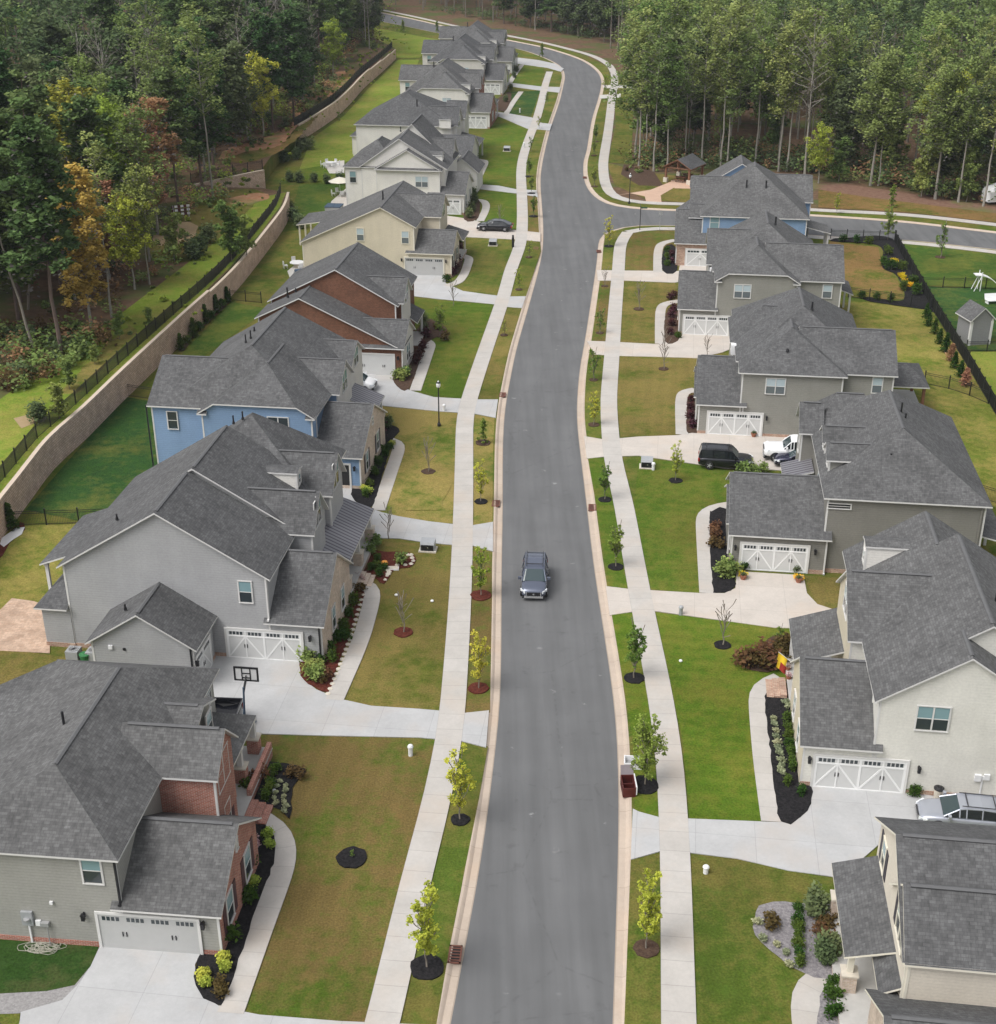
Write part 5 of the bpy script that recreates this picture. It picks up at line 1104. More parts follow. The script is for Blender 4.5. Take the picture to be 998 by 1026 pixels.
cx,cy=G(352,391); vehicle('white_van','white van parked nose to the road in front of the rust brick garage','van',(cx,cy+.3,.07),R(-8),'paint_white',4.9,1.95,
  [(-2.4,.8,.9,.4),(-2.36,1.15,.96,.3),(-1.6,1.18,1,.26),(-.6,1.16,1,.24),(.6,1.12,1,.24),(1.2,1.08,1,.26),(1.8,1.0,.98,.28),(2.2,.85,.9,.32),(2.38,.65,.8,.4)],
  [(-2.35,1.12,1.2,.86),(-2.15,1.12,1.72,.74),(-1.2,1.14,1.8,.74),(.2,1.12,1.78,.74),(.6,1.1,1.68,.72),(1.5,1.06,1.1,.84)],(-1.45,1.5),wr=.35)
cx,cy=G(228,724); vehicle('black_pickup_truck','black pickup truck with an empty bed behind the brick house porch','pickup truck',(cx-1.9,cy-.2,.07),R(176),'paint_black',5.6,2.0,
  [(-2.8,.9,.94,.5),(-2.75,1.1,.98,.42),(-2.4,.86,1,.36),(-.9,.86,1,.34),(-.8,1.2,1,.34),(1.2,1.22,1,.36),(2.0,1.2,1,.38),(2.6,1.14,.96,.42),(2.72,.9,.92,.5)],
  [(-.9,1.2,1.26,.88),(-.75,1.2,1.84,.76),(0,1.22,1.9,.76),(.3,1.22,1.88,.76),(.55,1.22,1.82,.74),(1.15,1.2,1.26,.85)],(-1.6,1.75),bed=(-2.7,-1.0,1.25),wr=.44)

# ================================================================ foliage
def leafcloud(rnd,centres,n,size,mat,mb=None,flat=.55,tint=None):
    """leaf cards round each centre (x,y,z,r)"""
    mb=mb or MB(); mb.col=mb.col if mb.col is not None else []
    for (x,y,z,r) in centres:
        base=rnd.random()*.5+.2 if tint is None else tint
        for _ in range(int(n)):
            while True:
                a,b,c=rnd.uniform(-1,1),rnd.uniform(-1,1),rnd.uniform(-1,1); q=a*a+b*b+c*c
                if .05<q<=1: break
            k=r*rnd.uniform(.55,1.15)
            px,py,pz=x+a*k,y+b*k,z+c*k*flat
            s=size*rnd.uniform(.55,1.3); th=rnd.uniform(0,6.283); ph=rnd.uniform(-.9,.9)
            ux,uy,uz=math.cos(th)*s,math.sin(th)*s,math.sin(ph)*s*.6
            vx,vy,vz=-math.sin(th)*s*.6,math.cos(th)*s*.6,math.sin(rnd.uniform(-1.2,1.2))*s*.6
            i=len(mb.v)
            mb.v.extend([(px-ux,py-uy,pz-uz),(px+vx,py+vy,pz+vz),(px+ux,py+uy,pz+uz),(px-vx,py-vy,pz-vz)])
            mb.f.append((i,i+1,i+2,i+3)); mb.m.append(mat); mb.col.append(min(1,max(0,base+rnd.uniform(-.22,.3))))
    return mb
def limb(mb,p,q,r0,r1,mat,rnd,seg=3,wob=.06):
    p=Vector(p); q=Vector(q); last=p; L=(q-p).length
    for k in range(1,seg+1):
        t=k/seg; c=p.lerp(q,t)+(Vector((rnd.uniform(-1,1),rnd.uniform(-1,1),rnd.uniform(-.3,.3)))*L*wob if k<seg else Vector())
        mb.tube(last,c,r0+(r1-r0)*(k-1)/seg,r0+(r1-r0)*t,mat,6,cap=False); last=c
def tree_proto(name,kind,seed,H=24,leaf='leaf_olive',bark='bark_pale',crown0=.4,rad=3.4,clumps=34,n=110,size=.34,lean=.02,bare=.2,tr=.16):
    rnd=random.Random(seed); t=empty(name); m=MB(); cs=[]
    top=Vector((rnd.uniform(-1,1)*lean*H,rnd.uniform(-1,1)*lean*H,H*.93)); pts=[]; last=Vector((0,0,-.2)); N=8
    for k in range(1,N+1):
        f=k/N; c=Vector((top.x*f+rnd.uniform(-.12,.12),top.y*f+rnd.uniform(-.12,.12),H*.93*f)); m.tube(last,c,tr*(1-(k-1)/N*.85)*(1.25 if k==1 else 1),tr*(1-f*.85),bark,7,cap=False); pts.append((last,c)); last=c
    def on(f): return Vector((top.x*f,top.y*f,H*.93*f))
    for k in range(clumps):
        f=crown0+(1-crown0)*((k+rnd.random())/clumps); a=k*2.4+rnd.uniform(-.9,.9)
        if kind=='pine': prof=(1-(f-crown0)/(1-crown0))**.7*.9+.16; z_off=rnd.uniform(-.2,.5)
        elif kind=='round': g=(f-crown0)/(1-crown0); prof=math.sin(math.pi*min(1,max(0,g*.85+.12)))**.6; z_off=rnd.uniform(.3,1.6)
        else: g=(f-crown0)/(1-crown0); prof=(.55+.55*math.sin(math.pi*(g*.9+.05))); z_off=rnd.uniform(.4,2.0)
        r=rad*prof*rnd.uniform(.35,1.0); c=on(max(0.05,f-.06))+Vector((math.cos(a)*r,math.sin(a)*r,z_off)); s=on(f*.9)
        limb(m,s,c,tr*.42*(1.15-f),.035,bark,rnd,3,.05)
        for _ in range(3 if rnd.random()>bare*.5 else 0): q=rad*.24; cs.append((c.x+rnd.uniform(-q,q),c.y+rnd.uniform(-q,q),c.z+rnd.uniform(-q,q)*(.5 if kind=='pine' else 1.3),rad*rnd.uniform(.15,.36)))
        if rnd.random()>bare: c2=c.lerp(s,.5); cs.append((c2.x,c2.y,c2.z+.3,rad*rnd.uniform(.18,.34))); cs.append((s.x,s.y,s.z+.3,rad*.22))
    tt=on(1); cs.append((tt.x,tt.y,H*.95,rad*.3))
    mb=leafcloud(rnd,[(c_[0],c_[1],c_[2]-rad*.25,c_[3]*1.1) for c_ in cs[::3]],n*.08,size*.8,'leaf_twig',flat=1.2) if H>12 else None
    m.build('trunk',t); leafcloud(rnd,cs,n*.42,size,leaf,mb=mb,flat=.5 if kind=='pine' else .85).build('crown',t)
    return t
GRP_L='trees of the wood on the raised ground left of the road'; GRP_R='trees of the wood beyond the side street'
def park(t): t.location=(0,-4000,0); return t
protos={}
def P(key,*a,**k): protos[key]=tree_proto(*a,**k)
P('oakA','deciduous_tree','tall',11,25,'leaf_olive','bark_pale',.42,3.9,38,78,.22,bare=.4); P('oakB','deciduous_tree','tall',12,23,'leaf_green','bark_pale',.4,3.7,38,78,.22,bare=.4)
P('oakC','deciduous_tree','round',13,21,'leaf_olive','bark_pale',.42,4.4,42,95,.22,tr=.21); P('oakD','deciduous_tree','tall',14,26,'leaf_olive','bark_pale',.52,3.2,28,60,.21,bare=.45)
P('oakE','deciduous_tree','round',15,18,'leaf_dark','bark',.22,4.2,40,120,.32); P('yelA','deciduous_tree','tall',16,17,'leaf_yellow','bark_pale',.25,2.8,40,150,.2); P('yelB','deciduous_tree','tall',17,15,'leaf_lime','bark_pale',.3,3.4,30,140,.2,bare=.3)
P('rusA','deciduous_tree','tall',18,15,'leaf_rust','bark_pale',.25,2.6,36,140,.19,bare=.25); P('pinA','pine_tree','pine',19,25,'leaf_pine','bark_pine',.42,3.8,44,110,.3,tr=.22); P('pinB','pine_tree','pine',20,22,'leaf_pine','bark_pine',.3,4.2,50,110,.3,tr=.2)
P('darA','deciduous_tree','round',21,20,'leaf_dark','bark',.2,4.6,44,120,.34); P('sapA','deciduous_tree','tall',22,9,'leaf_green','bark',.15,2.2,26,90,.22,tr=.1); P('barA','bare_tree','tall',23,22,'leaf_grey','bark_pale',.45,3.0,24,14,.2,bare=.7)
used={k:0 for k in protos}
LAB={'oakA':('tall olive green tree on a pale trunk',),'oakB':('tall mid green tree on a pale trunk',),'oakC':('broad olive tree with a rounded crown',),'oakD':('thin crowned olive tree on a bare trunk',),'oakE':('dense dark green broadleaf tree',),
 'yelA':('golden yellow green autumn tree',),'yelB':('loose lime green tree with open branches',),'rusA':('rust red autumn tree',),'pinA':('tall dark pine with a bare lower trunk',),'pinB':('dense dark pine with low boughs',),'darA':('very dark rounded tree',),'sapA':('low green young tree at the wood edge',),'barA':('nearly leafless grey tree',)}
def whereabouts(x,y,side):
    if side=='T': return ' beyond the far bend'
    if side=='L': return ' at the near end of the left wood' if y<135 else ' above the long retaining wall' if y<185 else ' by the clay bank of the left wood' if y<250 else ' above the curved retaining wall' if y<340 else ' at the far end of the left wood'
    return ' deep in the side street wood' if y>255 and x>26 else ' beside the road and the pavilion' if x<36 else ' behind the blue corner house' if x<52 else ' above the pine straw bank'
def plant_tree(key,x,y,z,side,s=1.0,label=None):
    rz=random.uniform(0,6.28); lb=label or LAB[key][0]+whereabouts(x,y,side)
    grp={'L':GRP_L,'R':GRP_R,'T':'trees beyond the far bend of the road'}[side]
    if used[key]==0:
        o=protos[key]; o.location=(x,y,z); o.rotation_euler=(0,0,rz); o.scale=(s,s,s); tag(o,lb,'tree',grp)
    else: o=dup(protos[key],(x,y,z),rz,s,lb,grp)
    o['category']='tree'; used[key]+=1; return o
placed=[]
def free(x,y,d):
    for a,b in placed:
        if abs(a-x)<d and abs(b-y)<d and (a-x)**2+(b-y)**2<d*d: return False
    placed.append((x,y)); return True
def inpoly(x,y,P_):
    c=False; n=len(P_)
    for i in range(n):
        x1,y1=P_[i]; x2,y2=P_[(i+1)%n]
        if (y1>y)!=(y2>y) and x<(x2-x1)*(y-y1)/(y2-y1)+x1: c=not c
    return c
def infr(x,y,m=6,k=.36): return abs(x)<(y*k+m+4) 
# hand-set trees that the photograph singles out
for key,px,py,s,lb in [('pinA',62,356,1.0,'tall dark pine with a bare reddish trunk at the left edge of the wood'),('yelA',92,330,1.0,None),('pinB',20,330,.95,None),('yelA',88,250,1.2,'golden yellow tree rising above the left wood'),('yelB',122,235,1.1,None),
   ('rusA',158,235,1.15,'tall rust red tree in the middle of the left wood'),('rusA',110,280,.8,None),('oakD',112,318,.75,'slender pale trunked tree at the lawn edge of the left wood'),('yelB',75,300,.8,None),('sapA',120,340,.3,None),('sapA',70,390,.3,None),('sapA',150,330,.25,None),('sapA',95,365,.2,None),('oakA',150,262,.8,None),('oakD',214,200,1.0,'tall thin crowned tree beside the clay clearing'),('yelB',135,290,.7,None),('barA',275,112,1.1,'tall leafless white trunk rising from the dark wood'),
   ('sapA',232,262,.75,'bushy evergreen sapling standing alone behind the long wall fence'),('sapA',247,256,.5,None),('sapA',175,262,.6,None),('oakB',150,285,.6,None),('sapA',60,420,.35,None)]:
    x,y=G(px,py,PZ); placed.append((x,y)); plant_tree(key,x,y,PZ,'L',s,lb)
for key,px,py,s,lb in [('oakA',640,166,1.0,None),('oakD',655,172,.95,None),('oakB',668,172,.9,None),('oakD',703,168,1.0,'pale forked tree right behind the picnic pavilion'),('oakD',722,170,1.0,None),('oakA',728,170,.95,None),('oakD',757,168,1.0,None),('oakA',780,172,1.0,None),('oakD',788,172,1.05,None),
   ('barA',806,180,1.15,'tall leafless pale tree forking above the blue house'),('oakC',872,186,1.0,'broad round crowned tree on a pale trunk above the red bank'),('oakB',880,186,.8,None),('oakC',937,200,.95,None),('oakA',960,203,.95,None),('oakD',985,207,1.0,None),('oakC',1010,206,1.0,None),('sapA',923,198,.8,None),('sapA',968,202,.8,None),('sapA',840,182,.7,None),('yelB',820,184,.6,None)]:
    x,y=G(px,py); placed.append((x,y)); plant_tree(key,x,y,0,'R',s,lb)
LP=[G(x,y,PZ) for x,y in [(0,368),(40,358),(78,340),(112,316),(145,292),(172,262),(160,235),(225,200),(225,165),(250,145),(300,120),(330,85),(352,58),(378,48)]]+[(-44,470),(-60,520)]
LPoly=LP+[(-260,520),(-260,118),(-60,118)]
RP=Gs([(634,164),(690,172),(760,172),(800,176),(870,185),(935,198),(998,206),(1060,215)])
RPoly=RP+[(200,420),(140,520),(40,520)]+Gs([(604,50),(622,62),(638,75),(641,100),(635,130),(633,160)])
TPoly=Gs([(606,48),(590,40),(540,31),(500,24),(458,17),(420,10),(374,1)])+[(-80,560),(100,640),(60,520)]
random.seed(11)
cand=[]
for poly,side in ((LPoly,'L'),(RPoly,'R'),(TPoly,'T')):
    xs=[p[0] for p in poly]; ys=[p[1] for p in poly]
    for _ in range(9000):
        x=random.uniform(min(xs),max(xs)); y=random.uniform(min(ys),min(max(ys),600))
        if inpoly(x,y,poly) and infr(x,y,10,.46): 
            d=5.0 if y<260 else 5.8
            if free(x,y,d): cand.append((x,y,side))
def front(x,y,side):      # how near to the visible edge of the wood
    if side=='L': return min(math.dist((x,y),p) for p in LP)
    if side=='R': return min(math.dist((x,y),p) for p in RP+Gs([(641,100),(635,130)]))
    return (y-390)*.7
cand.sort(key=lambda c: front(*c)*.9+ .03*c[1]+(0 if infr(c[0],c[1]) else 1e3))
single=cand[:250]; mass=cand[250:]
for x,y,side in single:
    r=random.random(); f=front(x,y,side)
    if side=='L':
        if y<190: key=random.choices(['pinA','pinB','oakE','yelB','oakB','darA','rusA','yelA'],[4,4.5,1.6,1.2,1.0,1.6,.3,.4])[0]
        else: key=random.choices(['oakE','darA','oakD','pinB','pinA','oakB','barA','yelB'],[2.5,3,1.2,2.5,2,.7,2.2,.3])[0]
        z=PZ
    elif side=='R':
        key=random.choices(['oakA','oakB','oakC','oakD','oakE','yelB','barA','darA','sapA'],[2.4,2.8,1.2,3,2.0,.4,1.2,2.0,1.6])[0]; z=0
    else: key=random.choices(['darA','oakE','pinB','oakD'],[3,3,1.5,1.5])[0]; z=0
    plant_tree(key,x,y,z,side,random.uniform(.75,1.08))
# the deep wood behind reads as one mass
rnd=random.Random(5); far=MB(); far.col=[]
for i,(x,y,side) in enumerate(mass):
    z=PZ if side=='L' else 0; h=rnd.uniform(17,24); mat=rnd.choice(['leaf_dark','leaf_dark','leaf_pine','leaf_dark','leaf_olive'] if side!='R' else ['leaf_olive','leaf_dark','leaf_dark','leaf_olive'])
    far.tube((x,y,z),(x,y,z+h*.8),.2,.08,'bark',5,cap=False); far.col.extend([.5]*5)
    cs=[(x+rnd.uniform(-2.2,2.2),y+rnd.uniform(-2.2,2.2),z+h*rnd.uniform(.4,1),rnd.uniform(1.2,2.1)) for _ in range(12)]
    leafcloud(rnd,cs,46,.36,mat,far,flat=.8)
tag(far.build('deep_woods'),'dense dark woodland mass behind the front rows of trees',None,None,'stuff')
# undergrowth along the wood edges
ug=MB(); ug.col=[]
def under(poly,cnt,zz,mats,hr=(.5,2.2),seed=3):
    rnd=random.Random(seed); xs=[p[0] for p in poly]; ys=[p[1] for p in poly]; k=0
    while k<cnt:
        x=rnd.uniform(min(xs),max(xs)); y=rnd.uniform(min(ys),min(470,max(ys)))
        if not inpoly(x,y,poly) or not infr(x,y): k+=.2; continue
        h=rnd.uniform(*hr); leafcloud(rnd,[(x+rnd.uniform(-.5,.5)*h,y+rnd.uniform(-.5,.5)*h,zz+h*.5*rnd.uniform(.6,1.2),h*.55) for _ in range(2)],46,.12+.035*h,rnd.choice(mats),ug,flat=.9); k+=1
Lb=[(p[0]-9,p[1]) for p in LP[::-1]]
under([(p[0]+4,p[1]) for p in LP]+[(p[0]-2,p[1]) for p in LP[::-1]],420,PZ,['leaf_lime','leaf_green','leaf_olive','leaf_lime'],(.2,.8),21)
under([(p[0]+9,p[1]) for p in LP]+[(p[0],p[1]) for p in LP[::-1]],260,PZ,['leaf_lime','leaf_lime','leaf_olive'],(.12,.4),23)
under(LP+Lb,620,PZ,['leaf_green','leaf_dark','leaf_bronze','leaf_olive','leaf_lime','leaf_dark','leaf_green','leaf_rust'],(.5,3.4))
under(RP+[(p[0]+3,p[1]+14) for p in RP[::-1]],420,0,['leaf_dark','leaf_bronze','leaf_dark','leaf_rust','leaf_olive','leaf_dark','leaf_green'],(.6,4.2),4)
under(TPoly[:7]+[(p[0],p[1]+14) for p in TPoly[:7][::-1]],120,0,['leaf_dark','leaf_pine','leaf_dark'],(1.5,4),6)
under(Gs([(626,158),(668,168),(668,175),(640,178),(626,172)])+[],26,0,['leaf_bronze','leaf_olive'],(.4,1.0),8)
under(Gs([(-30,400),(-30,330),(75,325),(110,345),(70,372),(40,392)],PZ),110,PZ,['leaf_green','leaf_olive','leaf_bronze','leaf_dark','leaf_rust'],(.6,2.4),31)
under(Gs([(225,150),(250,142),(278,130),(300,100),(330,75),(345,78),(320,102),(300,128),(270,146)],PZ),60,PZ,['leaf_green','leaf_bronze','leaf_dark'],(.4,1.4),33)
tag(ug.build('undergrowth'),'mixed undergrowth along the edges of the woods',None,None,'stuff')

# ---------------------------------------------------------------- street trees and yard plants
def small_tree(seed,H,leaf,rad,n=150,clumps=22,crown0=.2,size=.09,bark='bark',bare=.1,kind='tall'):
    return tree_proto('street_tree',kind,seed,H,leaf,bark,crown0,rad,clumps,n,size,.01,bare,.055)
st={'ylw':small_tree(31,4.6,'leaf_street',.85,n=60),'lime':small_tree(32,4.4,'leaf_street',.9,n=52),'grn':small_tree(33,4.4,'leaf_streetg',.8,n=70),'thin':small_tree(34,3.6,'leaf_streetg',.8,n=45,clumps=14,bare=.4),'twig':small_tree(35,3.4,'leaf_bronze',.9,n=2,clumps=16,bare=.6,size=.08),'cone':small_tree(36,4.6,'leaf_streetg',.85,n=110,clumps=26,crown0=.12,kind='pine'),'oliv':small_tree(37,5.0,'leaf_streetg',1.15,n=80,clumps=28)}
stu={k:0 for k in st}
def street(key,px,py,h,label,ring='mulch_black',rr=.75,name=None):
    x,y=G(px,py); base={'ylw':4.6,'lime':4.4,'grn':4.4,'thin':3.6,'twig':3.4,'cone':4.6,'oliv':5.0}[key]; s=h/base*.87
    if stu[key]==0: o=st[key]; o.location=(x,y,0); o.scale=(s,s,s)
    else: o=dup(st[key],(x,y,0),random.uniform(0,6.2),s)
    stu[key]+=1; tag(o,label,'tree','young trees along the street'); 
    if ring:
        r2=rr*.85; pts=[(x+r2*(1+random.uniform(-.08,.08))*math.cos(a*.39),y+r2*(1+random.uniform(-.08,.08))*math.sin(a*.39)) for a in range(16)]
        m=MB(); m.prism(pts,0,.085,ring); tag(m.build('mulch_ring'),kind='structure')
S=street
S('ylw',428,970,4.3,'young yellow tree in a black mulch ring nearest the camera on the left verge',rr=.95); S('lime',461,822,3.9,'young lime yellow tree on the left verge beside the brick fronted house lot',rr=.6)
S('ylw',479.5,690,3.6,'young tree in a red ring above the large grey house driveway','mulch_red',.75); S('ylw',481.7,597,3.5,'young spreading tree in a red ring opposite the moving crossover','mulch_red',.85)
S('lime',482,503,3.0,'narrow young tree beside the storm drain on the left verge','mulch_black',.6); S('cone',484,444,2.8,'small upright dark tree in a brown ring below the lamp post driveway','mulch_brown',.8)
S('thin',505,336,1.8,'tiny leaning sapling on the left verge by the rust brick house','mulch_brown',.5); S('lime',520,290.5,2.3,'small bright green tree on the verge before the cream house','mulch_brown',.5); S('thin',530,258,2.2,'thin sapling on the verge near the black sedan','mulch_brown',.5)
S('grn',534.5,217,3.0,'dense green young tree on the verge by the black sedan driveway'); S('grn',532.5,194,2.8,'young green tree at the corner of the seventh left driveway'); S('grn',530,177,3.0,'dense green tree on the far left verge facing the wood')
S('thin',532,152,2.6,'young tree on the far left verge before the bend',None); S('thin',540,129,2.4,'young tree on the far left verge at the brick porch driveway',None); S('thin',548,104,2.4,'sparse sapling on the far left verge midway round the bend',None)
for px,py,l in ((543,57,'lone young tree inside the far bend'),(404,32,'small dark tree on the far left of the back lawn'),(438,33,'small dark tree on the back lawn beside the last house')): S('cone',px,py,4.0,l,None)
S('ylw',647.6,951,4.0,'bushy yellow tree on the near right verge','mulch_brown',.7); S('oliv',646,787,4.3,'wide olive green tree over the maroon box on the right verge',rr=.95); S('grn',635.5,680,4.0,'dark green young tree on the right verge across from the bone white house',rr=.75)
S('grn',617,568.5,3.5,'slim dark green tree on the right verge level with the moving crossover',rr=.65); S('grn',606,501,3.1,'round dark green tree on the right verge below the khaki house driveway',rr=.6); S('ylw',595,426,2.8,'yellow green tree on the right verge at the khaki house driveway','mulch_brown',.6)
S('thin',594.7,381,3.3,'thin green sapling on the right verge beyond the yellow green one','mulch_brown',.5); S('thin',601,334,2.8,'sparse sapling on the right verge level with the pink walk','mulch_brown',.5); S('twig',606,287,2.5,'leafless sapling on the right verge by the clipped gable house','mulch_brown',.5)
S('lime',610,247,3.4,'bright lime tree at the side street corner'); S('grn',595.5,187,3.3,'green tree where the right verge curves into the side street','mulch_brown',.6); S('grn',597,142,3.0,'green tree on the verge beside the wood','mulch_brown',.6); S('grn',595,156,2.6,'lower green tree on the verge beside the wood','mulch_brown',.6); S('lime',606,93,3.2,'lime green tree between the two far footpaths',None)
S('twig',404,634,3.4,'leafless sapling in a red ring on the lawn of the large grey house','mulch_red',.75); S('twig',429,473,3.4,'leafless sapling in a brown ring on the blue house lawn','mulch_brown',.7); S('thin',353,860,.6,'tiny plant in the large black ring on the brown lawn',rr=.95)
S('oliv',441,337,3.2,'small olive tree at the rust brick house walk','mulch_brown',.5); S('twig',724,647,3.6,'leafless sapling on the lawn of the bone white house',rr=.65); S('lime',677,482,2.9,'small flat topped green tree on the taupe house lawn',rr=.65); S('twig',665,370,3.4,'leafless sapling on the khaki house lawn','mulch_brown',.6); S('twig',640,310,3.6,'leafless sapling on the lawn of the clipped gable house','mulch_brown',.7)
S('twig',708,357,2.6,'reddish leafless shrub tree at the end of the clipped gable driveway',None); S('twig',665,351,2.8,'leafless sapling on the clipped gable driveway edge',None); S('twig',454,306,3.2,'leafless sapling beside the cream house driveway',None); S('twig',390,540,3.0,'leafless sapling beside the blue house driveway',None); S('twig',501,225,3.0,'leafless tree behind the black sedan',None)
S('oliv',889,241,4.2,'dark shrubby tree at the corner of the yellow flower bed',None); S('thin',942,258,4.6,'thin sapling in a square bed on the bright corner lawn','mulch_brown',.8); S('cone',893,208,4.0,'narrow bright green tree on the far side street bank',None); S('lime',838,214,2.6,'small lime tree between side street and far sidewalk',None); S('thin',780,650,1.8,'small sapling beside the taupe house driveway end',None)
for k in st:
    if stu[k]==0: print('unused',k)

def shrub_proto(name,seed,r,h,leaf,n=240,size=.07,cl=6,flat=.85):
    rnd=random.Random(seed); cs=[(rnd.uniform(-.4,.4)*r,rnd.uniform(-.4,.4)*r,h*rnd.uniform(.35,.62),r*.62) for _ in range(cl)]
    mb=leafcloud(rnd,cs,n/cl*1.5,size,leaf,flat=h/r*.8 if h>r else flat); root=empty(name); 
    mb.build('foliage',root); s=MB(); s.tube((0,0,-.02),(0,0,h*.5),.04,.02,'bark',5); s.build('stem',root); return root
def cone_proto(name,seed,r,h,leaf):
    rnd=random.Random(seed); cs=[]
    for k in range(14): f=k/13; cs.append((rnd.uniform(-.06,.06),rnd.uniform(-.06,.06),h*(.08+.86*f),r*(1.0-.82*f)+.05))
    mb=leafcloud(rnd,cs,90,.1,leaf,flat=.9); root=empty(name); mb.build('foliage',root); s=MB(); s.tube((0,0,-.02),(0,0,h*.8),.06,.02,'bark',5); s.build('stem',root); return root
SH={'round':shrub_proto('round_shrub',1,.5,.8,'leaf_shrub',300),'loose':shrub_proto('loose_shrub',2,.6,.9,'leaf_green',220,.09),'tuft':shrub_proto('silver_tuft',3,.3,.35,'leaf_silver',150,.07),'bronze':shrub_proto('bronze_shrub',4,.7,.8,'leaf_bronze',260,.09),'purple':shrub_proto('purple_shrub',5,.6,.8,'leaf_purple',240,.08),
 'lime':shrub_proto('lime_shrub',6,.45,.6,'leaf_lime',220,.07),'flower':shrub_proto('flowering_shrub',7,.45,.6,'leaf_flower',130,.06),'mum':shrub_proto('yellow_mum',8,.4,.5,'leaf_mum',300,.05),'cone':cone_proto('conical_evergreen',9,.75,2.2,'leaf_shrub'),'orange':cone_proto('conical_evergreen',10,.7,1.8,'leaf_rust'),'big':shrub_proto('evergreen_bush',12,1.0,1.9,'leaf_dark',700,.12,9)}
shu={k:0 for k in SH}
def shrub(key,px,py,label,s=1.0,z=0.07,group=None,cat=None):
    x,y=G(px,py,z)
    if shu[key]==0: o=SH[key]; o.location=(x,y,z); o.scale=(s,s,s)
    else: o=dup(SH[key],(x,y,z),random.uniform(0,6.2),s)
    shu[key]+=1; tag(o,label,cat or ('evergreen' if key in('cone','orange') else 'shrub'),group)
def row(key,pts,label,s=1.0,group=None,**k):
    for i,(px,py) in enumerate(pts): shrub(key,px,py,label,s*random.uniform(.85,1.12),group=group or label,**k)
row('round',[(248,793),(252,870),(247,903),(230,943)],'dark green shrub in the black bed along the brick front wall',1.25); row('lime',[(268,838),(271,848),(254,885),(247,896),(204,981),(206,988),(224,964),(225,972)],'small yellow green shrub in the black bed along the brick front wall',.9)
row('flower',[(254,842),(255,849)],'pink and white flowering shrub under the brick house window',1.2); row('round',[(277,773),(273,777),(272,787),(270,793),(266,800)],'small round shrub in a row in the black bed by the brick porch',.85); row('bronze',[(258,783),(297,778),(221,993)],'bronze shrub in the black bed of the brick fronted house')
row('tuft',[(281,784),(278,789),(277,795),(275,801),(276,806),(286,789),(287,793),(285,799),(285,805),(287,809),(285,814)],'silver tuft planted in two rows in the black bed',.72)
row('round',[(322,664),(330,653),(337,642),(343,630),(349,617),(354,606),(333,662),(345,640)],'green shrub in the red mulch bed along the tan brick garage',1.1); row('loose',[(308,665),(312,674),(318,681),(319,674)],'loose shrub at the driveway end of the red mulch bed',1.2); row('bronze',[(321,683),(360,592),(357,600),(328,679)],'bronze shrub in the red mulch bed of the large grey house',.8)
row('round',[(378,562),(377,569),(384,571),(380,577),(372,571)],'round dark shrub in the oval red bed by the grey house porch',.8); row('loose',[(371,556),(376,548),(403,565)],'loose green shrub in the oval red bed by the grey house porch',1.1); row('flower',[(359,579),(361,583)],'pale flowering shrub at the grey house steps')
row('round',[(366,497),(371,487),(376,476),(381,466),(386,457),(390,450),(382,452),(376,465)],'dark green shrub in the black bed along the blue house front',1.0); row('lime',[(369,494),(365,491),(393,447)],'lime shrub in the black bed along the blue house front'); row('purple',[(383,428),(380,438)],'purple shrub by the blue house porch',1.3); row('big',[(390,428)],'dense evergreen bush by the blue house porch',.7)
row('loose',[(399,379),(403,380),(407,377)],'loose shrub at the rust brick garage corner',1.3); row('purple',[(421,357),(424,349),(417,364),(427,338)],'purple shrub along the rust brick front',1.3); row('big',[(424,325),(426,335)],'evergreen bush at the rust brick porch',.7); row('bronze',[(446,340),(438,330)],'bronze shrub on the rust brick lawn bed')
row('purple',[(459,262),(456,270),(453,275),(461,250)],'reddish shrub in the bed of the cream house',1.2); row('round',[(448,282),(461,243)],'round shrub at the cream garage corner',1.1); row('big',[(472,212),(475,204),(474,197),(470,218)],'dark evergreen bush along the white twin gabled house front',.8); row('big',[(473,172),(476,163),(477,152)],'dark bush along the white hipped house front',.8); row('big',[(507,102),(512,90),(517,72),(515,78)],'dark bush before the far left houses',.8)
row('tuft',[(775,721),(776,727),(777,733),(777,739),(778,745),(779,750),(781,756),(782,763),(782,769),(783,775),(787,705),(789,709)],'silver grass tuft in the black bed beside the bone white garage',.95); row('round',[(788,722),(789,730),(790,739),(791,747),(792,755),(793,763),(794,770),(789,785),(803,795)],'dark green shrub in the black bed beside the bone white garage',.75)
row('bronze',[(752,666),(760,668),(768,664),(776,668),(782,657),(786,650)],'large brown bush under the yellow flag',1.6); row('loose',[(727,573),(731,575),(736,574),(723,577)],'bright green shrub at the taupe garage corner',1.3); row('bronze',[(716,530),(717,538),(718,548)],'bronze shrub in the black bed beside the taupe garage'); row('mum',[(744.5,578),(800,581)],'yellow potted mum beside the taupe garage door',1.05,group='yellow mums at the taupe garage door')
row('round',[(746,571),(799,573)],'dark green pot plant behind a yellow mum',.8); row('purple',[(692,402),(692,410),(692,419),(693,428)],'reddish shrub in the bed of the khaki house',.95); row('purple',[(673,318),(673,326),(672,335),(675,311)],'reddish shrub in the bed of the clipped gable house',1.1); row('round',[(679,338)],'round shrub at the clipped gable garage corner'); row('purple',[(671,300),(675,298)],'brown shrub on the clipped gable lawn')
row('round',[(668,252),(668,259),(668,266)],'dark shrub beside the brick garage of the blue corner house'); row('purple',[(673,256),(673,264)],'reddish shrub beside the brick garage of the blue corner house'); row('loose',[(746,475),(756,477),(764,474),(751,470)],'spiky green shrub beside the taupe garage ridge',1.3)
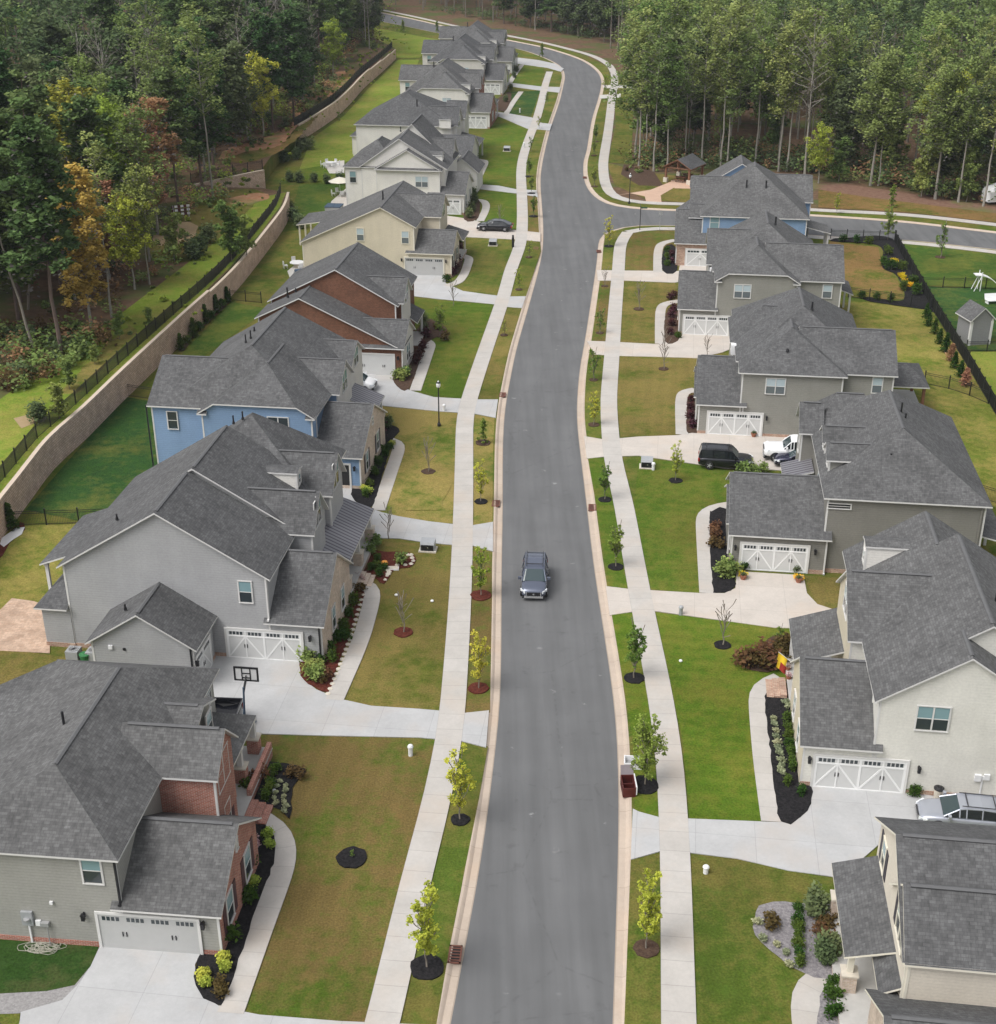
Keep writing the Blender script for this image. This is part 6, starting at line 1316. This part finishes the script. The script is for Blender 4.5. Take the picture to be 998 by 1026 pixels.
row('round',[(799,912),(799,923),(799,931),(800,940),(800,949),(801,958),(801,967)],'neat round shrub in the line across the grey rock bed',.7,group='round shrubs across the grey rock bed'); row('big',[(815,915)],'upright evergreen bush at the corner of the grey rock bed',.75); row('big',[(824,963),(829,957)],'dense green bush against the tan house porch',.75); row('bronze',[(823,935),(827,944),(830,930),(773,928)],'bronze grass clump in the grey rock bed'); row('tuft',[(758,925),(764,941),(778,947),(788,955),(790,967)],'pale tuft on the rim of the grey rock bed',.9); row('round',[(836,1002),(836,1018),(835,990)],'shrub beside the curved walk of the tan house',1.0)
row('cone',[(928,318),(930,326),(936,334),(941,344),(947,352.5),(956,368.5),(962,377)],'dark conical evergreen in the row along the dark fence',.85,group='evergreens along the dark fence'); shrub('orange',952.6,361,'orange dead conifer in the evergreen row'); shrub('orange',967,386,'rust red conifer at the near end of the evergreen row')
row('cone',[(181,350),(194,337),(206,323),(217,313),(228,302.5)],'conical evergreen in the brown bed at the foot of the retaining wall',.95,group='evergreens at the foot of the retaining wall'); row('round',[(187,344),(200,331),(211,319),(222,308)],'low shrub between the wall foot evergreens',1.3); shrub('cone',11,530,'dark conical evergreen in the white gravel corner',1.0)
row('big',[(290,182),(300,183),(327,184),(315,183),(341,184)],'dark hedge bush on the lot line behind the white houses',1.0,z=0); row('big',[(305,147),(311,150),(300,152),(298,160),(285,163)],'dark bush cluster at the foot of the curved wall',1.1,z=0); row('big',[(291,212),(294,222),(298,227),(302,229)],'dark bush at the far end of the long wall',1.0,z=0); row('big',[(262,118),(270,125),(287,128),(375,50)],'conical bush on the clay bank',1.1,z=PZ)
shrub('big',39,424,'lone rounded bush on the lime green slope above the wall',1.1,z=PZ); row('big',[(192,260),(200,255),(210,243)],'dark bush at the edge of the slope lawn',1.3,z=PZ)
row('round',[(845,242),(858,243),(870,244)],'clipped shrub in the black bed beside the side street fence',1.4); row('round',[(863,298),(878,300),(893,302)],'clipped shrub in the black bed behind the clipped gable house',1.3); row('mum',[(896,263),(905,279),(907,283),(911,287)],'yellow flower patch in the long black bed',1.4); row('round',[(890,255),(885,266),(893,270),(903,270),(915,285),(918,295),(905,290)],'dark shrub in the long black flower bed',1.7)
row('mum',[(903,277),(908,284)],'yellow flower patch in the long black bed',1.2)
shrub('round',916,797,'small dark bush against the bone white wall',.9); shrub('loose',723,460,'small yellow green shrub beside the black SUV',.6)

# ================================================================ street furniture and small things
def lamp_post(px,py,h,label,group='street lamp posts'):
    x,y=G(px,py); t=empty('street_lamp',(x,y,0),0,label,'street lamp',group); m=MB()
    m.lathe([(.16,0),(.16,.25),(.09,.35),(.06,.5),(.05,h-.6),(.09,h-.55),(.05,h-.5)],(0,0,0),'fixture_black',10); m.build('post',t)
    m=MB(); m.lathe([(.08,h-.5),(.17,h-.42),(.2,h-.2),(.15,h-.02),(.06,h+.08),(.02,h+.16)],(0,0,0),'lamp_globe',12); m.build('lamp_globe',t)
    m=MB(); m.lathe([(.19,h-.08),(.21,h-.05),(.1,h+.06)],(0,0,0),'fixture_black',12); m.build('lamp_cap',t)
lamp_post(440,427,4.2,'black lamp post with a white globe on the blue house lawn'); lamp_post(630.5,204,4.3,'black lamp post beside the pink path to the pavilion'); lamp_post(626,92,4.5,'black lamp post by the far footpath')
x,y=G(641,231); t=empty('street_sign',(x,y,0),0,'dark street name sign post at the side street corner','sign'); m=MB(); m.tube((0,0,0),(0,0,3.4),.05,mat='fixture_black'); m.build('post',t); m=MB(); m.box((.05,-.02,3.0),(.9,.02,3.2),'utility_green'); m.box((-.02,.05,3.22),(.02,.8,3.42),'utility_green'); m.build('sign_plate',t)
x,y=G(661,231); t=empty('street_sign',(x,y,0),0,'thin grey regulatory sign post beside the side street','sign'); m=MB(); m.tube((0,0,0),(0,0,2.6),.03,mat='metal_grey'); m.build('post',t); m=MB(); m.box((-.25,-.015,2.1),(.25,.015,2.6),'metal_grey'); m.build('sign_plate',t)
# hydrant-like white marker, bins, boxes
def capped_post(px,py,label,h=.75,cat='utility post',col='plastic_white'):
    x,y=G(px,py); t=empty('utility_post',(x,y,0),0,label,cat); m=MB(); m.lathe([(.13,0),(.13,h*.75)],(0,0,0),col,12); m.build('post',t); m=MB(); m.lathe([(.17,h*.75),(.17,h*.85),(.12,h*.97),(.03,h)],(0,0,0),col,12); m.build('cap',t)
capped_post(411.5,757,'white capped utility post on the brown lawn edge by the driveway'); capped_post(707,875,'white round utility post on the near right lawn',.5); capped_post(525,148,'white utility post on the far left lawn',.9); capped_post(521,113,'white utility post behind the farthest house lawn',.9)
def transformer(px,py,label,rz=0,w=1.0,side=True):
    x,y=G(px,py); t=empty('transformer_box',(x,y,0),R(rz),label,'utility box','utility boxes on the lawns'); m=MB(); m.box((-w*.62,-.5,0),(w*.62,.5,.1),'stone_pale'); m.build('pad',t)
    m=MB(); m.ext_u([(-.38,.1),(.38,.1),(.38,.85),(-.3,.75),(-.38,.6)],-w/2,w/2,'utility_grey'); m.build('cabinet',t); m=MB(); m.box((-w*.44,-.41,.14),(w*.44,-.385,.58),'fixture_black'); m.box((.0,-.43,.35),(.08,-.4,.42),'chrome'); m.build('door',t)
transformer(429,551,'grey utility box on the grey house lawn beside the blue house driveway',-7,1.05); transformer(648,468,'grey utility box on the taupe house lawn below the khaki driveway',-7); transformer(494,246,'grey utility box on the lawn by the black sedan driveway',-7,1.0); transformer(508,151.5,'dark utility box on the far left lawn',-7,1.1)
for px,py,l in ((445,412,'white utility pedestal beside the lamp post'),(681+1,616,'small dark utility pedestal at the taupe house driveway'),(654.5,471,'slim pale utility pedestal beside the grey utility box')): capped_post(px,py,l,.7,'utility pedestal','plastic_white' if 'dark' not in l else 'utility_grey')
x,y=G(514,248); t=empty('letter_post',(x,y,0),0,'short black post beside the sedan driveway','bollard'); m=MB(); m.lathe([(.16,0),(.16,1.3),(.1,1.45)],(0,0,0),'fixture_black',10); m.build('post',t); m=MB(); m.lathe([(.1,1.45),(.17,1.5),(.1,1.65)],(0,0,0),'fixture_black',10); m.build('cap',t)
def drain(px,py,label,w=.62,l=1.15,rz=-4,mat='drain_rust'):
    x,y=G(px,py,-.05); t=empty('storm_drain',(x,y,-.03),R(rz),label,'storm drain','storm drains in the kerb'); m=MB()
    for a,b in (((-w/2,-l/2),(-w/2+.08,l/2)),((w/2-.08,-l/2),(w/2,l/2)),((-w/2,-l/2),(w/2,-l/2+.08)),((-w/2,l/2-.08),(w/2,l/2))): m.box((a[0],a[1],0),(b[0],b[1],.06),mat)
    m.build('frame',t); m=MB(); m.box((-w/2+.08,-l/2+.08,0),(w/2-.08,l/2-.08,.02),'interior_shade')
    for k in range(5): yy=-l/2+.2+k*(l-.4)/4; m.box((-w/2+.08,yy-.03,.02),(w/2-.08,yy+.03,.05),mat)
    m.build('grate',t)
drain(456,957,'rust coloured storm drain nearest the camera in the left kerb'); drain(497,505,'rust storm drain in the left kerb by the blue house driveway'); drain(593.5,509,'rust storm drain in the right kerb level with the left blue house drive'); drain(503.5,396,'rust storm drain in the left kerb by the rust brick driveway'); drain(537,249,'rust storm drain in the left kerb near the sedan driveway'); drain(586,178,'rust storm drain in the kerb by the wood',rz=0); drain(600,252,'rust storm drain in the right kerb at the side street corner',rz=0)
# maroon box with raised lid at the kerb, pale tray behind it
x,y=G(630.5,799); t=empty('maroon_box',(x,y,0),R(2),'open maroon metal box with a raised lilac lid standing on the right kerb','box'); t.scale=(.85,.82,.8); m=MB()
m.box((-.42,0,0),(.42,1.5,.08),'maroon'); m.box((-.42,0,.08),(-.36,1.5,.75),'maroon'); m.box((.36,0,.08),(.42,1.5,.75),'maroon'); m.box((-.36,0,.08),(.36,.06,.75),'maroon'); m.box((-.36,1.44,.08),(.36,1.5,.75),'maroon'); m.box((-.36,.7,.08),(.36,.76,.6),'maroon'); m.build('box_body',t)
m=MB(); m.slab([(-.42,1.5,.78),(.42,1.5,.78),(.42,1.75,1.4),(-.42,1.75,1.4)],.04,'lilac_grey','lilac_grey'); m.build('lid',t); m=MB(); m.box((.425,0,.2),(.5,1.5,.85),'plastic_white'); m.build('side_panel',t)
x,y=G(634,767); t=empty('pale_tray',(x,y,0),R(-5),'pale plastic tray on the right kerb behind the maroon box','tray'); m=MB(); m.box((-.5,-.4,0),(.5,.4,.06),'plastic_white')
for a,b in (((-.5,-.4),(-.44,.4)),((.44,-.4),(.5,.4)),((-.44,-.4),(.44,-.34)),((-.44,.34),(.44,.4))): m.box((a[0],a[1],.06),(b[0],b[1],.4),'plastic_white')
m.box((-.44,-.34,.06),(.44,.34,.12),'metal_grey'); m.build('tray',t)
# basketball hoop
x,y=G(247,727); t=empty('basketball_hoop',(x,y,.02),R(-7),'black framed basketball hoop on the driveway of the large grey house','basketball hoop'); m=MB(); m.box((-.5,-.9,0),(.5,.4,.2),'cushion_blue'); m.build('base',t)
m=MB(); m.tube((0,-.2,.15),(0,.1,2.6),.06,mat='cushion_blue'); m.tube((0,-.7,.2),(0,-.05,1.6),.035,mat='cushion_blue'); m.tube((0,.1,2.5),(-.0,.75,3.0),.04,mat='fixture_black'); m.tube((0,.0,2.1),(0,.75,2.75),.04,mat='fixture_black'); m.build('pole',t)
m=MB(); m.box((-.68,.78,2.65),(.68,.82,3.5),'backboard'); bb=m.build('backboard',t); m=MB()
for a in (((-.74,.76,2.6),(.74,.84,2.7)),((-.74,.76,3.45),(.74,.84,3.55)),((-.74,.76,2.7),(-.64,.84,3.45)),((.64,.76,2.7),(.74,.84,3.45)),((-.28,.755,2.7),(-.22,.845,3.45)),((.22,.755,2.7),(.28,.845,3.45)),((-.22,.757,3.1),(.22,.843,3.16)),((-.22,.757,2.8),(.22,.843,2.86))): m.box(*a,'fixture_black')
m.build('frame',bb); m=MB(); R0=[]
for k in range(20): a=2*math.pi*k/20; b=2*math.pi*(k+1)/20; m.tube((.23*math.cos(a),1.1+.23*math.sin(a),2.8),(.23*math.cos(b),1.1+.23*math.sin(b),2.8),.012,mat='pumpkin',n=5)
m.build('rim',t); m=MB()
for k in range(10): a=2*math.pi*k/10; m.tube((.23*math.cos(a),1.1+.23*math.sin(a),2.8),(.12*math.cos(a+.4),1.1+.12*math.sin(a+.4),2.4),.008,mat='net_white',n=4)
m.build('net',t)
# garden hose pile
x,y=G(43,950); m=MB(); rnd=random.Random(4); last=None
for k in range(260):
    a=k*.33; rr=.3+.16*math.sin(k*.53)+.1*math.sin(k*.17)+rnd.uniform(-.05,.05); p=Vector((x+rr*math.cos(a)*1.7+.25*math.sin(k*.05),y+rr*math.sin(a)*.9,.05+.05*abs(math.sin(k*.4))))
    if last is not None: m.tube(last,p,.014,mat='hose',n=5,cap=False)
    last=p
tag(m.build('garden_hose'),'tangled pale garden hose lying under the electric meter','hose')
# air conditioners
def ac(px,py,label,s=.8,z=0):
    x,y=G(px,py,z); t=empty('air_conditioner',(x,y,z),R(-7),label,'air conditioner','air conditioners'); m=MB(); m.box((-s/2,-s/2,.05),(s/2,s/2,.8),'utility_grey'); m.build('case',t)
    m=MB(); m.lathe([(s*.42,.8),(s*.42,.83),(s*.36,.83),(s*.36,.81)],(0,0,0),'metal_grey',18); 
    for k in range(6): a=math.pi*k/6; m.tube((s*.36*math.cos(a),s*.36*math.sin(a),.82),(-s*.36*math.cos(a),-s*.36*math.sin(a),.82),.01,mat='fixture_black',n=4)
    m.lathe([(s*.36,.801),(.01,.803)],(0,0,0),'interior_shade',18); m.build('fan_grille',t)
ac(75,661,'grey air conditioner against the large grey house'); ac(95,662,'second air conditioner beside the green lid'); ac(835,552,'air conditioner between the taupe and bone white houses'); ac(787,437,'air conditioner behind the white pickup truck'); ac(845,557,'dark cased air conditioner by the taupe corner')
x,y=G(86,664); t=empty('green_bin',(x,y,0),0,'green lidded bin between the two air conditioners','bin'); m=MB(); m.lathe([(.26,0),(.32,.6)],(0,0,0),'bin_green',14); m.build('bin_body',t); m=MB(); m.lathe([(.36,.6),(.36,.66),(.1,.72)],(0,0,0),'bin_green',14); m.build('lid',t)
# trash can and pots
x,y=G(939,801); t=empty('trash_can',(x,y,.02),0,'pale lidded can against the bone white wall','trash can'); m=MB(); m.lathe([(.2,0),(.25,.7)],(0,0,0),'stone_pale',14); m.build('can_body',t); m=MB(); m.lathe([(.28,.7),(.28,.76),(.12,.84)],(0,0,0),'fixture_black',14); m.build('lid',t)
for px,py,l in ((744.5,581,'terracotta pot left of the taupe garage door'),(800,584,'terracotta pot right of the taupe garage door'),(755,438,'dark planter beside the khaki garage door')):
    x,y=G(px,py); t=empty('plant_pot',(x,y-.0,.02),0,l,'pot'); m=MB(); m.lathe([(.16,0),(.24,.32),(.27,.34),(.27,.38)],(0,0,0),'terracotta',14); m.build('pot',t); leafcloud(random.Random(3),[(0,0,.45,.25)],90,.06,'leaf_dark').build('plant',t)
# flag on the bone white porch
fx,fy=G(799,668,2.3); t=empty('porch_flag',(fx,fy,2.3),R(-7),'yellow and red flag on a slanted pole at the bone white porch','flag'); m=MB(); m.tube((0,0,0),(-1.2,-.1,1.0),.022,mat='plastic_white'); m.build('pole',t)
m=MB()
for k in range(6):
    a=k/6; b=(k+1)/6; y0=.06*math.sin(a*6); y1=.06*math.sin(b*6)
    for zz,(w0,w1),mt in ((0,(0,.5),'flag_yellow'),(1,(.5,1),'flag_red' if k>1 else 'flag_yellow')):
        p0=(-1.2+a*.55,y0-.1,1.0-a*.45); p1=(-1.2+b*.55,y1-.1,1.0-b*.45); m.face([(p0[0],p0[1],p0[2]-1.1*w0),(p1[0],p1[1],p1[2]-1.1*w0),(p1[0]-.05,p1[1]+.05,p1[2]-1.1*w1),(p0[0]-.05,p0[1]+.05,p0[2]-1.1*w1)],mt)
m.build('flag_cloth',t)
# porch flowers
for px,py,l,k in ((789,672,'pink potted flowers on the bone white porch steps',1),(790,681,'second pink potted flowers lower on the bone white steps',1)):
    x,y=G(px,py,.3); t=empty('flower_pot',(x,y,.3),0,l,'pot'); m=MB(); m.lathe([(.12,0),(.2,.3)],(0,0,0),'terracotta',12); m.build('pot',t); leafcloud(random.Random(9),[(0,0,.42,.26)],120,.05,'leaf_flower').build('flowers',t)
x,y=G(385.5,567); m=MB(); m.lathe([(.05,0),(.2,.06),(.26,.18),(.2,.32),(.06,.36)],(x,y,.05),'pumpkin',14); tag(m.build('pumpkin'),'orange pumpkin on the red mulch bed','pumpkin')
x,y=G(392,570.5); m=MB(); m.box((x-.55,y-.25,.03),(x+.55,y+.25,.14),'white_paint'); m.box((x-.5,y-.2,.14),(x+.5,y+.2,.17),'stone_pale'); tag(m.build('white_stone_slab'),'white slab lying at the tip of the red mulch bed','stone slab')
x,y=G(457,965)
# stones round the oval bed
rnd=random.Random(2); sp=[(388,572),(389,576),(388,578),(386,582),(390,574),(412,557),(413,560),(414,563),(412,566),(406,567),(398,567),(409,557)]
for i,(px,py) in enumerate(sp):
    x,y=G(px,py); m=MB(); r=rnd.uniform(.13,.2); m.lathe([(r,0),(r*1.05,.07),(r*.6,.14)],(x,y,.03),'stone_pale',7); o=tag(m.build('edging_stone'),'pale edging stone on the rim of the oval red bed','stone','edging stones of the oval red bed')
# scalloped white edging stones beside the red bed
m0=None
for i in range(22):
    f=i/21; px=366-f*36+3*math.sin(f*3); py=592+f*104; x,y=G(px,py); r=.2
    if m0 is None: m=MB(); m.lathe([(.17,0),(.16,.07),(.05,.09)],(0,0,0),'stone_pale',10); m0=m.build('scalloped_stone'); o=m0
    else: o=m0.copy(); C.objects.link(o)
    o.location=(x-.1,y,.03); o.rotation_euler=(0,0,i); tag(o,'pale scalloped edging stone along the red mulch bed','stone','scalloped edging stones')
# patio sets behind the houses
def chair(x,y,z,rz,label,group,col='plastic_white'):
    t=empty('patio_chair',(x,y,z),rz,label,'chair',group); m=MB(); m.box((-.25,-.25,.38),(.25,.25,.46),col); m.build('seat',t); m=MB(); m.box((-.25,.2,.46),(.25,.27,.95),col); m.build('backrest',t)
    for a in (-.21,.21):
        for b in (-.21,.21): m=MB(); m.box((a-.02,b-.02,0),(a+.02,b+.02,.38),col); m.build('leg',t)
x,y=G(341,196); t=empty('patio_umbrella',(x,y,.02),0,'cream parasol over white chairs behind the white twin gabled house','parasol'); m=MB(); m.tube((0,0,0),(0,0,2.6),.03,mat='plastic_white'); m.build('pole',t); m=MB(); m.lathe([(1.7,2.1),(1.68,2.16),(.9,2.5),(.1,2.75),(.02,2.8)],(0,0,0),'trim_cream',8); m.build('canopy',t)
for i,(dx,dy) in enumerate(((-1,-.4),(.3,-1),(.9,.5),(-.5,.9))): chair(x+dx,y+dy,.02,math.atan2(dy,dx)-1.57,'white patio chair under the cream parasol','chairs under the cream parasol')
x,y=G(335,212); t=empty('hot_tub',(x,y,.02),R(-7),'blue covered hot tub beside the white twin gabled house','hot tub'); m=MB(); m.box((-1.1,-1.1,0),(1.1,1.1,.8),'metal_grey'); m.build('shell',t); m=MB(); m.box((-1.15,-1.15,.8),(-.02,1.15,.92),'cushion_blue'); m.box((.02,-1.15,.8),(1.15,1.15,.92),'cushion_blue'); m.build('cover',t)
x,y=G(331,167); 
for i in range(6): a=i*1.05; chair(x+1.3*math.cos(a),y+1.6*math.sin(a),.02,a-1.57,'white chair of the round patio set behind the white hipped house','chairs of the far patio set')
t=empty('patio_table',(x,y,.02),0,'round white patio table behind the white hipped house','table'); m=MB(); m.lathe([(.7,.7),(.7,.74)],(0,0,0),'plastic_white',16); m.build('tabletop',t); m=MB(); m.lathe([(.25,0),(.05,.08),(.05,.7)],(0,0,0),'plastic_white',10); m.build('pedestal',t)
x,y=G(298,268); t=empty('fire_pit_table',(x,y,.02),0,'round pale table with a bowl on the cream house patio','table'); m=MB(); m.lathe([(.9,.6),(.9,.68)],(0,0,0),'plastic_white',18); m.build('tabletop',t); m=MB(); m.lathe([(.5,0),(.4,.6)],(0,0,0),'stone_pale',14); m.build('pedestal',t)
for i in range(4): a=i*1.57+.4; chair(x+1.5*math.cos(a),y+1.5*math.sin(a),.02,a-1.57,'pale chair round the cream house patio table','chairs on the cream house patio')
x,y=G(300,279); t=empty('grill',(x,y,.02),R(20),'dark covered grill at the corner of the cream house','grill'); m=MB(); m.box((-.6,-.3,.0),(.6,.3,.85),'metal_grey'); m.build('cabinet',t); m=MB(); m.ext_u([(-.3,.85),(.3,.85),(.3,1.0),(.1,1.15),(-.2,1.1)],-.5,.5,'cushion_blue'); m.build('hood',t)
# white slide and lounger at the right edge
x,y=G(994,291); t=empty('white_pavilion_slide',(x,y,.02),R(0),'white curved playground slide at the right edge behind the shed','slide'); m=MB()
for k in range(10):
    a=k/10; b=(k+1)/10; f=lambda q:(-1.6+q*3.2,-1.6*q*q,1.9-1.7*q+.25*math.sin(q*5)); p,q=f(a),f(b); m.slab([(p[0],p[1]-.45,p[2]),(q[0],q[1]-.45,q[2]),(q[0],q[1]+.45,q[2]),(p[0],p[1]+.45,p[2])],.08,'plastic_white','plastic_white')
m.build('chute',t); m=MB()
for a in (-.5,.5):
    m.tube((-1.6,a,0),(-1.6,a,2.3),.05,mat='plastic_white'); m.tube((-2.3,a,0),(-1.6,a,1.9),.05,mat='plastic_white')
m.box((-2.3,-.5,1.85),(-1.4,.5,1.95),'plastic_white'); m.build('ladder_frame',t)
x,y=G(996,304); t=empty('garden_bench',(x,y,.02),R(10),'white lounge bench between the shed and the slide','bench'); m=MB(); m.box((-1,-.4,.35),(1,.4,.45),'plastic_white'); m.build('seat',t); m=MB(); m.slab([(-1,.4,.45),(1,.4,.45),(1,.65,1.0),(-1,.65,1.0)],.06,'plastic_white','plastic_white'); m.build('backrest',t)
for a in (-.9,.9): m=MB(); m.box((a-.04,-.35,0),(a+.04,.35,.35),'plastic_white'); m.build('leg',t)
# white wrapped sheets at the wood edge far right
x,y=G(1000,203); t=empty('covered_trailer',(x,y,0),R(15),'white covered trailer half hidden by trunks at the right edge of the wood','trailer'); m=MB(); secs=[]
for k,(xx,hh,ww) in enumerate(((-2.4,.9,.8),(-2.2,2.3,1.1),(0,2.9,1.2),(2.0,2.7,1.2),(2.5,1.2,.9))): secs.append([(xx,-ww,.4),(xx,-ww,hh*.8),(xx,-ww*.6,hh),(xx,ww*.6,hh),(xx,ww,hh*.8),(xx,ww,.4)])
loft(m,secs,'plastic_white'); m.build('cover',t); wheel(t,-.3,-1.1,.38); wheel(t,-.3,1.1,.38)
# construction tarpaulin & signs in the clearing
x,y=G(182,219,PZ); t=empty('striped_barricade',(x,y,PZ),R(25),'red and white striped barricade in the left wood clearing','barricade'); m=MB()
for zz in (.5,1.0,1.5):
    for k in range(6): m.box((-1.2+k*.4,-.03,zz),(-.8+k*.4,.03,zz+.28),'white_paint' if k%2 else 'maroon')
m.build('rail',t)
for a in (-1.0,1.0): m=MB(); m.tube((a,-.4,0),(a,0,1.8),.04,mat='metal_grey'); m.tube((a,.4,0),(a,0,1.8),.04,mat='metal_grey'); m.build('leg',t)
# fallen and leaning trunks
for px,py,dx,dy,h,l in ((35,352,-3,2,15,'leaning bare trunk at the left edge of the wood'),(28,310,2,1,11,'short bare snag in the left wood')):
    x,y=G(px,py,PZ); m=MB(); limb(m,(x,y,PZ-.1),(x+dx,y+dy,PZ+h),.16,.06,'bark',random.Random(3),6,.01); tag(m.build('dead_tree'),l,'tree')
# small litter and lawn lights
for px,py,l in ((274.5,792,'small white lawn light in the black bed by the brick porch'),(802,954,'small white lawn light beside the line of round shrubs'),(682,662,'small white marker on the bone white lawn'),(433,602,'white scrap on the grey house lawn'),(397,596,'white scrap beside the leafless sapling')):
    x,y=G(px,py,.1); m=MB(); m.lathe([(.07,0),(.12,.05),(.1,.12),(.03,.15)],(x,y,.03),'white_paint',10); tag(m.build('lawn_light'),l,'light')
